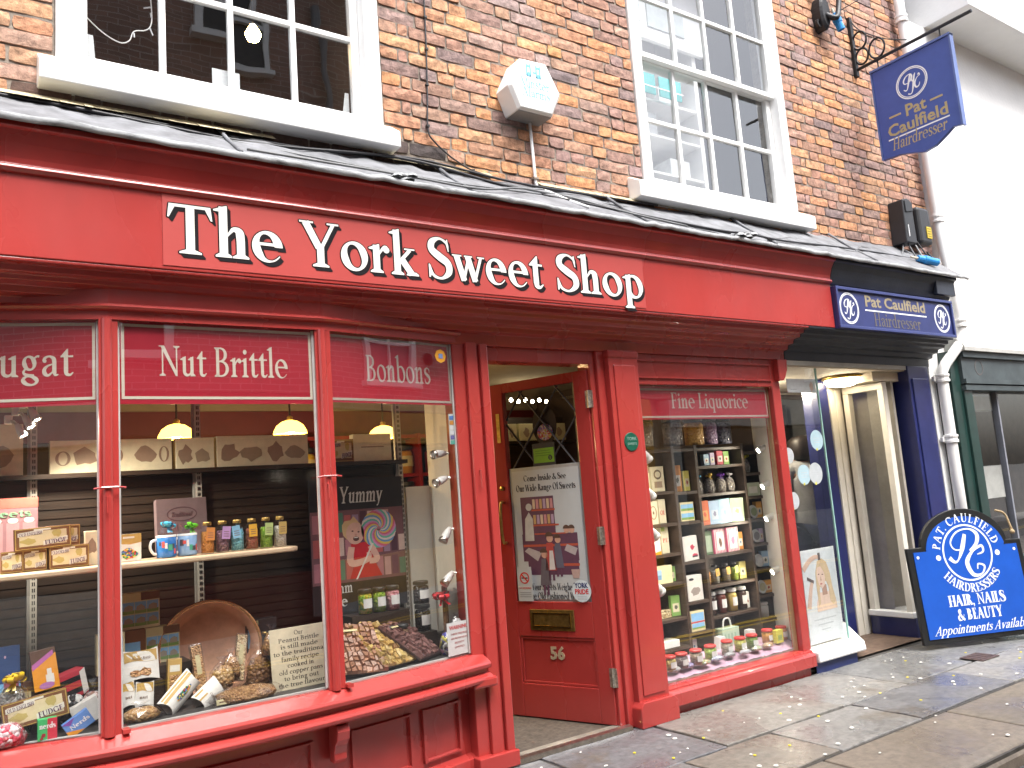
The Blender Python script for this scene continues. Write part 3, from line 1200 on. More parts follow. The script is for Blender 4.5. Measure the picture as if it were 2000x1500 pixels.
for p in places:
    kd = p[3]
    i = rb.randrange(len(VAR[kd]))
    sx = (p[2] - .010) / (BLEN[kd] - .012)
    yy = YB + rb.uniform(-.004, .003)
    if p in vs_:
        o = bpy.data.objects.new('brick', MESHV[kd][i])
        COL.objects.link(o)
        o.parent = wall
        o.location = (p[0] + .005, yy, p[1] + .0055)
        o.scale = (sx, 1, 1)
        o.rotation_euler = (0, rad(rb.uniform(-.5, .5)), 0)
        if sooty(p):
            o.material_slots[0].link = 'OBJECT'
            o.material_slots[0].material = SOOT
    else:
        far.add([(a * sx + p[0] + .005, b_ + yy, c + p[1] + .0055) for a, b_, c in VAR[kd][i].v], VAR[kd][i].f)
tag(far.build('brickwork', BRICKF, wall), kind='stuff')

# --- sash windows
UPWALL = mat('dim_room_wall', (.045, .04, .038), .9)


def sash_window(xa, xb, z0, z1, gx0, gx1, group_tag):
    w = MB()
    w.box(xa + .002, .035, z0 - .03, xa + .085, .17, z1).box(xb - .085, .035, z0 - .03, xb - .002, .17, z1).box(xa + .086, .037, z1 - .08, xb - .086, .17, z1 - .001)
    win = w.build('window', WHITE, bld, bevel=.006)
    sl = (.265, 1.873, 3.195, 3.110) if xa < 1 else (3.533, 5.314, 3.205, 3.105)
    MB().prism([(.16, z0 - .031), (.034, z0 - .031), (-.06, sl[2]), (-.06, sl[3]), (.16, sl[3])], 'x', sl[0], sl[1]).build('sill', WHITE, win, bevel=.006)
    zm = z0 + (z1 - z0) * .49
    for (ya, yb, za, zb) in ((.108, .150, z0 - .03, zm), (.062, .104, zm - .035, z1 - .08)):
        f = MB()
        f.box(xa + .086, ya, za, gx0, yb, zb).box(gx1, ya, za, xb - .086, yb, zb)
        f.box(gx0 + .001, ya + .001, za, gx1 - .001, yb, za + (.07 if ya > .1 else .036)).box(gx0 + .001, ya + .001, zb - .036, gx1 - .001, yb, zb)
        f.build('sash_frame', WHITE, win, bevel=.004)
        ga, gb = za + (.07 if ya > .1 else .036), zb - .036
        pw = (gx1 - gx0) / 4
        zmid = (ga + gb) / 2
        for k in (1, 2, 3):
            MB().box(gx0 + k * pw - .014, ya + .006, ga, gx0 + k * pw + .014, yb - .004, gb).build('glazing_bar', WHITE, win, bevel=.004)
        MB().box(gx0, ya + .0085, zmid - .014, gx1, yb - .0065, zmid + .014).build('glazing_bar', WHITE, win, bevel=.004)
        for k in range(4):
            for (pa, pb) in ((ga, zmid), (zmid, gb)):
                tl = rb.uniform(-.0018, .0018)
                tz = rb.uniform(-.0025, .0025)
                y0 = (ya + yb) / 2 + .004
                MB().quad((gx0 + k * pw, y0 - tl - tz, pa), (gx0 + (k + 1) * pw, y0 + tl - tz, pa), (gx0 + (k + 1) * pw, y0 + tl + tz, pb), (gx0 + k * pw, y0 - tl + tz, pb)).build('pane', OLDGLASS, win)
    return win


sash_window(.33, 1.83, 3.29, 5.15, .46, 1.70, 0)
sash_window(3.675, 5.255, 3.29, 5.15, 3.80, 5.12, 1)
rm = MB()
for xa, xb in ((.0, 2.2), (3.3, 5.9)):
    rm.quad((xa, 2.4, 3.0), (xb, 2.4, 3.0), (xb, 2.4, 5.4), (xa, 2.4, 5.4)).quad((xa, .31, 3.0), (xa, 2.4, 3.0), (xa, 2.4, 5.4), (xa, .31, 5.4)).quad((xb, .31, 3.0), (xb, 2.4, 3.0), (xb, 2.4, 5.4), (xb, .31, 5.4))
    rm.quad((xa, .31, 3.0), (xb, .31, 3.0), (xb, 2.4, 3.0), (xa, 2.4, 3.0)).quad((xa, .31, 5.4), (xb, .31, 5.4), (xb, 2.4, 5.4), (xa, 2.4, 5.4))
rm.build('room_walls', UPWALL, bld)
MB().box(-1.2, .31, 5.75, 7.14, 4, 6.0).box(-1.2, .31, 2.45, 7.14, 4.0, 2.6).box(-1.2, 4.0, -.1, 7.14, 4.2, 6).box(-1.3, .06, -.1, -1.0, 4.2, 6).box(7.145, .1, -.1, 7.3, 4.2, 6).build('carcass', mat('dark_masonry', (.08, .07, .065), .9), bld)

# ================================================================ lead flashing over the shopfronts
lead = thing('lead_flashing', 'grey weathered lead flashing sloping over the red fascia with a frayed edge', 'flashing', (3, -.15, 2.85))
lm = MB()
n = 90
rl = random.Random(5)
for i in range(n + 1):
    x = -1.0 + (6.84 + 1.0) * i / n
    zb = 3.05 + .012 * x + rl.uniform(-.012, .012)
    zf = 2.797 + rl.uniform(-.0012, .0012)
    for t in (0, .33, .66, 1):
        lm.v.append((x, -.345 + t * (.395 + .0), zf + (zb - zf) * t + (rl.uniform(-.0015, .0015) if 0 < t < 1 else 0)))
for i in range(n):
    for j in range(3):
        a = i * 4 + j
        lm.f.append((a, a + 4, a + 5, a + 1))
lo = lm.build('sheet', LEAD, lead, smooth=True)
lm = MB()
path = [(-1.0 + 7.86 * i / 120, 0) for i in range(121)]
for i, (x, _) in enumerate(path):
    q = rl.uniform(-.005, .005)
    dz = rl.uniform(-.004, .006)
    for (a, c) in ((-.340, 2.800), (-.348, 2.806), (-.355, 2.800), (-.354, 2.786), (-.346, 2.778)):
        lm.v.append((x, a + q, c + dz))
for i in range(120):
    for j in range(4):
        a = i * 5 + j
        lm.f.append((a, a + 5, a + 6, a + 1))
lm.build('rolled_edge', LEADW, lead, smooth=True)
for xs_ in (.98, 2.12, 3.30, 4.45, 5.6):
    MB().tube([(xs_, -.33, 2.812), (xs_ + .01, -.13, 2.935 + .007 * xs_), (xs_, .04, 3.07 + .012 * xs_)], .009, 6).build('seam', LEAD, lead, smooth=True)
# crumbling mortar fillet where the lead meets the bricks
fm = MB()
for (xa, xb, amp) in ((-.2, 1.25, .035), (1.7, 2.5, .02), (2.8, 3.7, .016), (3.75, 5.2, .012)):
    k = int((xb - xa) / .03)
    for i in range(k):
        xx = xa + i * .03
        h = amp * (.5 + abs(math.sin(xx * 5.1)) * .9) * rl.uniform(.7, 1.2)
        zb = 3.05 + .012 * xx
        y0 = .04 - h * 2.0
        fm.add([(xx, y0, zb - h * .95 + .012), (xx + .031, y0, zb - h * .95 + .012), (xx + .031, .048, zb + .03), (xx, .048, zb + .03)], [(0, 1, 2, 3)])
fillet = fm.build('mortar_fillet', mat('pale_mortar_fillet', (.46, .40, .26), .95, var=.25, vs=14, bump=.5), lead)
fillet['kind'] = 'stuff'
lump = MB()
for (xx, zz, s) in ((1.72, 2.825, 1.), (4.12, 2.825, 1.3)):
    for k in range(9):
        lump.lathe([(0, .018 * s), (.02 * s, .012 * s), (.028 * s, 0)], (xx + rl.uniform(-.05, .06) * s, -.33 + rl.uniform(-.02, .03), zz + rl.uniform(-.012, .012)), 7)
tag(lump.build('lead_dressing', LEADW, lead), kind='stuff')

# ================================================================ sweet shop front
shop = thing('sweet_shop_front', 'glossy red sweet shop front with bow window, open door and side window', 'shop front', (2.7, 0, 0))
FX1 = 5.095
fas = MB().box(-1.0, -.25, 2.302, FX1, .045, 2.64).build('fascia_board', RED, shop, bevel=.004)
MB().box(.68, -.2535, 2.318, 3.29, -.2502, 2.618).build('sign_panel', RED2, fas)
cpro = [(-.24, 2.612), (-.262, 2.618), (-.274, 2.63), (-.270, 2.642), (-.258, 2.648), (-.262, 2.672), (-.280, 2.722), (-.306, 2.762), (-.322, 2.768), (-.322, 2.790), (.03, 2.790), (.03, 2.612)]
MB().prism([(a, b) for a, b in cpro], 'x', -1.0, FX1).build('cornice', RED, shop, bevel=.003)
bpro = [(.04, 2.30), (-.246, 2.30), (-.244, 2.288), (-.205, 2.286), (-.200, 2.262), (-.172, 2.258), (-.166, 2.238), (-.115, 2.232), (-.105, 2.205), (-.062, 2.200), (-.055, 2.172), (-.02, 2.165), (-.016, 2.105), (.04, 2.105)]
MB().prism(bpro, 'x', -1.0, 4.80).build('bed_moulding', RED, shop, bevel=.003)
# word by word lettering
lz = .2535
shn = 0
for wd, xa, xb in (('The', .697, 1.165), ('York', 1.243, 1.822), ('Sweet', 1.878, 2.560), ('Shop', 2.655, 3.275)):
    gl = [glyph_tris(ch, .155, .062) for ch in wd]
    x00 = min(px for p in gl[0][0] for px, _ in p)
    tot = sum(a_ for _, a_ in gl[:-1]) + max(px for p in gl[-1][0] for px, _ in p) - x00
    sx = (xb - xa) / tot
    S = .205
    x = 0
    for gp, adv in gl:
        pl = [[(xa + (px + x - x00) * sx, 2.372 + py * S) for px, py in p] for p in gp]
        x += adv
        lt = sheet_obj('letter', pl, LETTER, fas, .0012, Matrix.Translation((0, -lz - .0018, 0)))
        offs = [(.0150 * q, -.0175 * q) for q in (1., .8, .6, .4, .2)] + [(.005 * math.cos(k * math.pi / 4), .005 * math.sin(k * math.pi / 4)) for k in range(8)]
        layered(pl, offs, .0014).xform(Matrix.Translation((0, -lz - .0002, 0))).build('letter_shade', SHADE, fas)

# --- bow window
BOWS = [(-.55, .21), (-.2, .06), (.15, -.055), (.5, -.128), (.8, -.152), (1.1, -.152), (1.372, -.132), (1.7, -.09), (1.95, -.048), (2.18, -.002)]
BOWS = [(a, b_) for a, b_ in (tuple(q) for q in catmull(BOWS, 6))]
BOW = [(-.45, .15), (.497, -.135), (1.372, -.142), (2.16, -.01)]
bow = MB().sweep([(-.05, 2.112), (.004, 2.112), (.004, 2.145), (.024, 2.150), (.030, 2.160), (.024, 2.170), (.012, 2.174), (.012, 2.232), (.030, 2.238), (.036, 2.256), (.062, 2.266), (.068, 2.285), (.088, 2.300), (-.05, 2.300)], BOW).build('bow_cornice', RED, shop)
sill = MB().sweep([(-.06, .41), (-.03, .41), (.024, .414), (.058, .420), (.074, .430), (.078, .442), (.072, .454), (.056, .462), (.034, .466), (.034, .486), (.062, .490), (.066, .506), (.060, .518), (-.004, .552), (-.06, .556)], BOWS).build('bow_sill', RED, shop, bevel=.002)
MB().sweep([(-.07, .0), (-.07, .409), (-.13, .409), (-.13, .0)], BOWS).build('stall_riser', RED, shop)
MB().sweep([(-.069, .0), (-.02, .0), (-.02, .07), (-.069, .085)], BOWS).build('plinth', RED, shop, bevel=.003)
# raised panels on the stall riser
def on_bow(i, t, off):
    a, b_ = Vector(BOW[i]), Vector(BOW[i + 1])
    d = (b_ - a).normalized()
    p = a + (b_ - a) * t + Vector((d.y, -d.x)) * off
    return p, d


def smooth_path(xa, xb):
    pts = [p for p in BOWS if xa < p[0] < xb]
    ip = lambda x: next((x, p[1] + (q[1] - p[1]) * (x - p[0]) / (q[0] - p[0])) for p, q in zip(BOWS, BOWS[1:]) if p[0] <= x <= q[0])
    return [ip(xa)] + pts + [ip(xb)]


for xa, xb in ((-.3, .40), (.60, 1.28), (1.46, 1.78), (1.84, 2.07)):
    for za, zb in ((.11, .126), (.335, .351)):
        MB().sweep([(-.0695, za), (-.052, za + .004), (-.052, zb - .004), (-.0695, zb)], smooth_path(xa, xb)).build('panel_moulding', RED, shop)
    for xx in (xa, xb - .016):
        MB().sweep([(-.0695, .112), (-.0525, .112), (-.0525, .349), (-.0695, .349)], smooth_path(xx, xx + .016)).build('panel_moulding', RED, shop)
br = MB()
br.prism([(.02, .41), (-.075, .41), (-.085, .385), (-.075, .35), (-.05, .325), (-.035, .29), (-.038, .265), (-.02, .25), (.02, .25)], 'x', -.028, .028)
for (bx, by) in ((1.372, -.132), (.497, -.125)):
    b2 = MB()
    b2.v, b2.f = list(br.v), list(br.f)
    b2.xform(Matrix.Translation((bx, by + .03, 0))).build('sill_bracket', RED, shop, bevel=.004)
# mullions with a roll moulding
for (mx, my, hw) in ((.497, -.135, .034), (1.372, -.142, .036)):
    m = MB().box(mx - hw, my + .002, .55, mx + hw, my + .055, 2.115)
    m.lathe([(.0, .548), (.020, .548), (.020, 2.114), (0, 2.114)], (mx - .006, my + .002, 0), 12)
    mo_ = m.build('mullion', RED, shop, smooth=False)
    MB().tube([(mx - .012, my - .018, 1.42), (mx - .012, my - .032, 1.42), (mx - .012, my - .034, 1.36)], .004, 6).build('catch_rod', RED, mo_)
    MB().tube([(mx - .055, my - .012, 1.452), (mx - .03, my - .022, 1.455), (mx + .03, my - .022, 1.455), (mx + .055, my - .012, 1.452)], .0045, 6).build('hook', RED, mo_)
    MB().box(mx + .035, my - .028, .552, mx + .06, my + .02, .566).build('stop_block', RED, mo_)
# corner post between the bow window and the door
post = MB().box(2.12, -.012, .07, 2.19, .10, 2.112).box(2.19, -.034, .07, 2.255, .10, 2.115).box(2.255, -.018, .07, 2.272, .11, 2.11).box(2.272, -.040, .0, 2.318, .10, 2.11).build('corner_post', RED, shop, bevel=.005)
MB().box(2.10, -.058, .0, 2.330, .08, .075).build('post_base', RED, post, bevel=.006)
MB().box(2.075, -.09, .402, 2.215, -.0122, .452).build('sill_end', RED, post, bevel=.012)
MB().tube([(2.222, -.036, 1.45), (2.222, -.05, 1.45), (2.222, -.052, 1.36)], .004, 6).build('catch_rod', RED, post)
# panes of the bow
for i in range(3):
    p, d = on_bow(i, 0, -.022)
    q, _ = on_bow(i, 1, -.022)
    MB().quad((p.x, p.y, .55), (q.x, q.y, .55), (q.x, q.y, 2.115), (p.x, p.y, 2.115)).build('pane', GLASS, shop)
    for e_ in ((p + d * .030, p + d * .042), (q - d * .046, q - d * .034)):
        MB().sweep([(-.004, .56), (.004, .56), (.004, 2.11), (-.004, 2.11)], [tuple(e_[0]), tuple(e_[1])]).build('glazing_bead', mat('grey_putty', (.45, .45, .43), .8), shop)
    for zz in (.552,):
        MB().sweep([(-.03, zz), (-.012, zz), (-.012, zz + .009), (-.03, zz + .009)], [tuple(p + d * .03), tuple(q - d * .03)]).build('glazing_bead', mat('grey_putty', (.45, .45, .43), .8), shop)
# --- doorway
MB().box(2.318, .012, 2.03, 3.06, .12, 2.108).build('door_head', RED, shop, bevel=.004)
jamb = MB().box(3.045, .01, .0, 3.085, .12, 2.108).box(3.085, -.012, .0, 3.142, .12, 2.106).build('door_jamb', RED, shop, bevel=.005)
pil = MB().box(3.142, -.050, .10, 3.372, .12, 2.110).box(3.175, -.058, .16, 3.340, -.0495, 2.02).build('pilaster', RED, shop, bevel=.005)
MB().prism([(3.118, .0), (3.404, .0), (3.404, .105), (3.374, .135), (3.145, .135), (3.118, .105)], 'y', -.088, .05).build('pilaster_base', RED, pil, bevel=.006)
MB().box(3.136, -.060, 2.062, 3.378, .05, 2.104).build('pilaster_cap', RED, pil, bevel=.01)
step = MB().box(2.32, -.03, -.01, 3.09, .06, .018).build('door_step', mat('step_stone', (.20, .18, .15), .6, var=.3), shop)
MB().prism([(-.046, -.004), (-.04, .02), (-.012, .026), (.0, .019), (.0, -.004)], 'x', 2.332, 3.085).build('step_nosing', CHROME, step)
# --- side window
sw = MB().box(4.656, .0, .15, 4.738, .09, 2.11).build('window_post', RED, shop, bevel=.005)
MB().prism([(4.69, 1.955), (4.738, 1.955), (4.757, 1.98), (4.782, 2.03), (4.79, 2.104), (4.69, 2.104)], 'y', -.045, .05).build('corbel', RED, sw, bevel=.005)
MB().box(3.372, .004, 1.917, 4.664, .08, 2.106).build('transom', RED, shop, bevel=.004)
MB().box(3.39, -.010, 1.955, 4.65, .0035, 1.965).box(3.39, -.010, 2.06, 4.65, .0035, 2.075).build('transom_moulding', RED, shop)
MB().prism([(.07, .155), (.02, .155), (-.02, .150), (-.022, .138), (-.038, .132), (-.046, .120), (-.046, .052), (-.03, .046), (.07, .046)], 'x', 3.376, 4.722).build('window_sill', RED, shop, bevel=.004)
MB().box(3.38, -.004, -.01, 4.700, .07, .0455).build('window_plinth', RED, shop)
MB().quad((3.372, .035, .15), (4.666, .035, .15), (4.666, .035, 1.92), (3.372, .035, 1.92)).build('pane', GLASS, shop)
MB().box(4.642, .04, .156, 4.663, .07, 1.917).build('glazing_bead', mat('bare_wood_bead', (.30, .20, .11), .7, var=.2), shop)
# --- interior shell
SX0, SX1, SY1, SZ = -1.0, 4.93, 3.2, 2.29
sh = MB()
sh.quad((SX0, SY1, 0), (SX1, SY1, 0), (SX1, SY1, SZ), (SX0, SY1, SZ))
sh.quad((SX0, .1, 0), (SX0, SY1, 0), (SX0, SY1, SZ), (SX0, .1, SZ))
sh.quad((SX1, .42, 0), (SX1, SY1, 0), (SX1, SY1, SZ), (SX1, .42, SZ))
sh.build('inner_wall', mat('dim_brown_wall', (.085, .058, .042), .8), shop)
MB().box(-1.0, 3.12, 2.15, 4.93, 3.198, 2.289).build('wall_band', PLASTER, shop)
MB().quad((SX0, .04, SZ), (SX1, .04, SZ), (SX1, SY1, SZ), (SX0, SY1, SZ)).build('ceiling', PLASTER, shop)
MB().quad((SX0, .0, .012), (SX1, .0, .012), (SX1, SY1, .012), (SX0, SY1, .012)).build('shop_floor', mat('brown_mat_floor', (.075, .062, .05), .85, var=.3, vs=40), shop)
MB().box(-1.0, 3.10, 1.93, 4.93, 3.199, 2.15).build('red_frieze', mat('maroon_paint', (.13, .012, .014), .5), shop)
# closing panels behind the fascia
MB().box(-1.0, .046, 2.115, 4.93, .10, 2.31).build('inner_fascia', mat('dark_masonry', ()), shop)
# white linings at the sides of the windows
LIN = mat('white_lining', (.80, .78, .72), .7, var=.04)
MB().add([(2.135, .05, .56), (2.215, .50, .56), (2.215, .50, 2.1), (2.135, .05, 2.1), (2.15, .05, .56), (2.235, .50, .56), (2.235, .50, 2.1), (2.15, .05, 2.1)],
         [(0, 1, 2, 3), (0, 3, 7, 4), (1, 5, 6, 2)]).build('window_lining', LIN, shop)
MB().add([(2.152, .05, .02), (2.238, .505, .02), (2.238, .505, 2.1), (2.152, .05, 2.1)], [(0, 3, 2, 1)]).build('lining_back', DARKWOOD, shop)
MB().box(2.065, .49, .56, 2.21, .51, 1.40).build('lining_board', LIN, shop)
MB().add([(4.672, .075, .2), (4.93, .44, .2), (4.93, .44, 2.1), (4.672, .075, 2.1)], [(0, 1, 2, 3)]).build('window_lining', LIN, shop)
MB().add([(4.69, .07, .05), (4.94, .42, .05), (4.94, .42, 2.2), (4.69, .07, 2.2)], [(0, 1, 2, 3)]).build('party_wall', mat('grey_party_wall', (.09, .09, .095), .8), shop)
MB().add([(3.372, .06, .2), (3.30, .5, .2), (3.30, .5, 2.0), (3.372, .06, 2.0)], [(0, 1, 2, 3)]).build('window_lining', mat('grey_lining', (.2, .19, .17), .7), shop)
# back partitions and decks
part = MB().box(-1.0, .53, .56, 2.06, .55, 1.545).build('back_partition', DARKWOOD, shop)
for k in range(24):
    zz = .60 + k * .04
    MB().box(-1.0, .524, zz, 2.06, .53, zz + .034).build('slat', DARKWOOD, part)
MB().box(-1.0, .44, 1.530, 2.06, .57, 1.55).build('top_shelf', DARKWOOD, part)
MB().add([(-.45, .17, .558), (.5, -.10, .558), (1.37, -.105, .558), (2.13, .02, .558), (2.2, .55, .558), (-1.0, .55, .558)], [(0, 1, 2, 3, 4, 5)]).build('display_deck', mat('dark_stone_deck', (.05, .045, .042), .5, var=.6, vs=45), shop)
MB().box(-1, .14, .02, 2.2, .18, .55).build('deck_front', DARKWOOD, shop)
for ux in (.292, .975, 2.045):
    u = MB().box(ux - .013, .500, .60, ux + .013, .522, 2.15).build('slotted_upright', mat('white_metal_strip', (.5, .48, .44), .45), shop)
    for k in range(58):
        zz = .64 + k * .026
        MB().box(ux - .006, .4985, zz, ux - .0015, .4998, zz + .016).box(ux + .0015, .4985, zz, ux + .006, .4998, zz + .016).build('slot', BLACK, u)
    MB().box(ux - .024, .506, .60, ux - .0135, .524, 2.15).build('side_strip', mat('grey_metal_strip', (.28, .27, .26), .4), u)
s_ = MB()
s_.prism([(.05, .05), (.1, -.0), (.5, .01), (.9, .02), (1.27, .055), (1.302, .09), (1.302, .36), (-1, .36), (-1, .05)], 'z', 1.136, 1.158)
s_.build('display_shelf', SHELFWOOD, shop, bevel=.006)
# ================================================================ hairdresser's front
hair = thing('hairdresser_front', 'narrow navy blue hairdresser front with recessed lobby and name board', 'shop front', (5.7, 0, 0))
MB().box(FX1 + .004, -.235, 2.30, 6.70, .045, 2.612).build('fascia_board', NAVYD, hair, bevel=.004)
MB().prism([(-.225, 2.612), (-.24, 2.625), (-.262, 2.672), (-.280, 2.722), (-.306, 2.762), (-.322, 2.768), (-.322, 2.790), (.03, 2.790), (.03, 2.612)], 'x', FX1 + .003, 6.72).build('cornice', NAVYD, hair, bevel=.003)
MB().box(6.44, -.298, 2.64, 6.715, -.262, 2.755).build('patch_board', NAVYD, hair, bevel=.004)
MB().prism(bpro, 'x', 4.806, 6.68).build('bed_moulding', NAVYD, hair, bevel=.003)
sb = MB().box(FX1 + .006, -.272, 2.297, 6.66, -.236, 2.598).build('name_board', mat('dull_navy_board', (.025, .035, .14), .45), hair)
fr = MB()
xa, xb, za, zb = FX1 + .006, 6.66, 2.297, 2.598
for k in range(1):
    fr.box(xa, -.288, za, xb, -.2725, za + .022).box(xa, -.288, zb - .022, xb, -.2725, zb).box(xa, -.288, za + .022, xa + .022, -.2725, zb - .022).box(xb - .022, -.288, za + .022, xb, -.2725, zb - .022)
fr.build('board_frame', mat('blue_frame_paint', (.045, .06, .19), .35), sb, bevel=.003)
OFFW = mat('white_vinyl', (.80, .82, .84), .4, var=0)
GOLD = mat('dull_gold_vinyl', (.30, .25, .16), .45, var=0)
GOLDG = mat('bronze_vinyl', (.13, .115, .10), .45, var=0)


def roundel(parent, M, r, ring2=True, world=False):
    ps = ringpoly(0, 0, r, r * .07)
    if ring2:
        ps += ringpoly(0, 0, r * .90, r * .05)
    sheet_obj('roundel_ring', ps, OFFW, parent, .0012, M, merge=False, world=world)
    sheet_obj('monogram', monogram_pjc(r * .86), OFFW, parent, .0012, M, world=world)


def FR(x, y, z):
    return Matrix.Translation((x, y, z))


for cx in (5.255, 6.50):
    roundel(sb, FR(cx, -.2722, 2.448), .115, True, True)
sans_sheet('lettering', 'Pat Caulfield', .115, GOLD, sb, 5.86, 2.478, -.2722, .003, width=.80, world=True)
sheet_obj('rule', [rect(5.45, 2.442, 6.27, 2.452)], OFFW, sb, .001, FR(0, -.2722, 0), world=True)
sheet_obj('lettering', [[(5.86 + a, 2.335 + b_) for a, b_ in p] for p in text_polys('Hairdresser', .10, .13, .05, width=.62, align='c')], GOLDG, sb, .001, FR(0, -.2722, 0), world=True)
# lobby
HC = mat('lobby_cream', (.62, .55, .44), .6, var=.05)
MB().box(4.80, .0, 2.064, 6.33, 1.3, 2.10).build('lobby_ceiling', HC, hair)
MB().box(4.80, -.02, 2.072, 6.32, .0, 2.104).build('ceiling_trim', mat('grey_white_trim', (.45, .44, .40), .6), hair)
bp_ = MB().box(6.325, -.03, -.01, 6.625, .12, 2.104).box(6.36, -.042, .2, 6.59, -.0295, 2.0).build('pilaster', NAVY, hair, bevel=.005)
MB().box(6.30, -.05, -.01, 6.65, .10, .16).build('pilaster_base', NAVY, bp_, bevel=.006)
# shop window with frameless corner
MB().quad((4.745, .03, .15), (5.20, .03, .15), (5.20, .03, 2.07), (4.745, .03, 2.07)).build('pane', GLASS, hair)
MB().quad((5.20, .03, .15), (5.74, .48, .15), (5.74, .48, 2.07), (5.20, .03, 2.07)).build('pane', GLASS, hair)
MB().box(5.196, .024, .15, 5.206, .036, 2.07).build('glass_edge', mat('green_glass_edge', (.30, .52, .46), .2, var=0), hair)
MB().add([(4.745, -.055, .065), (5.27, -.055, .065), (5.30, -.02, .065), (5.80, .45, .065), (5.74, .52, .065), (4.745, .2, .065)] + [(4.745, -.05, .135), (5.26, -.05, .135), (5.29, -.02, .135), (5.79, .45, .135), (5.74, .52, .148), (4.745, .2, .148)],
         [(5, 4, 3, 2, 1, 0), (6, 7, 8, 9, 10, 11), (0, 1, 7, 6), (1, 2, 8, 7), (2, 3, 9, 8), (3, 4, 10, 9), (4, 5, 11, 10), (5, 0, 6, 11)]).build('window_sill', WHITE, hair, bevel=.012)
MB().add([(4.742, -.02, -.01), (5.20, -.02, -.01), (5.72, .46, -.01), (4.742, .46, -.01), (4.742, -.02, .064), (5.20, -.02, .064), (5.72, .46, .064), (4.742, .46, .064)],
         [(0, 1, 5, 4), (1, 2, 6, 5), (2, 3, 7, 6), (4, 5, 6, 7)]).build('stall_riser', mat('scuffed_navy_paint', (.018, .03, .13), .4, var=.15, dirt=((.3, .3, .3), 22, .66)), hair)
MB().box(5.74, .47, -.01, 5.96, .56, 2.07).build('door_jamb', NAVY, hair, bevel=.005)
cf = MB().box(5.965, .46, -.01, 6.13, .62, 1.985).box(6.03, .448, .0, 6.085, .46, 1.97).build('lobby_post', mat('cream_white_paint', (.70, .66, .58), .45, var=.05), hair, bevel=.006)
sc = thing_part = MB().box(6.10, .07, 1.93, 6.16, .43, 1.985).box(6.10, .07, .155, 6.16, .12, 1.93).box(6.10, .38, .155, 6.16, .43, 1.93).build('side_screen', MATS['cream_white_paint'], hair, bevel=.004)
MB().box(6.085, .06, .15, 6.165, .44, .195).build('screen_sill', WHITE, sc, bevel=.006)
MB().box(6.11, .06, -.01, 6.155, .44, .149).build('kick_panel', NAVY, sc)
MB().quad((6.13, .12, .195), (6.13, .38, .195), (6.13, .38, 1.93), (6.13, .12, 1.93)).build('pane', GLASS, sc)
MB().box(6.22, .07, .0, 6.25, .9, 2.06).build('passage_wall', mat('pale_passage', (.34, .31, .27), .8), hair)
MB().quad((6.13, .62, 0), (6.9, .9, 0), (6.9, .9, 2.06), (6.13, .62, 2.06)).build('passage_back', mat('grey_passage', (.34, .32, .30), .8), hair)
MB().box(5.965, .06, 1.99, 6.33, .62, 2.062).build('screen_head', HC, hair)
hi = MB()
hi.quad((4.95, 2.6, 0), (7.1, 2.6, 0), (7.1, 2.6, 2.4), (4.95, 2.6, 2.4)).quad((7.1, .1, 0), (7.1, 2.6, 0), (7.1, 2.6, 2.4), (7.1, .1, 2.4)).quad((4.95, .42, 0), (4.95, 2.6, 0), (4.95, 2.6, 2.4), (4.95, .42, 2.4))
hi.build('inner_wall', mat('salon_grey_wall', (.17, .165, .16), .8), hair)
MB().quad((4.8, .03, .005), (7.1, .03, .005), (7.1, 2.6, .005), (4.8, 2.6, .005)).build('salon_floor', mat('lobby_floor', (.10, .065, .045), .7, var=.3, vs=20), hair)
MB().quad((4.8, 1.3, 2.2), (7.1, 1.3, 2.2), (7.1, 2.6, 2.2), (4.8, 2.6, 2.2)).quad((4.8, 1.3, 2.06), (7.1, 1.3, 2.06), (7.1, 1.3, 2.2), (4.8, 1.3, 2.2)).build('salon_ceiling', HC, hair)
MB().box(6.42, 1.6, .0, 6.9, 1.7, 2.0).build('salon_door', DARKWOOD, hair)
MB().box(6.63, .1, -.1, 6.66, .12, 2.3).build('closing_strip', NAVYD, hair)

lampo = thing('lobby_ceiling_lamp', 'lit oval flush lamp on the cream lobby ceiling', 'lamp', (5.93, .30, 2.064))
MB().lathe([(.0, -.002), (.155, -.002), (.16, -.02), (.13, -.03)], (5.93, .30, 2.064), 28).build('lamp_base', BRASS, lampo, smooth=True)
MB().lathe([(.135, -.028), (.145, -.040), (.125, -.062), (.07, -.082), (.0, -.088)], (5.93, .30, 2.064), 28).build('diffuser', mat('lit_diffuser', (.9, .8, .6), .4, var=0, emit=(1., .84, .58), es=7.), lampo, smooth=True)
sp = MB().lathe([(0, 0), (.03, 0), (.03, -.012), (.0, -.012)], (5.35, .8, 2.062), 14).build('ceiling_spot', mat('lit_spot', (.9, .85, .7), .4, var=0, emit=(1., .85, .55), es=10.), None)
ll = bpy.data.lights.new('salon_glow', 'POINT')
ll.energy = 16
ll.color = (1., .88, .68)
ll.shadow_soft_size = .04
lo2 = bpy.data.objects.new('salon_glow', ll)
COL.objects.link(lo2)
lo2.parent = sp
lo2.location = (5.35, .8, 2.0)
tag(sp, 'tiny lit recessed spotlight above the hairdresser window', 'lamp')

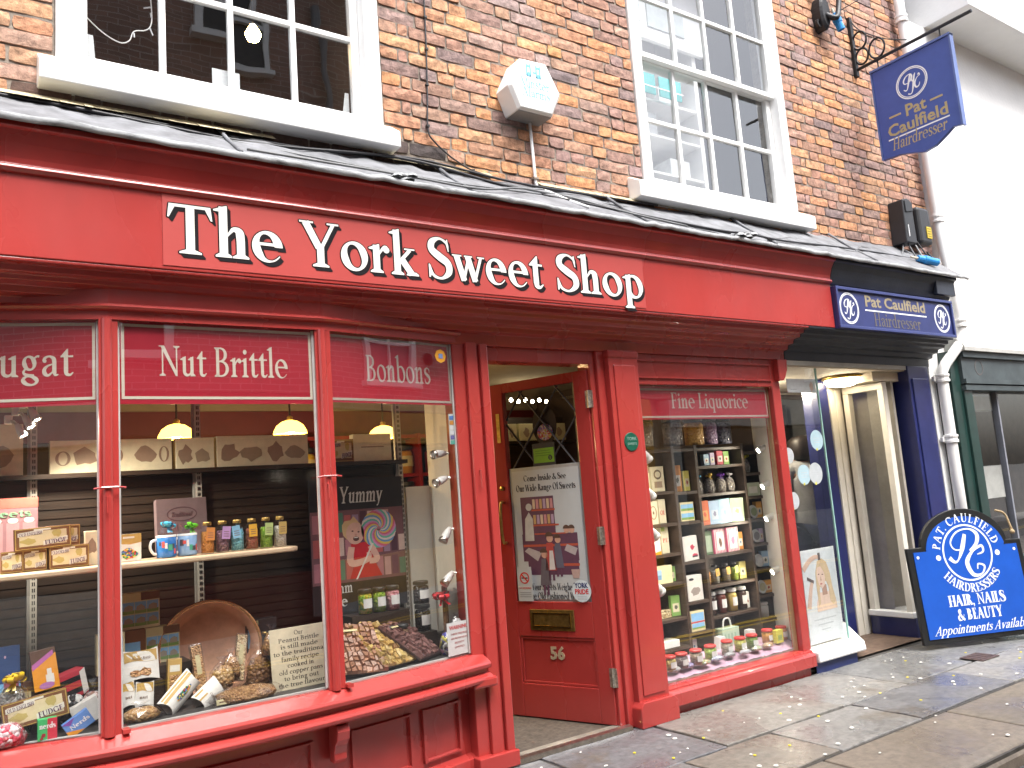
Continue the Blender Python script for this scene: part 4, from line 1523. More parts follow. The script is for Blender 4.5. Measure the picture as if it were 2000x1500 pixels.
# ================================================================ white building on the right
wb = thing('white_building', 'white rendered building with overhanging upper storey beside the brick wall', 'building', (8.5, 0, 2.3))
MB().box(7.145, .0, 2.26, 12, .3, 5.36).build('wall', WHITER, wb)
MB().box(7.48, -.42, 5.36, 12, .3, 7.6).build('jettied_storey', WHITER, wb, bevel=.01)
MB().box(6.655, -.02, -.01, 6.745, .10, 2.05).build('corner_board', WHITE, wb, bevel=.006)
MB().box(6.70, .0, 2.0, 7.145, .04, 2.86).build('return_render', WHITER, wb)
pw = thing('drainpipe', 'white painted drainpipe with collars and a swan neck beside the navy pilaster', 'drainpipe', (6.72, -.08, 0))
PP = [(7.03, -.03, 5.9), (7.04, -.03, 5.35), (7.10, -.04, 4.2), (7.09, -.06, 3.3), (7.07, -.10, 2.90), (7.06, -.13, 2.55), (7.055, -.13, 2.40), (7.03, -.12, 2.30), (6.80, -.09, 2.12), (6.745, -.08, 2.05), (6.735, -.08, 1.95), (6.735, -.08, 1.2), (6.745, -.08, .1)]
MB().tube(PP, .043, 14).build('pipe', WHITE, pw, smooth=True)
for (cx, cy, cz) in ((7.035, -.03, 5.30), (7.092, -.055, 3.42), (7.058, -.13, 2.47), (6.736, -.08, 2.0), (6.735, -.08, 1.50), (6.74, -.08, .75)):
    MB().lathe([(.042, -.035), (.056, -.03), (.056, -.012), (.05, -.008), (.05, .012), (.056, .016), (.056, .032), (.042, .036)], (cx, cy, cz), 16).build('collar', WHITE, pw, smooth=False)
for cz in (1.50, 2.0, .75):
    MB().box(6.66, -.055, cz - .02, 6.81, -.03, cz + .02).build('pipe_bracket', WHITE, pw, bevel=.003)
# dark green shopfront below it
gs = thing('green_shop_front', 'dark green shop front with grey fascia cropped by the right edge', 'shop front', (8, -.1, 0))
MB().prism([(-.17, 2.232), (-.17, 2.262), (-.15, 2.31), (.0, 2.40), (.02, 2.232)], 'x', 6.99, 12).build('lead_capping', mat('grey_lead_capping', (.40, .40, .38), .6, var=.1), gs)
MB().box(7.0, -.12, 1.995, 12, .0, 2.23).build('fascia_board', GREYGREEN, gs)
MB().box(7.0, -.145, 2.18, 12, -.12, 2.231).box(7.0, -.14, 1.955, 12, .0, 1.9945).box(7.0, -.13, 1.90, 12, .0, 1.944).build('fascia_moulding', GREYGREEN, gs)
sheet_obj('faded_roundel', ringpoly(7.28, 2.10, .07, .012), mat('faded_paint', (.10, .09, .09), .5), gs, .001, FR(0, -.121, 0), merge=False)
MB().box(6.86, -.09, -.01, 7.02, .0, 2.23).box(7.0, -.11, -.01, 7.13, .0, 1.90).build('pilaster', GREEN, gs, bevel=.004)
MB().box(7.13, -.07, -.01, 12, .0, .42).build('stall_riser', GREEN, gs)
MB().box(7.13, -.085, .42, 12, .0, .47).build('window_sill', GREEN, gs)
gx = 7.13
for k in range(5):
    x2 = gx + (.52 if k == 0 else .85)
    MB().quad((gx, -.03, .47), (x2, -.03, .47), (x2, -.03, 1.90), (gx, -.03, 1.90)).build('pane', GLASS, gs)
    MB().box(x2 - .012, -.06, .47, x2 + .012, -.01, 1.90).build('mullion', mat('grey_mullion', (.22, .23, .27), .4), gs)
    gx = x2
MB().quad((7.0, .9, 0), (12, .9, 0), (12, .9, 2.2), (7.0, .9, 2.2)).quad((7.0, .0, .45), (12, .0, .45), (12, .9, .45), (7.0, .9, .45)).build('inner_wall', mat('dark_brown_inner', (.055, .04, .03), .8, var=.3), gs)
MB().box(7.16, .02, 1.74, 7.75, .12, 1.88).build('roller_blind', mat('pale_grey_blind', (.42, .45, .48), .6), gs, bevel=.02)
MB().tube([(7.62, .25, .5), (7.62, .25, 1.75)], .05, 12).build('inner_column', mat('lilac_grey_column', (.26, .26, .32), .5), gs)
MB().lathe([(.0, .0), (.09, .0), (.09, .16), (.05, .17), (0, .17)], (7.66, .3, .9), 18).build('display_tin', mat('pale_tin', (.4, .42, .48), .4), gs)
MB().box(7.9, .3, .95, 8.4, .55, 1.25).build('display_box', mat('pale_box', (.6, .6, .58), .5), gs)
MB().box(7.5, .5, .8, 7.56, .6, 1.55).build('yellow_sign', mat('yellow_sign', (.6, .4, .05), .5), gs)

# ================================================================ fittings on the wall
al = thing('alarm_box', 'white six-sided burglar alarm box fixed to the bricks between the sash windows', 'alarm box', (2.78, .05, 3.53))
hexo = [(2.560, 3.605), (2.618, 3.468), (2.858, 3.468), (2.935, 3.618), (2.838, 3.795), (2.655, 3.788)]
cx, cz = 2.742, 3.63
hexi = [(cx + (a - cx) * .90, cz + (b_ - cz) * .92) for a, b_ in hexo]
m = MB()
m.v = [(a, .05, b_) for a, b_ in hexo] + [(a, -.072, b_) for a, b_ in hexo] + [(a, -.095, b_) for a, b_ in hexi]
m.v[13 - 0] = m.v[13]
n6 = 6
m.f = [(i, (i + 1) % 6, 6 + (i + 1) % 6, 6 + i) for i in range(6)] + [(6 + i, 6 + (i + 1) % 6, 12 + (i + 1) % 6, 12 + i) for i in range(6)] + [(12, 13, 14, 15, 16, 17)]
# the lower front is cut back towards the wall
m.build('housing', mat('white_abs', (.80, .80, .78), .4, var=.03, dirt=((.5, .5, .48), 8, .72)), al, bevel=.006)
MB().add([(2.650, -.0962, 3.508), (2.828, -.0962, 3.508), (2.855, -.0735, 3.4665), (2.621, -.0735, 3.4665), (2.855, .05, 3.4665), (2.621, .05, 3.4665)], [(0, 3, 2, 1), (3, 5, 4, 2)]).build('grey_underside', mat('alarm_lower_grey', (.25, .25, .25), .5), al)  # lower bevel and bottom coloured grey, the rest of the housing white
PB = mat('pale_blue_print', (.16, .46, .60), .5, var=0)
tw = [rect(cx - .012, 3.768, cx + .012, 3.778)]
for dx in (-.034, .034):
    tw += [rect(cx - .018 + dx - .008, 3.745, cx - .018 + dx + .002, 3.805), rect(cx - .018 + dx + .018, 3.745, cx - .018 + dx + .028, 3.805)]
    tw += [rect(cx - .018 + dx - .008, 3.80, cx - .018 + dx + .028, 3.812), [(cx - .018 + dx - .008, 3.745), (cx - .018 + dx + .01, 3.742), (cx - .018 + dx + .028, 3.745), (cx - .018 + dx + .01, 3.775)],
           [(cx - .018 + dx - .008, 3.812), (cx - .018 + dx - .003, 3.83), (cx - .018 + dx + .002, 3.812)], [(cx - .018 + dx + .018, 3.812), (cx - .018 + dx + .023, 3.83), (cx - .018 + dx + .028, 3.812)]]
sheet_obj('emblem', tw, PB, al, .001, FR(.0, -.0955, -.065), world=True)
for s_t, zz in (('Minster', 3.612), ('Alarms', 3.555)):
    sheet_obj('lettering', [[(a + cx + .0, b_ + zz) for a, b_ in p] for p in text_polys(s_t, .055, .11, .05, align='c', width=.20)], PB, al, .001, FR(0, -.0955, 0), world=True)
MB().tube([(2.775, .03, 3.48), (2.785, .035, 3.10), (2.795, .03, 3.07), (2.87, -.15, 2.94), (2.92, -.26, 2.868)], .009, 8).build('white_conduit', WHITE, al, smooth=True)
for zz in (3.47, 3.12):
    MB().box(2.765, .019, zz, 2.80, .05, zz + .010).build('conduit_clip', mat('rusty_clip', (.25, .2, .16), .7), al)

CAB = mat('black_cable', (.02, .02, .024), .45, var=.2)
CABG = mat('grey_cable', (.16, .165, .17), .5, var=.2)


def cable(label, pts, r, m, nm='cable'):
    pts = catmull([(a, b_, c - .042 * max(0, min(1, (.05 - b_) / .395))) for a, b_, c in pts], 6)
    o = MB().tube(pts, r, 6).build(nm, m, None, smooth=True)
    return tag(o, label, 'cable', 'cables along the lead flashing')


wire = thing('wall_cable', 'thin dark cable clipped down the bricks beside the left sash window', 'cable', (2.1, .04, 3.1))
MB().tube(catmull([(2.13, .038, 5.6), (2.12, .036, 4.6), (2.115, .037, 3.9), (2.10, .036, 3.5), (2.09, .036, 3.30), (2.12, .034, 3.23), (2.25, .03, 3.14), (2.42, .028, 3.09), (2.9, .02, 3.06), (3.3, .02, 3.055)], 8), .0045, 6).build('wire', CAB, wire, smooth=True)
for (qx, qz) in ((2.117, 3.95), (2.113, 3.76), (2.102, 3.55), (2.09, 3.31), (2.36, 3.105), (3.1, 3.06)):
    MB().box(qx - .008, .028, qz - .006, qx + .008, .048, qz + .006).build('cable_clip', BLACK, wire)
cable('black cable running under the left sash window sill along the lead', [(-.9, .0, 3.03), (.2, .0, 3.045), (.9, -.01, 3.03), (1.5, -.0, 3.05), (2.0, .01, 3.10), (2.6, -.02, 3.06), (3.3, .0, 3.08), (3.75, .02, 3.10)], .007, CAB)
cable('second black cable sagging beside the first below the left window', [(-.9, -.03, 3.01), (.3, -.02, 3.03), (1.1, -.06, 3.0), (1.9, .0, 3.085), (2.5, -.05, 3.02), (3.05, -.10, 2.99), (3.5, -.22, 2.92), (4.0, -.33, 2.87)], .008, CAB)
cable('grey cable looping up from the lead edge to the alarm conduit', [(1.0, -.34, 2.865), (1.7, -.33, 2.875), (2.15, -.31, 2.88), (2.5, -.18, 2.97), (2.75, -.08, 3.01), (2.95, -.10, 3.0), (3.25, -.26, 2.91), (3.6, -.345, 2.862)], .006, CABG)
cable('thin grey cable strung low along the lead from the left window', [(.9, -.05, 3.0), (1.45, -.2, 2.93), (2.0, -.25, 2.91), (2.4, -.16, 2.955), (3.0, -.09, 3.0), (3.6, -.04, 3.03), (4.2, -.09, 3.0)], .004, CABG)
cable('black cable lying on the lead below the right sash window', [(2.7, -.12, 2.98), (3.3, -.24, 2.92), (3.9, -.32, 2.88), (4.15, -.335, 2.885), (4.6, -.28, 2.90), (5.3, -.18, 2.96), (6.0, -.14, 2.99), (6.6, -.12, 3.0)], .007, CAB)
cable('tangled grey cable on the lead near the black meter boxes', [(4.4, -.30, 2.88), (5.0, -.1, 3.0), (5.5, -.2, 2.94), (5.9, -.05, 3.05), (6.3, -.1, 3.0), (6.55, -.02, 3.16)], .006, CABG)
cable('grey cable loop hanging from the black meter boxes', [(6.57, -.05, 3.15), (6.60, -.1, 3.0), (6.66, -.12, 2.99), (6.68, -.05, 3.15)], .007, CABG)
cable('black cable loop at the foot of the meter boxes by the drainpipe', [(6.74, -.03, 3.2), (6.80, -.1, 3.02), (6.92, -.12, 2.98), (6.9, -.02, 3.12)], .006, CAB)

mb1 = thing('meter_box', 'black wedge-topped cable box on the bricks nearer the sash window', 'junction box', (6.57, .04, 3.13))
MB().prism([(6.50, 3.14), (6.645, 3.14), (6.655, 3.17), (6.648, 3.50), (6.59, 3.53), (6.51, 3.51)], 'y', -.085, .05).build('case', mat('grey_black_plastic', (.028, .029, .032), .45, var=.1), mb1, bevel=.008)
MB().prism([(6.53, 3.40), (6.64, 3.42), (6.638, 3.49), (6.59, 3.515), (6.53, 3.50)], 'y', -.094, -.0855).build('lid', MATS['grey_black_plastic'], mb1, bevel=.004)
MB().box(6.535, -.092, 3.19, 6.543, -.0855, 3.29).build('seal_strip', WHITE, mb1)
mb2 = thing('meter_box', 'black rounded cable box with a yellow warning label beside the drainpipe', 'junction box', (6.84, .04, 3.15))
MB().box(6.745, -.075, 3.16, 6.935, .05, 3.49).build('case', MATS['grey_black_plastic'], mb2, bevel=.03, seg=3)
MB().box(6.84, -.081, 3.215, 6.915, -.0755, 3.315).build('warning_label', mat('yellow_label', (.62, .46, .04), .5), mb2)
for k in range(4):
    MB().box(6.85, -.0826, 3.228 + k * .022, 6.905, -.0812, 3.236 + k * .022).build('label_line', mat('label_ink', (.25, .18, .03), .6), mb2)
BLUEP = mat('blue_plug_plastic', (.03, .26, .62), .35, var=.05)


def plug(label, p, q):
    p, q = Vector(p), Vector(q)
    d = q - p
    M = d.to_track_quat('Z', 'Y').to_matrix().to_4x4()
    t = thing('cable_plug', label, 'plug', tuple(p), group='blue cable plugs')
    l = d.length
    MB().lathe([(0, 0), (.026, 0), (.030, l * .3), (.036, l * .32), (.036, l * .55), (.031, l * .57), (.031, l), (.024, l), (.024, l - .02), (0, l - .02)], tuple(p), 14, M).build('plug_body', BLUEP, t, smooth=False)
    MB().tube([p, p - d * .35], [.012, .008], 8).build('cable_gland', mat('cream_gland', (.55, .5, .4), .5), t)


plug('bright blue plug lying on the lead below the meter boxes', (6.40, -.20, 2.955), (6.56, -.27, 2.915))
plug('bright blue plug hanging by the top edge beside the sign bracket', (5.93, -.06, 5.02), (5.97, -.08, 4.88))
fl = thing('wall_fitting', 'black oval cable fitting on the bricks by the top edge of the picture', 'bracket', (5.85, .04, 5.0))
MB().lathe([(0, -.05), (.05, -.05), (.062, -.03), (.062, .05)], (5.84, .0, 5.02), 20, Matrix.Rotation(rad(-90), 4, 'X') @ Matrix.Diagonal((1, 2.4, 1, 1))).xform(Matrix.Identity(4)).build('oval_plate', IRON, fl)
MB().tube(catmull([(5.84, -.04, 5.0), (5.88, -.10, 4.95), (5.95, -.09, 5.05), (6.02, -.08, 5.3), (6.05, -.08, 5.6)], 5), .022, 8).build('conduit', IRON, fl, smooth=True)
for (ex, ez) in ((5.78, 5.22), (5.79, 4.93)):
    MB().lathe([(.018, -.012), (.036, -.012), (.036, .012), (.018, .012), (.018, -.012)], (ex, .0, ez), 14, Matrix.Rotation(rad(90), 4, 'X')).build('eyelet', IRON, fl)
tag(MB().tube([(5.95, -.06, 5.03), (6.25, -.4, 5.22), (6.6, -.9, 5.45)], .004, 5).build('span_wire', CAB), 'thin dark wire running up out of the picture from the blue plug', 'cable')

hsn = thing('hanging_sign', 'blue double-sided hairdresser sign hanging from a black scrolled bracket', 'sign', (6.3, -.4, 3.8))
SX = 6.30
out2 = [(-.105, 3.80), (-.25, 3.795), (-.36, 3.765), (-.44, 3.74), (-.53, 3.755), (-.61, 3.80), (-.68, 3.845), (-.745, 3.835), (-.745, 4.56), (-.105, 4.56)]
MB().prism(out2, 'x', SX - .018, SX + .018).build('sign_board', SIGNBLUE, hsn, bevel=.003)
MB().box(SX - .026, -.76, 3.83, SX + .026, -.7455, 4.575).box(SX - .024, -.1045, 3.80, SX + .024, -.092, 4.575).box(SX - .03, -.76, 4.5605, SX + .03, -.092, 4.578).build('sign_edging', mat('pale_blue_edge', (.10, .15, .36), .4), hsn)
MS = Matrix.Translation((SX - .0185, -.42, 0)) @ Matrix.Rotation(rad(-90), 4, 'Z')
roundel(hsn, MS @ Matrix.Translation((0, 0, 4.33)), .13, True, True)
GL2 = mat('gold_vinyl', (.42, .34, .17), .45, var=0)
sans_sheet('lettering', 'Pat', .135, GL2, hsn, 0, 4.08, 0, .003, M=MS, world=True)
sheet_obj('dash', [rect(-.22, 4.115, -.12, 4.13)], GL2, hsn, .001, MS)
sheet_obj('dash', [rect(.12, 4.115, .22, 4.13)], GL2, hsn, .001, MS)
sans_sheet('lettering', 'Caulfield', .135, GL2, hsn, 0, 3.965, 0, .003, width=.49, M=MS, world=True)
sheet_obj('rule', [rect(-.25, 3.935, .25, 3.946)], OFFW, hsn, .001, MS)
sheet_obj('lettering', [[(a, b_ + 3.845) for a, b_ in p] for p in text_polys('Hairdresser', .10, .12, .05, width=.45, slant=.22, align='c')], GL2, hsn, .001, MS)
MB().tube([(SX, .05, 4.66), (SX, -.93, 4.665)], .014, 8).build('bracket_bar', IRON, hsn)
MB().box(SX - .02, .02, 4.6, SX + .02, .05, 5.14).build('wall_plate', IRON, hsn, bevel=.004)
tw_ = [(SX, .03, 5.12), (SX, -.05, 4.98), (SX, -.25, 4.80), (SX, -.42, 4.70)]
MB().tube(catmull(tw_, 6), .005, 6).build('stay_rod', IRON, hsn)
for (sy, sz, r) in ((-.03, 4.90, .062), (-.035, 4.755, .055), (-.17, 4.76, .068)):
    MB().tube([(SX, sy + r * math.cos(a), sz + r * 1.25 * math.sin(a)) for a in [k * math.pi / 12 for k in range(25)]], .009, 6, False).build('scroll', IRON, hsn, smooth=True)
for sy in (-.16, -.68):
    MB().tube([(SX, sy, 4.575), (SX, sy, 4.66)], .006, 6).build('hanger', IRON, hsn)

# ================================================================ A-board on the pavement
AB = thing('pavement_board', 'blue hairdresser pavement board with black frame and arched top on the flagstones', 'sign board', (5.745, -.18, .0), (rad(-5), 0, math.atan2(-.409, .912)))
BW, BH = .95, .68


def aout(k):
    p = [(-k, -k * .6), (BW + k, -k * .6), (BW + k, BH + k), (BW - .12 + k * .4, BH + k)]
    cxx, czz, r = BW / 2 + .005, BH - .02, .355 + k
    for q in range(19):
        a = rad(8) + (math.pi - rad(16)) * q / 18
        p.append((cxx + r * math.cos(a) * 1.02, czz + r * math.sin(a) * .78))
    p += [(.12 - k * .4, BH + k), (-k, BH + k)]
    return p


MB().prism(aout(.0), 'y', -.03, .0).build('frame', mat('black_chipped_paint', (.012, .013, .014), .4, var=.2, dirt=((.25, .22, .2), 40, .70)), AB, world=False, bevel=.004, loc=(0, 0, .03))
inner = []
for a, c in aout(.0):
    inner.append((BW / 2 + (a - BW / 2) * .905, BH / 2 + .02 + (c - BH / 2 - .02) * .90))
MB().prism(inner, 'y', -.036, -.0305).build('face', BOARDBLUE, AB, world=False, loc=(0, 0, .03))
MB().box(.16, .0, -.02, .24, .02, .66).box(BW - .24, .0, -.02, BW - .16, .02, .66).box(.241, .002, .12, BW - .241, .018, .20).xform(Matrix.Translation((0, .18, .0)) @ Matrix.Rotation(rad(16), 4, 'X')).build('rear_leg_frame', MATS['black_chipped_paint'], AB, world=False, loc=(0, .0, .03))
MA = Matrix.Translation((0, -.0362, .03))
RC = (BW / 2 + .01, .615)
sheet_obj('roundel_ring', ringpoly(RC[0], RC[1], .205, .013, 48), OFFW, AB, .001, MA, merge=False, world=False)
pc = []
pc += stroke([(-.78, -.14), (-.60, -.30), (-.42, -.22), (-.18, .18), (.02, .66)], [.16, .10, .06, .17, .13])
pc += stroke([(-.12, .12), (-.50, .14), (-.62, .42), (-.30, .76), (.22, .84), (.52, .62), (.42, .28), (.10, .06)], [.05, .05, .06, .06, .06, .15, .13, .05])
pc += stroke([(.30, .10), (.62, .20), (.64, -.02), (.38, -.10)], [.05, .09, .07, .03])
pc += stroke([(.58, .18), (.20, .02), (-.10, -.36), (.06, -.80), (.42, -.80), (.58, -.54), (.34, -.44), (.28, -.62)], [.05, .09, .17, .15, .06, .08, .05, .04])
sheet_obj('monogram', [[(RC[0] + a * .20, RC[1] + b_ * .20) for a, b_ in p] for p in union(pc)], OFFW, AB, .001, MA, world=False)


def arc_text(s, r, a0, a1, size, flip):
    out = []
    advs = [glyph_tris(c, .17, .07)[1] for c in s]
    tot = sum(advs)
    acc = 0
    for c, ad in zip(s, advs):
        f = (acc + ad / 2) / tot
        acc += ad
        a = a0 + (a1 - a0) * f
        gp, _ = glyph_tris(c, .17, .07)
        for p in gp:
            q = []
            for px, py in p:
                lx, ly = (px - ad / 2) * size, py * size
                if flip:
                    rr = r - ly * 1.0
                    th = a
                    ux, uz = math.cos(th), math.sin(th)
                    q.append((RC[0] + ux * (r) + (-uz) * lx * -1 * -1 - ux * ly, RC[1] + uz * r + ux * lx - uz * ly))
                else:
                    ux, uz = math.cos(a), math.sin(a)
                    q.append((RC[0] + ux * (r + ly) + uz * lx, RC[1] + uz * (r + ly) - ux * lx))
            out.append(q)
    return out


sheet_obj('lettering', arc_text('PAT. CAULFIELD', .222, rad(172), rad(10), .062, False), OFFW, AB, .001, MA, world=False)
sheet_obj('lettering', arc_text('HAIRDRESSERS', .283, rad(213), rad(327), .062, True), OFFW, AB, .001, MA, world=False)
for (dx, dz, r) in ((-.245, -.02, .02), (.245, -.02, .02)):
    sheet_obj('dot', [circ(RC[0] + dx, RC[1] + dz, r, 16)], OFFW, AB, .001, MA, world=False)
for dx in (.075, BW - .075):
    sheet_obj('screw', [circ(dx, BH - .07, .011, 12)], OFFW, AB, .002, MA, world=False)
sheet_obj('lettering', [[(a + .485, b_ + .245) for a, b_ in p] for p in text_polys('HAIR, NAILS', .078, .24, .08, width=.47, align='c')], OFFW, AB, .001, MA, world=False)
sheet_obj('lettering', [[(a + .485, b_ + .145) for a, b_ in p] for p in text_polys('& BEAUTY', .078, .24, .08, width=.37, align='c')], OFFW, AB, .001, MA, world=False)
sheet_obj('lettering', [[(a + .49, b_ + .058) for a, b_ in p] for p in text_polys('Appointments Available', .062, .13, .05, width=.80, slant=.5, align='c')], OFFW, AB, .001, MA, world=False)
MB().tube(catmull([(.80, -.02, .93), (.86, -.035, .90), (.885, -.04, .80), (.90, -.04, .75)], 5), .008, 8).build('rope', mat('sisal_rope', (.38, .28, .16), .9, var=.2, vs=60), AB, world=False, smooth=True)
MB().lathe([(0, -.018), (.016, -.01), (.018, 0), (.016, .01), (0, .018)], (.885, -.045, .765), 10).build('rope_knot', MATS['sisal_rope'], AB, world=False, smooth=True)
# ================================================================ the open door
DH = Vector((3.035, .03, .018))
DROT = rad(180 - 69)
door = MB()
door.box(.0, -.045, .0, .095, .0, 1.985).box(.61, -.045, .0, .70, .0, 1.985).box(.0951, -.0445, 1.925, .6099, -.0005, 1.985).box(.0951, -.0445, .0, .6099, -.0005, .19).box(.0951, -.0445, .46, .6099, -.0005, .662)
door = door.build('door', RED, shop, bevel=.004, world=False, loc=DH - Vector((2.7, 0, 0)), rot=(0, 0, DROT))
MB().box(.095, -.034, .19, .61, -.014, .46).build('door_panel', RED, door, world=False)
pm = MB().box(.096, -.0135, .191, .609, -.006, .206).box(.096, -.0135, .444, .609, -.006, .459).box(.096, -.0135, .2065, .111, -.006, .4435).box(.594, -.0135, .2065, .609, -.006, .4435)
pm.build('panel_moulding', RED, door, world=False, bevel=.003)
MB().box(.215, .0005, .498, .52, .006, .618).build('letter_plate', BRASS, door, world=False, bevel=.004)
MB().box(.245, .0062, .525, .49, .010, .592).build('letter_flap', BRASS, door, world=False, bevel=.004)
fl2 = MB().box(.238, .0062, .592, .497, .013, .600).box(.238, .0062, .517, .497, .013, .525).box(.238, .0062, .525, .245, .013, .592).box(.49, .0062, .525, .497, .013, .592)
fl2.build('flap_rim', mat('polished_brass', (.62, .45, .18), .22, metal=1., var=.1), door, world=False)
DM = Matrix.Rotation(math.pi, 4, 'Z')


def dface(s, z, y=0.0006):
    return Matrix.Translation((s, y, z)) @ DM


NUMM = mat('silvered_brass', (.72, .62, .42), .35, metal=.5, var=.1)
for ch, s0 in (('5', .382), ('6', .332)):
    sheet_obj('numeral', sans(ch, .098, .003), NUMM, door, .006, dface(s0, .335, -.0138), world=False)
for zz in (1.81, 1.03, .255):
    MB().lathe([(0, -.05), (.012, -.05), (.012, .05), (0, .05)], (-.006, .004, zz), 12).box(-.03, -.0, zz - .05, .018, .004, zz + .05).build('hinge', mat('worn_steel_hinge', (.55, .50, .42), .35, metal=.9, var=.4, vs=60), door, world=False)
MB().box(.640, .0005, 1.62, .665, .003, 1.80).build('lock_plate', BRASS, door, world=False)
MB().box(.7005, -.035, 1.60, .703, -.008, 1.80).build('lock_edge_plate', mat('pale_brass', (.5, .42, .25), .4, metal=.6), door, world=False)
MB().lathe([(0, -.01), (.014, -.006), (.014, .006), (0, .01)], (.655, .004, 1.34), 12, Matrix.Rotation(rad(90), 4, 'X')).build('keyhole_cover', BRASS, door, world=False)
MB().tube(catmull([(.655, .0, 1.255), (.655, .03, 1.245), (.655, .04, 1.13), (.655, .03, 1.02), (.655, .0, 1.01)], 5), .009, 8).build('door_handle', BRASS, door, world=False, smooth=True)
MB().box(.7005, -.04, .33, .704, -.005, .52).build('edge_bolt_plate', CHROME, door, world=False)
MB().tube([(.71, -.02, .16), (.715, -.02, .22), (.71, -.02, .28)], .008, 8).build('edge_bolt', CHROME, door, world=False)
# leaded lights: diamond panes between lead cames
GX0, GX1, GZ0, GZ1 = .095, .61, .662, 1.925


def clip_poly(poly, x0, y0, x1, y1):
    def cl(p, ins, inter):
        out = []
        for i in range(len(p)):
            a, b_ = p[i], p[(i + 1) % len(p)]
            if ins(a):
                out.append(a)
            if ins(a) != ins(b_):
                out.append(inter(a, b_))
        return out
    for ax, lim, sg in ((0, x0, 1), (0, x1, -1), (1, y0, 1), (1, y1, -1)):
        if not poly:
            return []
        poly = cl(poly, lambda p: (p[ax] - lim) * sg >= 0, lambda a, b_: tuple(a[k] + (b_[k] - a[k]) * (lim - a[ax]) / (b_[ax] - a[ax]) for k in (0, 1)))
    return poly


dw, dh_ = .26, .34
TW = random.Random(8)
for i in range(-1, 4):
    for j in range(-1, 6):
        for (ox, oz) in ((0, 0), (dw / 2, dh_ / 2)):
            cx_, cz_ = GX0 + i * dw + ox, 1.40 + j * dh_ + oz
            dp = clip_poly([(cx_ - dw / 2, cz_), (cx_, cz_ - dh_ / 2), (cx_ + dw / 2, cz_), (cx_, cz_ + dh_ / 2)], GX0, 1.40, GX1, GZ1)
            if len(dp) > 2:
                t1, t2 = TW.uniform(-.006, .006), TW.uniform(-.006, .006)
                MB().add([(a, -.022 + (a - cx_) * t1 + (c - cz_) * t2, c) for a, c in dp], [tuple(range(len(dp)))]).build('diamond_pane', OLDGLASS, door, world=False)
LC = mat('lead_came', (.05, .05, .055), .5, metal=.3)
for i in range(-6, 8):
    for sg in (-1, 1):
        xc = GX0 + i * dw / 1.0
        pts = []
        for q in range(0, 41):
            f = q / 40
            z_ = 1.40 + (GZ1 - 1.40) * f
            x_ = xc + sg * (z_ - 1.40) * dw / dh_
            if GX0 <= x_ <= GX1:
                pts.append((x_, -.022, z_))
        if len(pts) > 1:
            MB().tube([pts[0], pts[-1]], .006, 6).build('lead_came', LC, door, world=False)
MB().quad((GX0, -.024, GZ0), (GX1, -.024, GZ0), (GX1, -.024, 1.40), (GX0, -.024, 1.40)).build('pane', GLASS, door, world=False)

# --- poster and stickers on the door
PAPER = mat('white_paper', (.50, .54, .55), .6, var=.03)
INK = mat('black_ink', (.03, .03, .035), .6, var=0)


def doorthing(name, label, cat, s, z, y=.0):
    off = Matrix.Rotation(DROT, 3, 'Z') @ Vector((s, y, 0))
    return thing(name, label, cat, (DH.x + off.x, DH.y + off.y, DH.z + z), (0, 0, DROT + math.pi))


def C_(name, col, rough=.55):
    return mat('print_' + name, col, rough, var=.06, vs=25)


# print colours used in several places
C_('apple_green', (.3, .4, .1))
C_('box_brown', (.16, .065, .022))
C_('bright_orange', (.72, .28, .02))
C_('brown_cap', (.10, .055, .04))
C_('brown_ink', (.12, .05, .02))
C_('card_white', (.68, .66, .62))
C_('cream_band', (.58, .50, .28))
C_('cream_edge', (.72, .62, .36))
C_('cream_header', (.62, .52, .26))
C_('crimson_print', (.5, .03, .08))
C_('dark_sepia', (.12, .08, .06))
C_('dusk_navy', (.04, .05, .09))
C_('green_photo', (.20, .34, .08))
C_('ink_black', (.02, .02, .03))
C_('kraft_gold', (.46, .29, .08))
C_('lemon_box', (.62, .58, .08))
C_('lime_green', (.16, .36, .02))
C_('night_blue', (.018, .05, .16))
C_('pale_cream', (.64, .58, .42))
C_('pale_green_ink', (.25, .40, .33))
C_('pale_ink', (.45, .48, .5))
C_('plum', (.12, .06, .07))
C_('poster_arm', (.60, .43, .35))
C_('poster_blonde', (.58, .44, .28))
C_('poster_dark', (.10, .04, .04))
C_('poster_face', (.66, .40, .33))
C_('poster_flesh_dark', (.40, .24, .18))
C_('poster_paper', (.66, .69, .71))
C_('ribbon_white', (.66, .63, .55))
C_('sky_blue_photo', (.22, .46, .72))
C_('teal', (.02, .42, .42))
C_('white_ink', (.75, .75, .75))

ps = doorthing('door_poster', 'framed poster of an old sweet shop scene with gothic lettering on the open door', 'poster', .35, .655, -.012)
MB().box(-.255, .0, .0, .255, .012, .80).build('frame', mat('silver_frame', (.42, .44, .44), .4, metal=.4), ps, world=False, bevel=.003)
MB().box(-.235, -.003, .018, .235, -.0002, .78).build('sheet', PAPER, ps, world=False)


def art(parent, name, m, polys, k, y=-.0032, merge=False):
    return sheet_obj(name, polys, m, parent, .0004 * k, Matrix.Translation((0, y, 0)), merge, world=False)


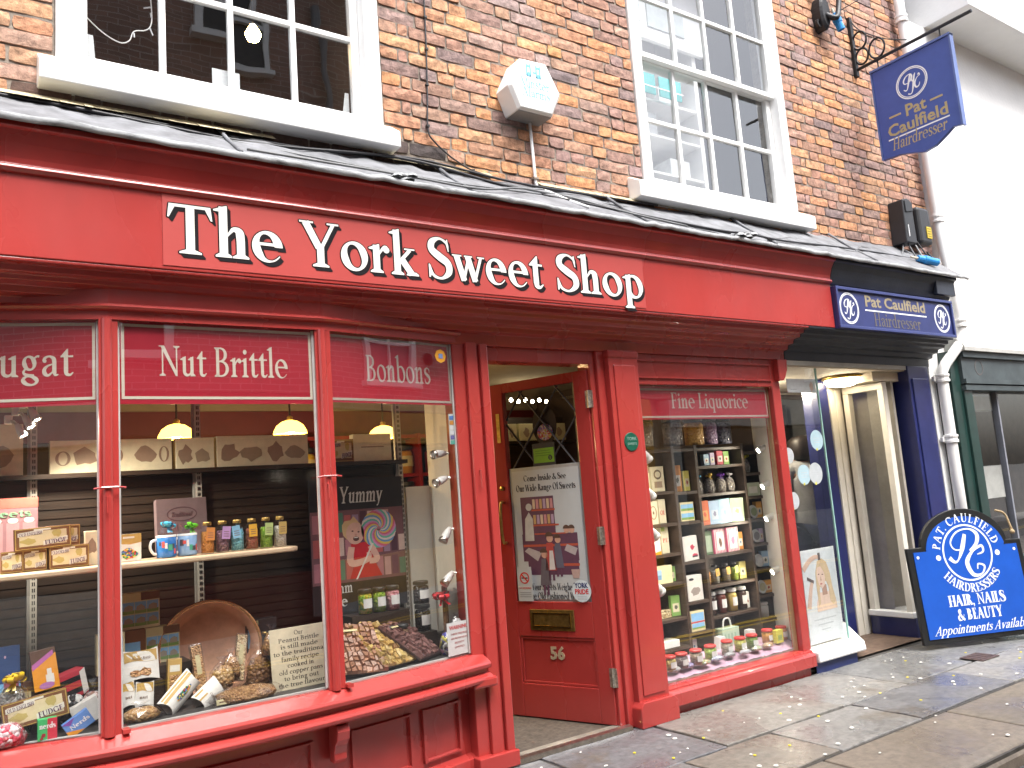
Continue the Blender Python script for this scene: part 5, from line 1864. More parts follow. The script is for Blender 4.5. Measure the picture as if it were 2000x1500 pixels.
art(ps, 'lettering', INK, [[(a, b_ + .715) for a, b_ in p] for p in text_polys('Come Inside & See', .036, .20, .04, width=.30, align='c')], 1)
art(ps, 'lettering', INK, [[(a, b_ + .655) for a, b_ in p] for p in text_polys('Our Wide Range Of Sweets', .040, .20, .04, width=.42, align='c')], 1)
art(ps, 'lettering', INK, [[(a, b_ + .072) for a, b_ in p] for p in text_polys('Your Sweets Weighed', .040, .20, .04, width=.30, align='c')], 1)
art(ps, 'lettering', INK, [[(a, b_ + .020) for a, b_ in p] for p in text_polys('The Old Fashioned Way', .040, .20, .04, width=.36, align='c')], 1)
MAU = C_('mauve_brown', (.12, .05, .09))
SKIN = C_('skin', (.60, .36, .27))
art(ps, 'picture_shelves', MAU, [rect(-.185, .33, .05, .62), rect(-.19, .24, .195, .40), rect(-.16, .16, .19, .26)], 1)
art(ps, 'picture_shelf_edge', C_('rust', (.45, .09, .05)), [rect(-.11, .535, .055, .545), rect(-.11, .445, .075, .455), rect(-.10, .395, .12, .403), rect(-.185, .325, .195, .338), rect(.06, .21, .195, .225)], 2)
jc = [C_('cream_jar', (.62, .48, .33)), C_('pink_jar', (.55, .25, .27)), C_('ochre_jar', (.5, .33, .14)), C_('lilac_jar', (.42, .30, .42))]
for k in range(6):
    art(ps, 'picture_jar', jc[k % 4], [rect(-.10 + k * .025, .548, -.082 + k * .025, .605)], 2)
    art(ps, 'picture_jar', jc[(k + 2) % 4], [rect(-.10 + k * .025, .458, -.082 + k * .025, .512)], 2)
art(ps, 'picture_keeper', C_('pale_apron', (.52, .52, .50)), [[(-.17, .36), (-.16, .49), (-.13, .53), (-.105, .49), (-.105, .36)], circ(-.128, .56, .022, 14)], 3)
for (cx_, cz_, s_, cm) in ((.0, .30, 1.15, C_('dress_red', (.45, .07, .06))), (.055, .30, 1.0, C_('slate_coat', (.12, .12, .17))), (-.045, .21, 1.1, C_('grey_skirt', (.13, .11, .13)))):
    art(ps, 'picture_child', cm, [[(cx_ - .035 * s_, cz_ - .10 * s_), (cx_ + .035 * s_, cz_ - .10 * s_), (cx_ + .018 * s_, cz_ + .04 * s_), (cx_ - .018 * s_, cz_ + .04 * s_)]], 4)
    art(ps, 'picture_head', SKIN, [circ(cx_ + .004, cz_ + .062 * s_, .020 * s_, 12)], 4)
    art(ps, 'picture_cap', C_('brown_cap', (.10, .055, .04)), [circ(cx_, cz_ + .072 * s_, .024 * s_, 12, a0=0, a1=math.pi)], 5)
    art(ps, 'picture_legs', MAU, [rect(cx_ - .02, cz_ - .15 * s_, cx_ - .006, cz_ - .10 * s_), rect(cx_ + .006, cz_ - .15 * s_, cx_ + .02, cz_ - .10 * s_)], 4)
for cx_ in (.125, .16):
    art(ps, 'picture_head', SKIN, [circ(cx_, .415, .018, 12)], 4)
    art(ps, 'picture_cap', C_('brown_cap', ()), [circ(cx_ - .002, .424, .022, 12, a0=0, a1=math.pi)], 5)
art(ps, 'picture_apron', C_('white_apron', (.66, .64, .62)), [[(-.012, .19), (.028, .19), (.02, .30), (-.004, .30)]], 6)
art(ps, 'picture_basket', C_('basket', (.48, .34, .30)), [[(.145, .14), (.185, .14), (.195, .19), (.135, .19)]], 4)
for q_ in ([(.10, .30), (.17, .27), (.19, .31), (.12, .335)], [(-.18, .30), (-.09, .24), (-.06, .29), (-.15, .32)]):
    art(ps, 'picture_tray', C_('tray', (.45, .40, .40)), [q_], 3)
ns = doorthing('no_smoking_notice', 'small white no smoking notice in the lower corner of the door poster', 'notice', .535, .665, .004)
MB().box(-.052, -.0045, .0, .052, -.0035, .20).build('card', PAPER, ns, world=False)
RINK = C_('red_ink', (.55, .02, .02))
sheet_obj('prohibition_ring', ringpoly(0, .135, .034, .007, 28) + [[(-.026, .155), (-.02, .161), (.026, .115), (.02, .109)]], RINK, ns, .0008, Matrix.Translation((0, -.0046, 0)), world=False)
sheet_obj('cigarette', [rect(-.022, .131, .022, .138)], INK, ns, .0004, Matrix.Translation((0, -.0046, 0)), world=False)
sans_sheet('lettering', 'NO SMOKING', .013, RINK, ns, 0, .072, -.0046, width=.082)
for k in range(3):
    sheet_obj('text_line', [rect(-.04, .048 - k * .012, .04, .051 - k * .012)], C_('grey_ink', (.2, .2, .22)), ns, .0004, Matrix.Translation((0, -.0046, 0)), world=False)
yp = doorthing('round_sticker', 'round white YORK PRIDE sticker on the corner of the door poster', 'sticker', .148, .665, .004)
sheet_obj('disc', [circ(0, .06, .062, 28)], C_('sticker_blue_white', (.62, .70, .72)), yp, .001, Matrix.Translation((0, -.0045, 0)), world=False)
sans_sheet('lettering', 'YORK', .040, C_('navy_ink', (.02, .03, .12)), yp, 0, .078, -.0056, .001, width=.088)
sans_sheet('lettering', 'PRIDE', .038, RINK, yp, 0, .044, -.0056, .001, width=.088)
for k in range(2):
    sheet_obj('text_line', [rect(-.03, .026 - k * .012, .03, .030 - k * .012)], C_('pale_ink', (.45, .48, .5)), yp, .0004, Matrix.Translation((0, -.0056, 0)), world=False)
gsx = doorthing('rating_sticker', 'green and black hygiene rating sticker on the door glass', 'sticker', .345, 1.455, -.018)
MB().box(-.08, -.003, .0, .08, -.001, .135).build('card', INK, gsx, world=False)
sheet_obj('green_panel', [rect(-.072, .018, .072, .105)], C_('lime_green', (.16, .36, .02)), gsx, .0008, Matrix.Translation((0, -.0031, 0)), world=False)
sheet_obj('score_dot', [circ(.045, .045, .015, 18)], INK, gsx, .0012, Matrix.Translation((0, -.0031, 0)), world=False)
sans_sheet('lettering', '5', .022, C_('lime_green', ()), gsx, .045, .037, -.0045)
for k in range(3):
    sheet_obj('text_line', [rect(-.06, .088 - k * .014, .05, .091 - k * .014)], C_('dark_green_ink', (.06, .16, .01)), gsx, .0004, Matrix.Translation((0, -.004, 0)), world=False)
ov = doorthing('arched_sign', 'dark oval card with pictured sweets hung inside the leaded door glass', 'sign', .335, 1.60, -.034)
MB().prism(circ(0, .10, .085, 24, .125), 'y', -.002, .002).build('card', C_('brown_black', (.035, .022, .018)), ov, world=False)
sheet_obj('picture', [circ(0, .055, .055, 18, .05)], voro_mat('mixed_sweets', [(.7, .1, .1), (.8, .7, .6), (.7, .5, .1), (.3, .2, .5), (.7, .4, .5)], 90), ov, .001, Matrix.Translation((0, -.0025, 0)), world=False)
pq = thing('round_plaque', 'small round green plaque on the red pilaster beside the side window', 'plaque', (3.255, -.059, 1.515))
MB().lathe([(0, .006), (.052, .006), (.055, .0), (.055, -.0)], (3.255, -.058, 1.567), 24, Matrix.Rotation(rad(90), 4, 'X')).build('disc', mat('green_enamel', (.008, .09, .055), .3), pq)
sans_sheet('lettering', 'YORK', .028, C_('pale_green_ink', (.25, .40, .33)), pq, 3.255, 1.575, -.0645, world=True)
sans_sheet('lettering', 'SWEETS', .02, C_('pale_green_ink', ()), pq, 3.255, 1.548, -.0645, world=True)

# ================================================================ signs inside the window glass
LETTERDIM2 = mat('faded_lettering', (.45, .37, .32), .5, var=0)


def window_sign(label, p, q, za, zb, txt, xoff, size, width, border=True, wide=True, b_lr=(True, True), red_below=.02, dimple=LETTERDIM):
    p, q = Vector(p), Vector(q)
    d = (q - p)
    L = d.length
    a = math.atan2(d.y, d.x)
    t = thing('window_sign', label, 'window sign', (p.x, p.y, za), (0, 0, a), group='crimson name panels inside the windows')
    H = zb - za
    MB().box(0, .0, -red_below, L, .002, H).build('panel', REDSIGN, t, world=False)
    bw = .011
    if border:
        bs_ = [rect(.006, .0, L - .006, bw), rect(.006, H - bw - .014, L - .006, H - .014)]
        if b_lr[0]:
            bs_.append(rect(.006, bw, .006 + bw, H - bw - .004))
        if b_lr[1]:
            bs_.append(rect(L - .006 - bw, bw, L - .006, H - bw - .004))
        sheet_obj('border', bs_, dimple, t, .001, Matrix.Translation((0, -.0004, 0)), world=False)
    sheet_obj('lettering', [[(u + L / 2 + xoff, v + H * .30) for u, v in pp] for pp in text_polys(txt, size, .13, .055, width=width, align='c')], dimple, t, .001, Matrix.Translation((0, -.0004, 0)), world=False)
    return t


def bowpt(i, t, off=-.028):
    p, _ = on_bow(i, t, off)
    return tuple(p)


window_sign('crimson window panel reading Nougat cut by the left edge', bowpt(0, .05), bowpt(0, .955), 1.80, 2.118, 'Nougat', .15, .125, .43)
window_sign('crimson window panel reading Nut Brittle above the copper pan', bowpt(1, .05), bowpt(1, .953), 1.80, 2.118, 'Nut Brittle', .015, .125, .53)
window_sign('crimson window panel reading Bonbons beside the corner post', bowpt(2, .06), bowpt(2, .95), 1.80, 2.118, 'Bonbons', .03, .125, .38, b_lr=(False, True), red_below=.01, dimple=LETTERDIM2)
window_sign('crimson window panel reading Fine Liquorice in the side window', (3.375, .045), (4.64, .045), 1.716, 1.912, 'Fine Liquorice', .07, .10, .72, b_lr=(False, True), red_below=.01, dimple=LETTERDIM2)
st = sheet_obj('round_sticker', [circ(0, 0, .035, 8)], C_('orange_sticker', (.75, .33, .02)), None, .001, Matrix.Translation((2.02, -.062, 2.03)) @ Matrix.Rotation(.166, 4, 'Z'))
tag(st, 'orange cut-out sticker at the top right of the Bonbons pane', 'sticker')
sheet_obj('badge', [rect(-.012, -.012, .014, .012)], C_('blue_badge', (.2, .3, .6)), st, .0014, Matrix.Translation((2.02, -.063, 2.03)) @ Matrix.Rotation(.166, 4, 'Z'))
cards = thing('payment_stickers', 'strip of small payment card stickers on the Bonbons pane', 'sticker', (2.10, .0, 1.59))
for k, c in enumerate(((.05, .2, .55), (.6, .25, .05), (.7, .72, .75), (.65, .68, .75), (.1, .12, .4), (.05, .35, .3))):
    MB().box(2.088, .005, 1.715 - k * .025, 2.122, .0065, 1.735 - k * .025).build('sticker', C_('card_%d' % k, c), cards)
for k in range(6):
    MB().box(2.084, .0068, 1.59, 2.126, .0075, 1.745).build('backing', C_('card_back', (.6, .62, .62)), cards) if k == 0 else None
wn_ = thing('warning_notice', 'white security WARNING notice in the corner of the bow window', 'notice', (2.06, -.0, .565), (0, 0, .166))
MB().box(-.072, .0, .0, .072, .002, .155).build('card', C_('notice_white', (.70, .70, .70)), wn_, world=False)
sans_sheet('lettering', 'WARNING', .026, RINK, wn_, 0, .122, -.0004, .0006, width=.118)
for k, s_t in enumerate(('THESE PREMISES', 'ARE PROTECTED BY', 'SECURITY', 'LIMITED')):
    sans_sheet('lettering', s_t, .0125, C_('red_ink2', (.5, .12, .12)), wn_, 0, .096 - k * .021, -.0004, width=.105 if k < 2 else .06)

# ================================================================ goods: builders
def carton(name, label, cat, x, y, z, w, h, d, m, layers=(), rz=0, ry=0, rx=0, group=None, bevel=.0015):
    o = MB().box(-w / 2, 0, 0, w / 2, d, h).build(name, m, None, bevel, world=False, loc=(x, y, z), rot=(rx, ry, rz))
    tag(o, label, cat, group)
    for k, (pn, pm_, polys) in enumerate(layers):
        sheet_obj(pn, [[((a - .5) * w, b_ * h) for a, b_ in p] for p in polys], pm_, o, .0005 + .00035 * k, None, world=False)
    return o


def txt(s, x, z, size, width, w=.17, t=.07, slant=0., rot=0.):
    out = []
    for p in text_polys(s, size, w, t, width=width, slant=slant, align='c'):
        out.append([(x + a * math.cos(rot) - b_ * math.sin(rot) * .5, z + b_ + a * math.sin(rot) * 2) for a, b_ in p])
    return out


BROWN = C_('box_brown', (.16, .065, .022))
FCREAM = C_('box_cream', (.62, .52, .32))
FGOLD = C_('box_gold', (.45, .32, .08))
PURP = C_('plum_ink', (.10, .035, .09))


def blot(cx, cy, rx, ry, n=9, seed=1):
    r_ = random.Random(seed)
    return [(cx + rx * (.6 + .5 * r_.random()) * math.cos(2 * math.pi * k / n), cy + ry * (.6 + .5 * r_.random()) * math.sin(2 * math.pi * k / n)) for k in range(n)]


def fudge_layers():
    return [('gold_line', FGOLD, [rect(.015, .03, .985, .97)]), ('border', BROWN, [rect(.03, .06, .97, .94)]), ('panel', FCREAM, [rect(.085, .17, .915, .83)]),
            ('banner', C_('ribbon_white', (.66, .63, .55)), [[(.06, .62), (.50, .74), (.50, .90), (.06, .80)], [(.50, .14), (.93, .30), (.93, .50), (.50, .34)], rect(.34, .86, .64, .93)]),
            ('picture', C_('sepia', (.45, .36, .12)), [blot(.25, .40, .16, .16, 11, 3), blot(.74, .66, .09, .2, 11, 5)]),
            ('lettering', PURP, txt('OLD ENGLISH', .285, .66, .15, .40, .16, .08, rot=.06)), ('lettering', PURP, txt('FUDGE', .72, .20, .20, .38, .18, .09, rot=.08))]


def photo_layers(n=2):
    sky = C_('sky_blue_photo', (.22, .46, .72))
    grn = C_('green_photo', (.20, .34, .08))
    stn = C_('stone_photo', (.36, .30, .22))
    L = [('header', C_('cream_header', (.62, .52, .26)), [rect(.0, .78, .52, 1)]), ('header', C_('brown_header', (.14, .07, .03)), [rect(.52, .78, 1, 1)])]
    ph, gr, stp = [], [], []
    for i in range(3):
        for j in range(2):
            a, b_ = .05 + i * .31, .08 + j * .35
            ph.append(rect(a, b_, a + .295, b_ + .32))
            gr.append(rect(a, b_, a + .295, b_ + .10))
            stp.append([(a + .03, b_ + .08), (a + .26, b_ + .08), (a + .26, b_ + .16 + .05 * ((i + j) % 2)), (a + .16, b_ + .25), (a + .05, b_ + .2)])
    return L + [('photo', sky, ph), ('photo', grn, gr), ('photo', stn, stp)]


def pouch_layers(pic):
    return [('top_panel', C_('kraft_gold', (.46, .29, .08)), [[(0, 1), (1, 1), (1, .60), (.7, .57), (.4, .60), (0, .55)]]), ('badge', C_('ribbon_white', ()), [[(.22, .86), (.75, .88), (.75, .95), (.22, .93)]]),
            ('picture', pic, [blot(.5, .27, .40, .20, 14, 8)]), ('lettering', C_('brown_ink', (.12, .05, .02)), txt('Peanut Brittle', .5, .68, .10, .6, .12, .05, .3))]


MIXSW = voro_mat('mixed_boiled_sweets', [(.05, .3, .1), (.6, .05, .05), (.75, .6, .1), (.1, .15, .5), (.7, .3, .05), (.05, .05, .06)], 160)
NUTS = voro_mat('chopped_nuts', [(.42, .20, .08), (.60, .36, .16), (.30, .13, .05)], 130)
NUTS2 = voro_mat('peanut_brittle', [(.45, .24, .08), (.62, .42, .20), (.30, .14, .05)], 70, rough=.25)


def jar(label, x, y, z, r, h, fill, lid=None, tagm=None, group=None, tagtilt=0., labelm=None, nm='sweet_jar', lidshape=0):
    o = MB().lathe([(0, .001), (r * .9, .001), (r, .006), (r, h * .66), (r * .92, h * .76), (r * .6, h * .86), (r * .6, h * .95)], (0, 0, 0), 18).build(nm, JARGLASS, None, world=False, loc=(x, y, z), smooth=True) if not lidshape else \
        MB().lathe([(0, .001), (r * .9, .001), (r, .006), (r, h * .80), (r * .9, h * .86), (r * .86, h * .9)], (0, 0, 0), 18).build(nm, JARGLASS, None, world=False, loc=(x, y, z), smooth=True)
    tag(o, label, 'jar', group)
    top = .70 if not lidshape else .80
    MB().lathe([(0, .004), (r * .93, .004), (r * .94, h * top * .9), (r * .8, h * top), (0, h * top)], (0, 0, 0), 16).build('contents', fill, o, world=False, smooth=True)
    if lid:
        a, b_ = (h * .90, h * 1.0) if not lidshape else (h * .86, h * 1.0)
        rr = r * .66 if not lidshape else r * .95
        MB().lathe([(0, b_), (rr * .9, b_), (rr, b_ - .004), (rr, a), (rr * .9, a - .002)], (0, 0, 0), 18).build('lid', lid, o, world=False, smooth=False)
    if tagm:
        tg = MB().box(-r * .62, -r * 1.18, h * .42, r * .62, -r * 1.15, h * .82).xform(Matrix.Rotation(tagtilt, 4, 'Y')).build('hang_tag', tagm, o, world=False)
        for k in range(3):
            MB().box(-r * .4, -r * 1.20, h * (.50 + k * .07), r * .4, -r * 1.185, h * (.52 + k * .07)).xform(Matrix.Rotation(tagtilt, 4, 'Y')).build('tag_line', C_('tag_ink', (.2, .12, .1)), tg, world=False)
    if labelm:
        MB().lathe([(r * 1.01, h * .25), (r * 1.01, h * .62)], (0, 0, 0), 8, None, rad(-125), rad(-40)).build('paper_label', labelm, o, world=False, smooth=True)
    return o


def ribbon_bow(label, x, y, z, s, m, seed=0, parent=None, nm='ribbon_bow'):
    r_ = random.Random(seed)
    b = MB()
    for k in range(9):
        a = 2 * math.pi * k / 9 + r_.uniform(-.2, .2)
        el = r_.uniform(.1, .9)
        d = Vector((math.cos(a) * math.cos(el), math.sin(a) * math.cos(el), math.sin(el)))
        side = d.cross(Vector((0, 0, 1))).normalized()
        up = side.cross(d)
        L_ = s * r_.uniform(.38, .55)
        wd = s * .13
        pts = []
        for q in range(9):
            f = q / 8
            th = 2 * math.pi * f
            pts.append(d * (L_ * .5 * (1 - math.cos(th))) + up * (L_ * .28 * math.sin(th)))
        n0 = len(b.v)
        for p in pts:
            b.v.append(tuple(p + side * wd))
            b.v.append(tuple(p - side * wd))
        for q in range(8):
            b.f.append((n0 + 2 * q, n0 + 2 * q + 1, n0 + 2 * q + 3, n0 + 2 * q + 2))
    for k in range(2):
        a = r_.uniform(-2.2, -.9)
        e = Vector((math.cos(a), math.sin(a) * .4, -.6)) * s * .6
        n0 = len(b.v)
        b.v += [(-s * .06, 0, 0), (s * .06, 0, 0), (e.x + s * .07, e.y, e.z), (e.x - s * .07, e.y, e.z)]
        b.f.append((n0, n0 + 1, n0 + 2, n0 + 3))
    o = b.build(nm, m, parent, world=False, loc=(x, y, z), smooth=True)
    if label:
        tag(o, label, 'bow')
    return o


def bag(label, x, y, z, w, h, d, fill, seed=0, knot=None, cello=True, nm='sweet_bag', group=None):
    """crumpled clear bag round a heap of sweets"""
    r_ = random.Random(seed)
    c = MB()
    prof = [(.05, .0), (.9, .02), (1.0, .25), (.9, .5), (.55, .68), (.1, .72)]
    c.lathe(prof, (0, 0, 0), 12)
    c.v = [(a * w / 2 * r_.uniform(.85, 1.08), b_ * d / 2 * r_.uniform(.85, 1.08), q * h) for a, b_, q in c.v]
    o = c.build(nm, fill, None, world=False, loc=(x, y, z), smooth=True)
    tag(o, label, 'bag', group)
    if cello:
        e = MB()
        e.lathe([(.1, .0), (1.04, .01), (1.14, .28), (1.02, .56), (.55, .76), (.2, .84), (.5, 1.0)], (0, 0, 0), 14)
        e.v = [(a * w / 2 * r_.uniform(.9, 1.12), b_ * d / 2 * r_.uniform(.9, 1.12), q * h) for a, b_, q in e.v]
        e.build('cellophane', CELLO, o, world=False)
    if knot:
        ribbon_bow(None, 0, -d * .1, h * .80, w * .7, knot, seed, o, 'ribbon')
    return o


def spot(label, p, d, lit=0., rbody=.024, L_=.085, base=None, group='window spotlights', energy=5.):
    p, d = Vector(p), Vector(d).normalized()
    t = thing('spotlight', label, 'spotlight', tuple(p), group=group)
    M = d.to_track_quat('Z', 'Y').to_matrix().to_4x4()
    MB().lathe([(0, -.01), (rbody * .5, -.008), (rbody * .8, .01), (rbody, L_ * .5), (rbody * .95, L_ * .72)], tuple(p), 16, M).build('lamp_body', mat('white_lamp', (.72, .72, .70), .4, var=.0), t, smooth=True)
    MB().lathe([(rbody * .95, L_ * .70), (rbody * 1.12, L_ * .8), (rbody * 1.15, L_), (rbody * .9, L_ * .99), (rbody * .5, L_ * .86)], tuple(p), 16, M).build('reflector', CHROME if not lit else MATS['white_lamp'], t, smooth=True)
    MB().lathe([(rbody * .85, L_ * .93), (0, L_ * .93)], tuple(p), 14, M).build('bulb_face', mat('lit_bulb', (.9, .9, .85), .3, var=0, emit=(1., .93, .78), es=lit) if lit else mat('dull_bulb', (.5, .5, .5), .2), t)
    if base is not None:
        b_ = Vector(base)
        MB().tube([p - d * .005, (p + b_) / 2 + Vector((0, 0, .005)), b_], .0065, 6).build('arm', CHROME, t)
        MB().box(b_.x - .014, b_.y - .016, b_.z - .018, b_.x + .014, b_.y + .016, b_.z + .018).build('mount', MATS['white_lamp'], t, bevel=.003)
    if lit:
        ld = bpy.data.lights.new('spot_bulb', 'SPOT')
        ld.energy = energy
        ld.color = (1., .9, .72)
        ld.spot_size = rad(150)
        ld.spot_blend = .6
        ld.shadow_soft_size = .02
        lo_ = bpy.data.objects.new('spot_bulb', ld)
        COL.objects.link(lo_)
        lo_.parent = t
        lo_.location = d * (L_ + .005)
        lo_.rotation_euler = d.to_track_quat('-Z', 'Y').to_euler()
    return t
# ================================================================ goods on the bow window shelf
SZ1 = 1.159
FG = 'boxes of fudge'
carton('fudge_box', 'brown and cream fudge box lying across the top of the stack', 'box', .30, .13, 1.243, .195, .083, .05, BROWN, fudge_layers(), ry=rad(-2), group=FG)
carton('fudge_box', 'fudge box peeping out behind the top one of the stack', 'box', .375, .20, 1.243, .12, .085, .05, BROWN, fudge_layers(), group=FG)
carton('fudge_box', 'leftmost fudge box in the lower row on the shelf', 'box', .195, .15, SZ1, .075, .082, .05, BROWN, fudge_layers(), rz=rad(-6), group=FG)
carton('fudge_box', 'middle fudge box in the lower row on the shelf', 'box', .273, .15, SZ1, .082, .083, .05, BROWN, fudge_layers(), rz=rad(-3), group=FG)
carton('fudge_box', 'rightmost fudge box in the lower row beside the cream tin', 'box', .390, .14, SZ1, .142, .088, .05, BROWN, fudge_layers(), rz=rad(3), group=FG)
SEP = C_('faded_sepia', (.30, .21, .15))
TINC = C_('tin_cream', (.70, .64, .46))


def wheel_layers():
    return [('picture', SEP, [blot(.22, .55, .17, .25, 12, 4)]), ('emblem', SEP, ringpoly(.72, .5, .2, .05, 20, ry=.3)), ('emblem', C_('dark_sepia', (.12, .08, .06)), [blot(.72, .5, .05, .09, 8, 2)])]


carton('cream_tin', 'cream box with a ship wheel emblem half hidden by the red mullion', 'box', .510, .18, SZ1, .12, .137, .05, TINC, wheel_layers())
carton('sweet_pouch', 'white and gold sweet pouch standing right of the mullion on the shelf', 'pouch', .614, .16, SZ1, .088, .112, .035, C_('card_white', (.68, .66, .62)), [('top_panel', C_('kraft_gold', ()), [[(0, 1), (1, 1), (1, .68), (.5, .62), (0, .66)]]), ('badge', C_('ribbon_white', ()), [rect(.2, .84, .7, .91)]), ('picture', MIXSW, [blot(.45, .28, .42, .22, 14, 6)])])


def mug(label, x, seed, c2):
    o = MB().lathe([(0, .002), (.037, .002), (.040, .008), (.040, .092), (.037, .094), (.036, .088), (.034, .05)], (0, 0, 0), 22).build('mug', C_('mug_blue_%d' % seed, c2, .15), None, world=False, loc=(x, .165, SZ1), smooth=True)
    tag(o, label, 'mug', 'gift mugs')
    MB().lathe([(.0405, .086), (.0408, .094), (.036, .095)], (0, 0, 0), 22).build('rim', WHITE, o, world=False, smooth=True)
    MB().tube(catmull([(-.038, 0, .078), (-.060, -.004, .07), (-.064, -.004, .045), (-.052, -.002, .022), (-.038, 0, .018)], 5), .006, 8).build('handle', WHITE, o, world=False, smooth=True)
    r_ = random.Random(seed)
    for k in range(7):
        a0 = rad(-150 + k * 20 + r_.uniform(-5, 5))
        z_ = r_.uniform(.015, .055)
        MB().lathe([(.0409, z_), (.0409, z_ + r_.uniform(.014, .03))], (0, 0, 0), 3, None, a0, a0 + rad(r_.uniform(12, 26))).build('motif', C_('motif_%d' % (k % 4), [(.05, .05, .07), (.6, .08, .06), (.7, .7, .72), (.05, .3, .2)][k % 4]), o, world=False)
    MB().lathe([(.033, .085), (.034, .105), (.028, .125), (.012, .130)], (0, 0, 0), 12).build('cellophane', CELLO, o, world=False)
    return o


mug('blue mug with a cyan ribbon and a dark cartoon print on the shelf', .757, 2, (.03, .16, .46))
mug('pale blue mug with a green ribbon beside the coloured jars', .842, 5, (.22, .38, .62))
ribbon_bow('light blue curled ribbon bow on the left mug', .762, .15, 1.288, .066, C_('cyan_ribbon', (.06, .42, .66), .3), 3)
ribbon_bow('bright green ribbon bow on the right mug', .857, .16, 1.278, .066, C_('green_ribbon', (.12, .50, .03), .3), 9)
carton('gift_bag', 'dusky pink paper gift bag with an oval label behind the mugs', 'bag', .854, .29, SZ1, .215, .252, .05, C_('dusky_pink', (.22, .15, .16)), [('oval', C_('plum', (.12, .06, .07)), ringpoly(.5, .72, .30, .02, 30, ry=.13)), ('lettering', C_('plum', ()), txt('Traditional', .5, .68, .08, .4, .1, .05, .3)), ('lettering', C_('rose', (.34, .16, .18)), txt('Old Sweets', .52, .44, .12, .66))], rx=rad(-6))
fills = [((.62, .25, .05), (.75, .34, .08)), ((.16, .08, .12), (.26, .14, .20)), ((.12, .38, .55), (.2, .55, .7)), ((.26, .12, .07), (.36, .09, .06)), ((.16, .38, .03), (.3, .5, .06)), ((.62, .60, .55), (.72, .70, .66))]
tags = [(.62, .24, .06), (.44, .26, .52), (.22, .46, .66), (.70, .38, .04), (.42, .52, .20), (.55, .38, .12)]
names = ['orange', 'dark purple', 'sky blue', 'reddish brown', 'lime green', 'white']
for k in range(6):
    jar('tagged bottle of %s sweets in the row on the shelf' % names[k], .925 + k * .0635, .16 - .002 * k, SZ1, .0285, .137, voro_mat('fill_%s' % names[k].replace(' ', '_'), [fills[k][0], fills[k][1], fills[k][0]], 150), BRASS, C_('tag_%d' % k, tags[k]), 'tagged sweet bottles', rad([4, 6, -8, -2, 3, 2][k]))
pk = carton('picture_board', 'pink picture board of sweet jars at the left edge of the shelf', 'picture', .175, .27, SZ1, .235, .292, .006, C_('pinkish', (.30, .15, .17)), [('header', C_('red_header', (.55, .12, .09)), [rect(.0, .86, 1, 1)]), ('jars', C_('rosy', (.42, .24, .26)), [rect(.05 + k * .24, .2, .24 + k * .24, .66) for k in range(4)]), ('lids', C_('pale_lids', (.55, .5, .5)), [circ(.145 + k * .24, .69, .08, 12, .04) for k in range(4)]), ('lettering', C_('green_word', (.2, .42, .25)), txt('Sweets', .5, .74, .1, .8))], rx=rad(-4))

# ================================================================ goods on the bow window deck
DK = .559
carton('blue_gift_box', 'dark blue starry gift box at the left edge of the deck', 'box', .165, .12, .70, .125, .19, .09, C_('night_blue', (.018, .05, .16)), [('stars', C_('star_pink', (.6, .35, .45)), [circ(.3, .7, .03, 6), circ(.6, .8, .03, 6), circ(.7, .45, .02, 6), circ(.25, .5, .03, 6)]), ('sky_band', C_('band_blue', (.2, .45, .7)), [rect(0, .0, 1, .3)]), ('title', C_('plum_red', (.3, .08, .10)), [rect(.55, .1, .95, .38)])], rz=rad(12), rx=rad(-5))
MB().box(.10, .10, DK, .23, .24, .70).build('display_block', DARKWOOD).__setitem__('label', 'dark block lifting the starry gift box')
bpy.data.objects['display_block']['category'] = 'block'
bag('clear bag of pale sweets tied with a yellow ribbon', .195, .06, .66, .10, .13, .08, voro_mat('grey_sweets', [(.3, .28, .25), (.45, .42, .38), (.2, .2, .18)], 90), 4, None)
ribbon_bow('yellow ribbon bow at the lower left of the bow window', .20, .03, .775, .085, C_('yellow_ribbon', (.75, .50, .02), .3), 6)
carton('orange_box', 'orange sweet carton with a milk bottle picture and brown lid', 'box', .312, .10, .715, .085, .15, .045, C_('choc_brown', (.10, .045, .025)), [('front', C_('bright_orange', (.72, .28, .02)), [[(0, 0), (1, 0), (1, .86), (0, .62)]]), ('banner', C_('magenta_banner', (.45, .12, .35)), [[(.02, .52), (.9, .82), (.9, .94), (.02, .66)]]), ('bottle', C_('bottle_white', (.68, .66, .62)), [rect(.5, .14, .82, .36), rect(.57, .36, .75, .5)]), ('oval', C_('mauve_oval', (.40, .16, .40)), [circ(.5, .1, .3, 20, .08)])], ry=rad(-7), rx=rad(-6))
MB().box(.26, .11, DK, .36, .18, .715).build('display_block', DARKWOOD)
tag(bpy.data.objects['display_block.001'], 'dark block under the orange sweet carton', 'block')
tart = carton('tartan_box', 'red and black striped carton with a white open end on the deck', 'box', .415, .14, .66, .10, .10, .06, C_('tartan_red', (.45, .03, .05)), [('stripe', BLACK, [rect(0, .15, 1, .35), rect(0, .6, 1, .8)]), ('flap', C_('card_white', ()), [[(.78, 0), (1, .1), (1, 1), (.78, .9)]])], rz=rad(20), ry=rad(-12))
bag('black polka-dot bag with a curled top in front of the tartan carton', .40, .10, DK, .10, .17, .07, voro_mat('polka_dots', [(.02, .02, .02), (.02, .02, .02), (.03, .03, .03), (.5, .5, .48)], 60), 9, None, False)
carton('fudge_box', 'large tilted fudge box at the front of the bow window deck', 'box', .272, .0, .618, .212, .096, .045, BROWN, fudge_layers(), ry=rad(-7), rx=rad(-8), group=FG)
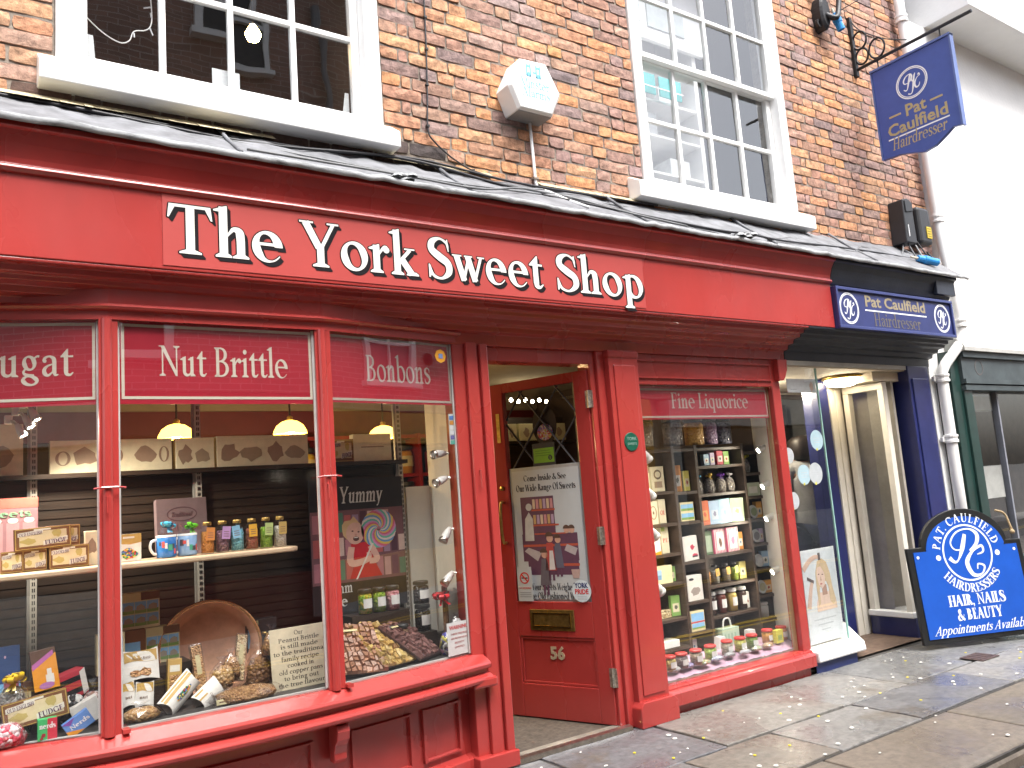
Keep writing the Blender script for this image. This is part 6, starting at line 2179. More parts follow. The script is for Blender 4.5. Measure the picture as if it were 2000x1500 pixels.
carton('sweet_carton', 'small green and red sweet carton below the large fudge box', 'box', .300, -.035, DK, .062, .075, .03, C_('vivid_green', (.05, .45, .14)), [('side', C_('cherry', (.55, .03, .06)), [rect(.5, 0, 1, 1)]), ('hearts', C_('dark_cherry', (.3, .02, .03)), [blot(.3, .25, .15, .12, 8, 3), blot(.2, .1, .1, .08, 8, 5)]), ('lettering', C_('white_ink', (.75, .75, .75)), txt('nerds', .5, .55, .26, .85, .22, .12))])
carton('sweet_carton', 'tilted blue and orange sweet carton beside the left mullion', 'box', .415, -.04, DK + .012, .095, .058, .03, C_('cornflower', (.12, .26, .60)), [('corner', C_('bright_orange', ()), [[(0, 0), (.6, 0), (0, .5)]]), ('corner', C_('violet', (.20, .07, .35)), [[(0, 1), (.5, 1), (.25, .7)]]), ('lettering', C_('white_ink', ()), txt('Nerds', .55, .4, .28, .75, .2, .1))], ry=rad(-30))
carton('white_box', 'plain white carton behind the tilted blue sweet carton', 'box', .455, .04, .575, .10, .085, .05, C_('card_white', ()), [], ry=rad(-22))
bag('bag of red and white pebble sweets at the bottom left corner', .175, .0, DK, .13, .11, .09, voro_mat('pebbles', [(.5, .05, .08), (.6, .5, .5), (.6, .5, .5), (.45, .06, .08), (.5, .35, .36)], 75), 12)
carton('postcard_box', 'tall cream edged box with a castle photograph left of the second pane', 'box', .545, .20, .715, .105, .16, .05, C_('cream_edge', (.72, .62, .36)), [('photo', C_('sky_blue_photo', ()), [rect(.07, .1, .93, .9)]), ('photo', C_('dusk_navy', (.04, .05, .09)), [[(.07, .1), (.93, .1), (.93, .45), (.6, .55), (.3, .45), (.07, .5)]])])
carton('photo_box', 'upper photo collage biscuit box of York sights behind the pouches', 'box', .675, .30, .868, .158, .150, .06, C_('cream_edge', ()), photo_layers(), rz=rad(4))
carton('photo_box', 'lower photo biscuit box under the collage box', 'box', .635, .27, .715, .11, .152, .06, C_('box_brown', ()), [('photo', C_('sky_blue_photo', ()), [rect(.08, .25, .8, .68)]), ('photo', C_('dusk_navy', ()), [rect(.08, .08, .8, .3)])])
carton('photo_box', 'photo collage biscuit box partly behind the copper pan', 'box', .760, .29, .715, .14, .150, .06, C_('cream_edge', ()), photo_layers())
MB().box(.48, .20, DK, .86, .40, .715).build('display_block', DARKWOOD)
tag(bpy.data.objects['display_block.002'], 'long dark block under the photo biscuit boxes', 'block')


def pillow_box(label, x, y, z, w, h, d, layers, rot, m=None, group='paper sweet pouches'):
    v = MB()
    n = 8
    for i in range(n + 1):
        t = i / n
        bul = math.sin(math.pi * t)
        crv = .10 * h * (1 - (2 * abs(t - .5)) ** 2)
        for (s, zz) in ((1, 0), (-1, 0)):
            pass
    rows_ = []
    for j in range(7):
        vv = j / 6
        for i in range(n + 1):
            u = i / n
            bul = math.sin(math.pi * u) ** .7 if 0 < u < 1 else 0
            end = 1 - .10 * (1 - (2 * abs(vv - .5)) ** 2) * 0
            arc = .09 * h * (1 - (2 * u - 1) ** 2)
            zz = vv * h + (arc if vv < .01 else -arc if vv > .99 else 0)
            rows_.append(((u - .5) * w, -d / 2 * bul, zz))
    N1 = len(rows_)
    v.v = rows_ + [(a, -b_, c) for a, b_, c in rows_]
    for j in range(6):
        for i in range(n):
            a = j * (n + 1) + i
            v.f.append((a, a + 1, a + n + 2, a + n + 1))
            v.f.append((N1 + a, N1 + a + n + 1, N1 + a + n + 2, N1 + a + 1))
    o = v.build('sweet_pouch', m or C_('card_white', ()), None, world=False, loc=(x, y, z), rot=rot, smooth=True)
    tag(o, label, 'pouch', group)
    for k, (pn, pm_, polys) in enumerate(layers):
        out = MB()
        for p in polys:
            q = sheet([[((a - .5) * w * .9, b_ * h * .86 + .07 * h) for a, b_ in p]], .0004)
            out.add([(a, b_ - d / 2 * (max(0., math.sin(math.pi * min(1, max(0, a / w + .5)))) ** .7) - .0008 - .0004 * k, c) for a, b_, c in q.v], q.f)
        out.build(pn, pm_, o, world=False)
    return o


GOLDTOP = ('top_panel', C_('kraft_gold', ()), [[(a / 6, .62 + .04 * math.sin(a)) for a in range(7)] + [(a / 6, 1.) for a in range(6, -1, -1)]])
BADGE = ('badge', C_('ribbon_white', ()), [rect(.25, .84, .5, .92), rect(.5, .85, .75, .93)])
pillow_box('peanut brittle pouch with gold top standing before the photo boxes', .642, .10, .683, .138, .128, .04, [GOLDTOP, BADGE, ('picture', NUTS, [blot(.3, .22, .2, .16, 10, 8), blot(.6, .24, .25, .17, 10, 3)]), ('lettering', C_('brown_ink', ()), txt('Peanut Brittle', .5, .68, .10, .6, .12, .05, .3))], (rad(-12), 0, rad(4)))
MB().box(.57, .08, DK, .72, .19, .68).build('display_block', DARKWOOD)
tag(bpy.data.objects['display_block.003'], 'dark block under the standing peanut brittle pouch', 'block')
pillow_box('left small gold topped pouch leaning at the foot of the mullion', .588, .05, .60, .055, .10, .03, [GOLDTOP, ('lettering', C_('brown_ink', ()), txt('nut', .5, .3, .14, .5))], (rad(-15), rad(-4), 0))
pillow_box('right small gold topped pouch next to the white pillow pack', .640, .04, .592, .068, .10, .03, [GOLDTOP, ('lettering', C_('brown_ink', ()), txt('nut', .4, .3, .14, .5))], (rad(-15), rad(5), 0))
pillow_box('white pillow pack with a picture of coloured sweets lying aslant', .700, -.02, .575, .085, .185, .05, [('top_panel', C_('kraft_gold', ()), [rect(0, 0, .26, 1)]), ('picture', MIXSW, [blot(.58, .5, .2, .36, 14, 7)])], (rad(-25), rad(52), 0))
pillow_box('white pillow pack of coffee sweets lying on its side', .830, .0, .560, .10, .14, .05, [('top_panel', C_('kraft_gold', ()), [rect(0, .0, .3, .4)]), ('lettering', C_('brown_ink', ()), txt('coffee', .6, .45, .12, .5, .12, .05, .3))], (rad(-30), rad(62), 0))
bag('flat cellophane bag of golden brittle at the foot of the second pane', .615, -.02, DK, .14, .07, .07, NUTS2, 22)

# copper pan
pan = thing('copper_pan', 'large round copper pan tilted up on the deck full of wrapped brittle bars', 'pan', (.945, .235, .738), (rad(80), 0, rad(-13)))
pan.scale = (1.10, 1.10, 1.0)
COPPER = mat('dull_copper', (.80, .45, .29), .5, metal=.0, var=.18, vs=8)
MB().lathe([(0, -.11), (.150, -.11), (.162, -.10), (.186, .0), (.194, .004), (.197, -.003), (.191, -.008), (.166, -.112), (.15, -.118), (0, -.118)], (0, 0, 0), 48).build('bowl', COPPER, pan, world=False, smooth=True)
MB().lathe([(.186, .0), (.194, .006), (.2, -.001), (.194, -.008)], (0, 0, 0), 48).build('rim', mat('polished_copper', (.70, .36, .17), .25, metal=.8, var=.1), pan, world=False, smooth=True)
for sg in (-1, 1):
    MB().tube([(sg * (.20 + .035 * math.sin(a)), .045 * math.cos(a), -.02) for a in [k * math.pi / 10 for k in range(11)]], .006, 8).build('handle', BRASS, pan, world=False, smooth=True)
for k, (bx, bz, tl, hh, fm) in enumerate(((.875, .605, -4, .185, NUTS), (1.03, .615, 12, .19, voro_mat('pale_nuts', [(.6, .42, .22), (.68, .54, .34), (.4, .24, .1)], 110)))):
    o = carton('brittle_bar', ['wrapped nut brittle bar on the left in the copper pan', 'wrapped pale nut bar on the right in the copper pan'][k], 'bar', bx, .10 + .02 * k, bz, .042, hh, .02, fm, [('paper_band', C_('cream_band', (.58, .50, .28)), [rect(.3, .35, .75, .78)])], ry=rad(tl), rx=rad(-16))
    MB().box(-.025, -.004, -.004, .025, .024, hh + .006).build('wrapper', CELLO, o, world=False, bevel=.004)
bag('cellophane bag of brittle pieces in the middle of the pan', .955, .09, .60, .10, .13, .06, NUTS2, 31)
bag('second bag of dark brittle pieces in the pan', 1.0, .12, .63, .08, .12, .05, NUTS, 33)
bag('large flat cellophane pack of crushed brittle in front of the pan', 1.02, -.02, DK, .27, .075, .12, voro_mat('crushed_brittle', [(.34, .17, .07), (.48, .28, .12), (.25, .11, .04)], 95), 35)
bag('bag of dark brittle right of the copper pan', 1.12, .12, DK, .12, .20, .08, voro_mat('dark_crush', [(.20, .09, .035), (.32, .16, .06), (.14, .06, .03)], 80), 37)
carton('photo_box', 'dark photo box standing behind the right side of the pan', 'box', 1.19, .30, DK, .14, .275, .06, C_('dark_slate_box', (.05, .045, .045)), [('photo', C_('sky_blue_photo', ()), [rect(.05, .55, .4, .85)]), ('header', C_('cream_header', ()), [rect(.02, .88, .4, .98)])])
pl = carton('placard', 'cream printed placard about the peanut brittle recipe before the second mullion', 'sign', 1.268, .0, DK - .002, .255, .258, .004, mat('aged_card', (.62, .54, .38), .7, var=.12, vs=9, dirt=((.45, .33, .18), 7, .62)), [], ry=rad(-1), rz=rad(-2), rx=rad(-5))
for k, s_t in enumerate(['Our', 'Peanut Brittle', 'is still made', 'to the traditional', 'family recipe', 'cooked in', 'old copper pans', 'to bring out', 'the true flavour']):
    sheet_obj('lettering', [[(a, b_ + .225 - k * .0265) for a, b_ in p] for p in text_polys(s_t, .0185, .13, .08, width=.0128 * len(s_t), align='c')], C_('placard_ink', (.07, .06, .05)), pl, .0006, None, world=False)


# chocolate slabs: broken pieces standing proud of the tray
def slab(label, x, y, z, w, l, rot, m, seed, tray=None):
    o = MB().box(-w / 2, 0, 0, w / 2, l, .014).build('chocolate_slab', tray or C_('tray_dark', (.05, .025, .02)), None, .002, world=False, loc=(x, y, z), rot=rot)
    tag(o, label, 'chocolate', 'slabs of chocolate and brittle')
    r_ = random.Random(seed)
    c = MB()
    nx, ny = 9, 10
    P_ = [[((i + (r_.uniform(-.32, .32) if 0 < i < nx else 0)) / nx * w - w / 2, (j + (r_.uniform(-.32, .32) if 0 < j < ny else 0)) / ny * l) for j in range(ny + 1)] for i in range(nx + 1)]
    for i in range(nx):
        for j in range(ny):
            q = [P_[i][j], P_[i + 1][j], P_[i + 1][j + 1], P_[i][j + 1]]
            cx_, cy_ = sum(a for a, _ in q) / 4, sum(b_ for _, b_ in q) / 4
            hh = r_.uniform(.006, .020)
            t1, t2 = r_.uniform(-.2, .2), r_.uniform(-.2, .2)
            lo_ = [(a, b_, .0141) for a, b_ in q]
            hi_ = [(cx_ + (a - cx_) * .72, cy_ + (b_ - cy_) * .72, .014 + hh + (a - cx_) * t1 + (b_ - cy_) * t2) for a, b_ in q]
            c.add(lo_ + hi_, [(4, 5, 6, 7), (0, 1, 5, 4), (1, 2, 6, 5), (2, 3, 7, 6), (3, 0, 4, 7)])
    tag(c.build('broken_pieces', m, o, world=False), kind='stuff')
    MB().box(-w * .3, l * .80, .032, w * .1, l * .84, .034).build('paper_band', C_('cream_band', ()), o, world=False)
    return o


PCM = dict(rough=.3, bump=.25, bs=120, grain=.3)
slab('milk chocolate slab propped against the second mullion', 1.54, -.04, DK + .005, .22, .30, (rad(38), rad(4), rad(-4)), ramp_mat('milk_choc', [(.26, .12, .07), (.36, .19, .12), (.20, .09, .05)], 'island', **PCM), 2)
slab('golden almond brittle slab lying between two chocolate slabs', 1.735, .0, DK + .006, .22, .30, (rad(35), rad(3), rad(24)), ramp_mat('almond_brittle', [(.42, .25, .07), (.50, .36, .12), (.20, .10, .04), (.55, .42, .18)], 'island', **PCM), 4)
slab('dark plum coloured chocolate slab nearest the warning notice', 1.925, .05, DK + .006, .21, .28, (rad(32), rad(2), rad(32)), ramp_mat('plum_choc', [(.13, .06, .055), (.20, .10, .09), (.10, .045, .04)], 'island', **PCM), 6)
WLAB = C_('white_label', (.66, .66, .64))
DLID = mat('dark_lid', (.03, .03, .03), .4)
hb = MB().box(1.62, .26, DK, 1.93, .40, .782).build('display_block', DARKWOOD)
tag(hb, 'dark stepped block under the green and pink jars', 'block')
jar('left jar of green and yellow pear drops below the Yummy poster', 1.708, .30, .783, .036, .122, voro_mat('pear_drops', [(.2, .42, .03), (.55, .5, .05), (.12, .35, .05), (.5, .42, .04)], 90), DLID, None, 'labelled sweet jars', 0, WLAB, lidshape=1)
jar('second jar of green sweets beside the pink jar', 1.785, .30, .783, .034, .122, voro_mat('green_sweets', [(.15, .36, .03), (.35, .48, .06), (.1, .25, .02)], 90), DLID, None, 'labelled sweet jars', 0, WLAB, lidshape=1)
jar('jar of pink bonbons below the Yummy poster', 1.859, .30, .783, .036, .122, voro_mat('pink_bonbons', [(.5, .2, .24), (.6, .32, .34), (.45, .15, .2)], 85), DLID, None, 'labelled sweet jars', 0, WLAB, lidshape=1)
for k, (jx, c) in enumerate(((1.70, (.55, .22, .03)), (1.785, (.6, .2, .02)), (1.862, (.16, .09, .05)))):
    jar('low %s sweet jar in front of the dark block' % ['amber', 'orange', 'brown'][k], jx, .215, .60, .034, .12, voro_mat('low_fill_%d' % k, [c, tuple(q * 1.3 for q in c), c], 90), DLID, None, 'labelled sweet jars', 0, WLAB, lidshape=1)
hb = MB().box(1.64, .17, DK, 1.92, .255, .60).build('display_block', DARKWOOD)
tag(hb, 'low dark step under the amber jars', 'block')
LIQ = voro_mat('liquorice', [(.015, .015, .017), (.05, .05, .055), (.02, .02, .022)], 110, rough=.25)
hb = MB().box(1.95, .20, DK, 2.05, .32, .662).build('display_block', DARKWOOD)
tag(hb, 'small dark block under the liquorice jars', 'block')
jar('lower jar of black liquorice beside the white lining', 1.998, .25, .662, .042, .134, LIQ, DLID, None, 'labelled sweet jars', 0, WLAB, lidshape=1)
jar('upper jar of black liquorice standing on another jar', 1.996, .25, .798, .042, .115, LIQ, DLID, None, 'labelled sweet jars', 0, WLAB, lidshape=1)
carton('brown_slab_pack', 'tall brown fudge slab pack leaning against the white lining', 'pack', 2.095, .16, DK + .09, .10, .235, .02, mat('fudge_crumb', (.17, .085, .035), .6, var=.35, vs=60, bump=.5, bs=120), [], rz=rad(55))
hb = MB().box(2.05, .12, DK, 2.13, .24, .648).build('display_block', DARKWOOD)
tag(hb, 'dark block under the brown slab pack', 'block')
ribbon_bow('red ribbon bow tied to the brown slab pack', 2.036, .11, .83, .10, C_('red_ribbon', (.60, .02, .03), .25), 14)
bag('small clear bag of white sweets hanging by the warning notice', 2.085, .06, .655, .07, .10, .04, voro_mat('white_sweets', [(.6, .58, .56), (.7, .68, .66), (.45, .44, .42)], 80), 41)
carton('cocoa_box', 'small brown cocoa box leaning beside the orange carton', 'box', .250, .13, .60, .06, .15, .04, C_('choc_brown', ()), [('label', C_('butter_label', (.55, .44, .24)), [rect(.1, .3, .9, .75)])], ry=rad(5), rx=rad(-5))
bag('clear bag of pink and brown sweets behind the white carton', .47, .13, DK, .10, .16, .08, voro_mat('pink_brown', [(.45, .2, .22), (.3, .15, .1), (.55, .4, .35), (.2, .1, .08)], 70), 81)
carton('nut_packet', 'narrow kraft nut packet standing left of the copper pan', 'packet', .765, .10, .62, .055, .13, .03, C_('kraft_gold', ()), [('window', NUTS, [rect(.15, .12, .85, .5)]), ('label', C_('ribbon_white', ()), [rect(.15, .6, .85, .8)])], ry=rad(4), rx=rad(-8))
bag('knotted clear bag of toffee pieces right of the placard top', 1.175, .10, .70, .09, .13, .06, voro_mat('toffee', [(.35, .16, .05), (.5, .28, .1), (.24, .1, .03)], 80), 83)
carton('cream_card', 'small cream price card among the brittle bags before the pan', 'card', .93, -.055, DK + .004, .075, .022, .003, C_('cream_band', ()), [('text_line', C_('brown_ink', ()), [rect(.15, .4, .85, .6)])], rx=rad(-20))
bag('clear bag of liquorice allsorts behind the warning notice', 2.04, .08, DK, .09, .15, .07, voro_mat('allsorts', [(.02, .02, .02), (.6, .55, .1), (.6, .58, .55), (.55, .2, .3), (.1, .1, .35)], 60), 43)

# --- poster of a child with a lollipop
yp_ = thing('yummy_poster', 'poster of a laughing child in a red dress holding a swirled lollipop', 'poster', (1.748, .43, .79))
MB().box(1.488, .43, .79, 2.008, .436, 1.46).build('sheet', C_('poster_black', (.012, .012, .016)), yp_)
YM_ = Matrix.Translation((0, .4296, 0))


def yart(nm, m, polys, k):
    return sheet_obj(nm, polys, m, yp_, .0004 * k, YM_)


yart('shop_backdrop', C_('poster_mauve', (.17, .075, .09)), [rect(1.49, .935, 2.006, 1.30)], 1)
rp = random.Random(5)
for k in range(34):
    cc = [(.4, .16, .2), (.5, .3, .28), (.12, .04, .09), (.08, .2, .14), (.45, .1, .1), (.3, .2, .3), (.08, .03, .05), (.6, .45, .4)][k % 8]
    col_, rw = k % 12, k // 12
    yart('backdrop_jar', C_('poster_jar_%d' % (k % 8), cc), [rect(1.50 + col_ * .043, .95 + rw * .12, 1.535 + col_ * .043, 1.03 + rw * .12 + rp.uniform(0, .02))], 2)
yart('hair', C_('poster_blond', (.62, .42, .22)), [blot(1.715, 1.20, .062, .066, 14, 3)], 3)
yart('face', C_('poster_face', (.66, .40, .33)), [circ(1.728, 1.178, .050, 22, .056)], 4)
yart('eyes', C_('poster_dark', (.10, .04, .04)), [circ(1.714, 1.190, .006, 10, .004), circ(1.747, 1.184, .006, 10, .004), circ(1.732, 1.150, .017, 14, .012)], 5)
yart('nose', C_('poster_rose', (.55, .27, .22)), [circ(1.731, 1.170, .007, 10, .006)], 5)
yart('teeth', C_('poster_teeth', (.75, .72, .68)), [rect(1.722, 1.154, 1.742, 1.159)], 6)
yart('dress', C_('poster_dress', (.50, .012, .025)), [[(1.70, 1.125), (1.80, 1.13), (1.83, 1.03), (1.87, .95), (1.69, .95), (1.72, 1.03)]], 3)
yart('arm', C_('poster_face', ()), union(stroke([(1.705, 1.11), (1.70, 1.03), (1.79, 1.04), (1.80, 1.075)], [.034, .036, .03, .026]) + stroke([(1.81, 1.11), (1.845, 1.04), (1.80, 1.03)], [.034, .032, .028])), 5)
yart('stick', C_('poster_stick', (.66, .64, .58)), [[(1.722, .945), (1.731, .945), (1.828, 1.12), (1.819, 1.12)]], 6)
lc, lx_, lz_ = [(.62, .12, .20), (.65, .50, .10), (.12, .28, .55), (.66, .60, .56), (.12, .45, .35), (.55, .25, .5)], 1.862, 1.192
for k in range(24):
    pl_ = []
    for q in range(8):
        f0, f1 = q / 8, (q + 1) / 8
        a0 = k * math.pi / 12 + f0 * 1.9
        a1 = k * math.pi / 12 + f1 * 1.9
        w_ = math.pi / 12
        r0, r1 = .012 + .088 * f0, .012 + .088 * f1
        pl_.append([(lx_ + r0 * math.cos(a0), lz_ + r0 * math.sin(a0)), (lx_ + r1 * math.cos(a1), lz_ + r1 * math.sin(a1)), (lx_ + r1 * math.cos(a1 + w_), lz_ + r1 * math.sin(a1 + w_)), (lx_ + r0 * math.cos(a0 + w_), lz_ + r0 * math.sin(a0 + w_))])
    yart('lollipop_swirl', C_('lolly_%d' % (k % 6), lc[k % 6]), pl_, 4)
YW = C_('poster_white', (.62, .62, .60))
yart('lettering', YW, shift(text_polys('Yummy', .085, .14, .09, width=.24, align='c', slant=.15), 1.775, 1.335), 2)
yart('lettering', YW, shift(text_polys('Yumm', .055, .14, .09, width=.16, align='c'), 1.62, .885), 2)
yart('lettering', YW, shift(text_polys('ave', .055, .14, .09, width=.10, align='c'), 1.62, .82), 2)

# --- spotlights in the bow window
for k, (z_, dz) in enumerate(((1.553, -.1), (1.425, -.35), (1.165, -1.3), (.945, -.9))):
    spot(['top', 'second', 'third', 'lowest'][k] + ' unlit white spotlight on the lining of the bow window', (2.10, .10, z_), (-1, -.1, dz), 0, .021, .075, (2.145, .085, z_ - .012))

for k, (sx_, sz_) in enumerate(((.215, 1.735), (.24, 1.77), (.262, 1.80))):
    spot(['lowest', 'middle', 'highest'][k] + ' of three lit spotlights clustered at the top of the first pane', (sx_, .22, sz_), (.42, -.22, -.85), 60., .016, .05, (sx_ - .03, .26, sz_ + .03), energy=8.)
# --- boxes on top of the back partition
for k, (bx, bw_, bh) in enumerate(((.60, .50, .145), (.955, .175, .145), (1.175, .24, .150), (1.40, .22, .150), (1.69, .14, .12), (1.87, .22, .145), (.10, .30, .22))):
    lab = ['long cream box with ship wheel emblems on top of the partition', 'cream picture box right of the long one on the partition', 'pale landscape box in the middle of the partition row', 'pale biscuit box at the right of the partition row', 'fudge box behind the second mullion on the partition', 'plain cream box below the brightest pendant lamp', 'grey white picture box behind the first pane at the left'][k]
    ly = wheel_layers() if k in (0,) else fudge_layers() if k == 4 else [('picture', SEP, [blot(.25, .45, .2, .35, 12, k)]), ('picture', C_('faded_sepia2', (.33, .26, .18)), [blot(.68, .4, .25, .25, 12, k + 3)])] if k != 5 else [('text_line', SEP, [rect(.2, .5, .8, .54)])]
    if k == 0:
        ly = [('picture', SEP, [blot(.27, .5, .12, .3, 12, 4), blot(.77, .5, .1, .3, 12, 6)]), ('emblem', SEP, ringpoly(.10, .45, .06, .025, 20, ry=.22) + ringpoly(.52, .5, .06, .025, 20, ry=.25) + ringpoly(.93, .5, .045, .02, 20, ry=.25))]
    carton('biscuit_box', lab, 'box', bx, .47, 1.551, bw_, bh, .05, BROWN if k == 4 else TINC, ly, group='boxes along the back partition')

# ================================================================ inside the sweet shop
DOME = mat('lit_amber_dome', (.6, .4, .1), .3, var=0, emit=(1., .55, .08), es=2.6)
for k, (lx0, lz0) in enumerate(((1.115, 1.80), (1.815, 1.815), (2.475, 1.77))):
    t = thing('pendant_lamp', ['lit amber dome pendant seen left of the slotted upright', 'lit amber dome pendant above the pale landscape box', 'brightest lit amber dome pendant behind the Bonbons pane'][k], 'lamp', (lx0, 1.6, lz0), group='pendant lamps in the shop')
    MB().lathe([(.108, .0), (.104, .02), (.085, .055), (.05, .08), (.015, .09)], (lx0, 1.6, lz0), 22).build('shade', DOME, t, smooth=True)
    MB().lathe([(0, .088), (.018, .088), (.02, .11), (0, .125)], (lx0, 1.6, lz0), 12).build('cap', BRASS, t)
    MB().tube([(lx0, 1.6, lz0 + .12), (lx0, 1.6, SZ)], .006, 6).build('chain', IRON, t)
    MB().lathe([(0, .0), (.05, .0), (.045, -.03), (0, -.04)], (lx0, 1.6, SZ), 14).build('ceiling_rose', IRON, t)
    MB().lathe([(0, .0), (.03, .01), (.032, .03), (0, .05)], (lx0, 1.6, lz0 + .0), 12).build('bulb', mat('lit_warm_bulb', (1, .9, .7), .3, var=0, emit=(1., .72, .3), es=30.), t, smooth=True)
    pl_ = bpy.data.lights.new('pendant_glow', 'POINT')
    pl_.energy = 6
    pl_.color = (1., .66, .3)
    pl_.shadow_soft_size = .05
    po = bpy.data.objects.new('pendant_glow', pl_)
    COL.objects.link(po)
    po.parent = t
    po.location = (0, 0, -.14)
sh_ = thing('red_shelving', 'tall red shelving against the back wall of the shop holding jars', 'shelving', (3.3, 3.0, 0))
f = MB()
for zz in (.9, 1.22, 1.54, 1.88):
    f.box(2.2, 2.86, zz, 4.6, 3.09, zz + .03)
f.build('shelf', REDSHELF, sh_)
f = MB()
for k in range(9):
    f.box(2.2 + k * .3, 2.85, .0, 2.23 + k * .3, 3.09, 1.92)
f.build('upright', REDSHELF, sh_)
JF = [C_('amber_sweets', (.55, .25, .03)), C_('ruby_sweets', (.40, .02, .03)), C_('yellow_sweets', (.60, .42, .03)), C_('brown_sweets', (.18, .08, .03)), C_('cream_sweets', (.55, .45, .3))]
wd_ = ['amber', 'ruby', 'yellow', 'brown', 'cream']
for rw, zz in enumerate((1.25, 1.57)):
    for k in range(7):
        jx = 2.40 + k * .30
        jar('big jar of %s sweets on the %s red shelf, %s from the left' % (wd_[(k + rw * 2) % 5], ['lower', 'upper'][rw], ['first', 'second', 'third', 'fourth', 'fifth', 'sixth', 'seventh'][k]), jx, 2.95, zz, .085, .25, JF[(k + rw * 2) % 5], DLID, None, 'jars on the red shelving', 0, C_('cream_band', ()), 'storage_jar', 1)

# ================================================================ side window shelving and goods
un = thing('shelf_unit', 'dark brown pigeonhole shelf unit filled with sweets in the side window', 'shelf unit', (4.2, .45, .2))
UY0, UY1 = .365, .60
for (xd, zt) in ((3.46, 1.56), (4.005, 1.56), (4.225, 1.56), (4.708, 1.56), (4.915, 1.50)):
    MB().box(xd - .012, UY0, .20, xd + .012, UY1, zt).build('divider', UNITWOOD, un, bevel=.002)
for (xa, xb, zs) in ((3.472, 3.993, (1.54, 1.262, 1.052, .856, .668, .444, .262)), (4.017, 4.213, (1.54, 1.25, 1.050, .788, .526, .330)),
                     (4.237, 4.696, (1.54, 1.415, 1.222, 1.008, .808, .605, .402)), (4.720, 4.903, (1.50, 1.345, 1.176, 1.013, .84, .665, .48, .312))):
    for z_ in zs:
        MB().box(xa, UY0 + .003, z_ - .020, xb, UY1 - .002, z_).build('shelf', UNITWOOD, un, bevel=.002)
MB().box(3.45, UY1, .2, 4.925, UY1 + .012, 1.56).build('back', UNITWOOD, un)
deck = MB().prism([(.06, .10), (.36, .10), (.36, .196), (.15, .192), (.06, .155)], 'x', 3.372, 4.80).build('window_deck', mat('dark_deck', (.12, .08, .07), .7), None)
tag(deck, 'low display deck behind the side window glass', 'deck')
r_ = random.Random(3)
tp = MB()
nx, ny = 40, 10
for i in range(nx + 1):
    for j in range(ny + 1):
        tp.v.append((3.38 + i / nx * 1.34, .075 + j / ny * .28, .160 + .042 * min(1, j / ny * 3) + r_.uniform(0, .008)))
for i in range(nx):
    for j in range(ny):
        a = i * (ny + 1) + j
        tp.f.append((a, a + ny + 1, a + ny + 2, a + 1))
tag(tp.build('tissue_paper', mat('lilac_tissue', (.52, .34, .44), .8, var=.1)), 'crumpled lilac tissue paper spread along the side window deck', 'tissue paper')

G1 = 'cartons in the side window'
WT_ = C_('card_white', ())
carton('fudge_box', 'fudge box in the top left pigeonhole of the side window', 'box', 3.735, .38, 1.355, .11, .10, .04, BROWN, fudge_layers(), group=FG)
carton('photo_box', 'photo box with blue sky in the top left pigeonhole', 'box', 3.725, .37, 1.264, .11, .125, .05, C_('cream_edge', ()), [('photo', C_('sky_blue_photo', ()), [rect(.1, .5, .9, .9)]), ('photo', C_('green_photo', ()), [rect(.1, .1, .9, .5)])], group=G1)
carton('cream_tin', 'cream carton with a round dark seal in the top left pigeonhole', 'box', 3.872, .39, 1.264, .115, .165, .05, C_('pale_cream', (.64, .58, .42)), [('seal', C_('dark_sepia', ()), ringpoly(.5, .68, .3, .08, 22, ry=.2)), ('text', SEP, [rect(.2, .15, .8, .4)])], group=G1)
carton('cream_tin', 'cream tin with a wheel emblem in the second left pigeonhole', 'box', 3.76, .38, 1.054, .15, .15, .05, C_('pale_cream', ()), wheel_layers(), group=G1)
carton('cream_tin', 'narrow cream carton with red letters next to the wheel tin', 'box', 3.895, .40, 1.054, .06, .158, .05, C_('pale_cream', ()), [('lettering', RINK, txt('OL', .5, .35, .18, .7))], group=G1)
carton('white_box', 'white carton with an orange wave in the third left pigeonhole', 'box', 3.76, .38, .858, .14, .112, .06, WT_, [('wave', C_('bright_orange', ()), [[(.0, 0), (1, 0), (1, .2), (.5, .12), (0, .25)]]), ('square', C_('night_blue', ()), [rect(.02, .35, .14, .7)])], group=G1)
carton('cream_tin', 'narrow cream carton with a red word in the third left pigeonhole', 'box', 3.895, .40, .858, .065, .17, .05, C_('pale_cream', ()), [('lettering', RINK, txt('PE', .5, .42, .16, .7)), ('top', C_('apple_green', (.3, .4, .1)), [rect(.0, .85, .5, 1)])], group=G1)
carton('white_box', 'yellow cream carton with a blue window picture in the fourth left pigeonhole', 'box', 3.81, .38, .670, .20, .113, .06, C_('butter', (.62, .56, .34)), [('picture', C_('pale_blue_pic', (.28, .42, .55)), [rect(.3, .25, .52, .8)]), ('picture', C_('sea_blue', (.15, .28, .42)), [rect(.33, .25, .48, .5)])], group=G1)
tag(MB().prism(circ(0, 0, .115, 20, .02), 'z', 0, .05).build('nougat_cake', voro_mat('nut_cake', [(.5, .38, .2), (.64, .56, .36), (.32, .2, .08)], 80), None, world=False, loc=(3.815, .44, .446)), 'flat pale nut cake in the fifth left pigeonhole', 'cake')
carton('white_tray', 'low white tray at the bottom left of the shelf unit', 'tray', 3.79, .38, .264, .25, .045, .12, C_('pale_tray', (.6, .62, .6)), [], group=None)
carton('photo_box', 'landscape photo carton in the narrow column level with the bag boxes', 'box', 4.105, .38, 1.052, .13, .125, .05, C_('cream_edge', ()), [('photo', C_('sky_blue_photo', ()), [rect(.05, .55, .95, .9), rect(.05, .08, .95, .42)]), ('photo', C_('green_photo', ()), [rect(.05, .55, .95, .68), rect(.05, .08, .95, .2)])], group=G1)
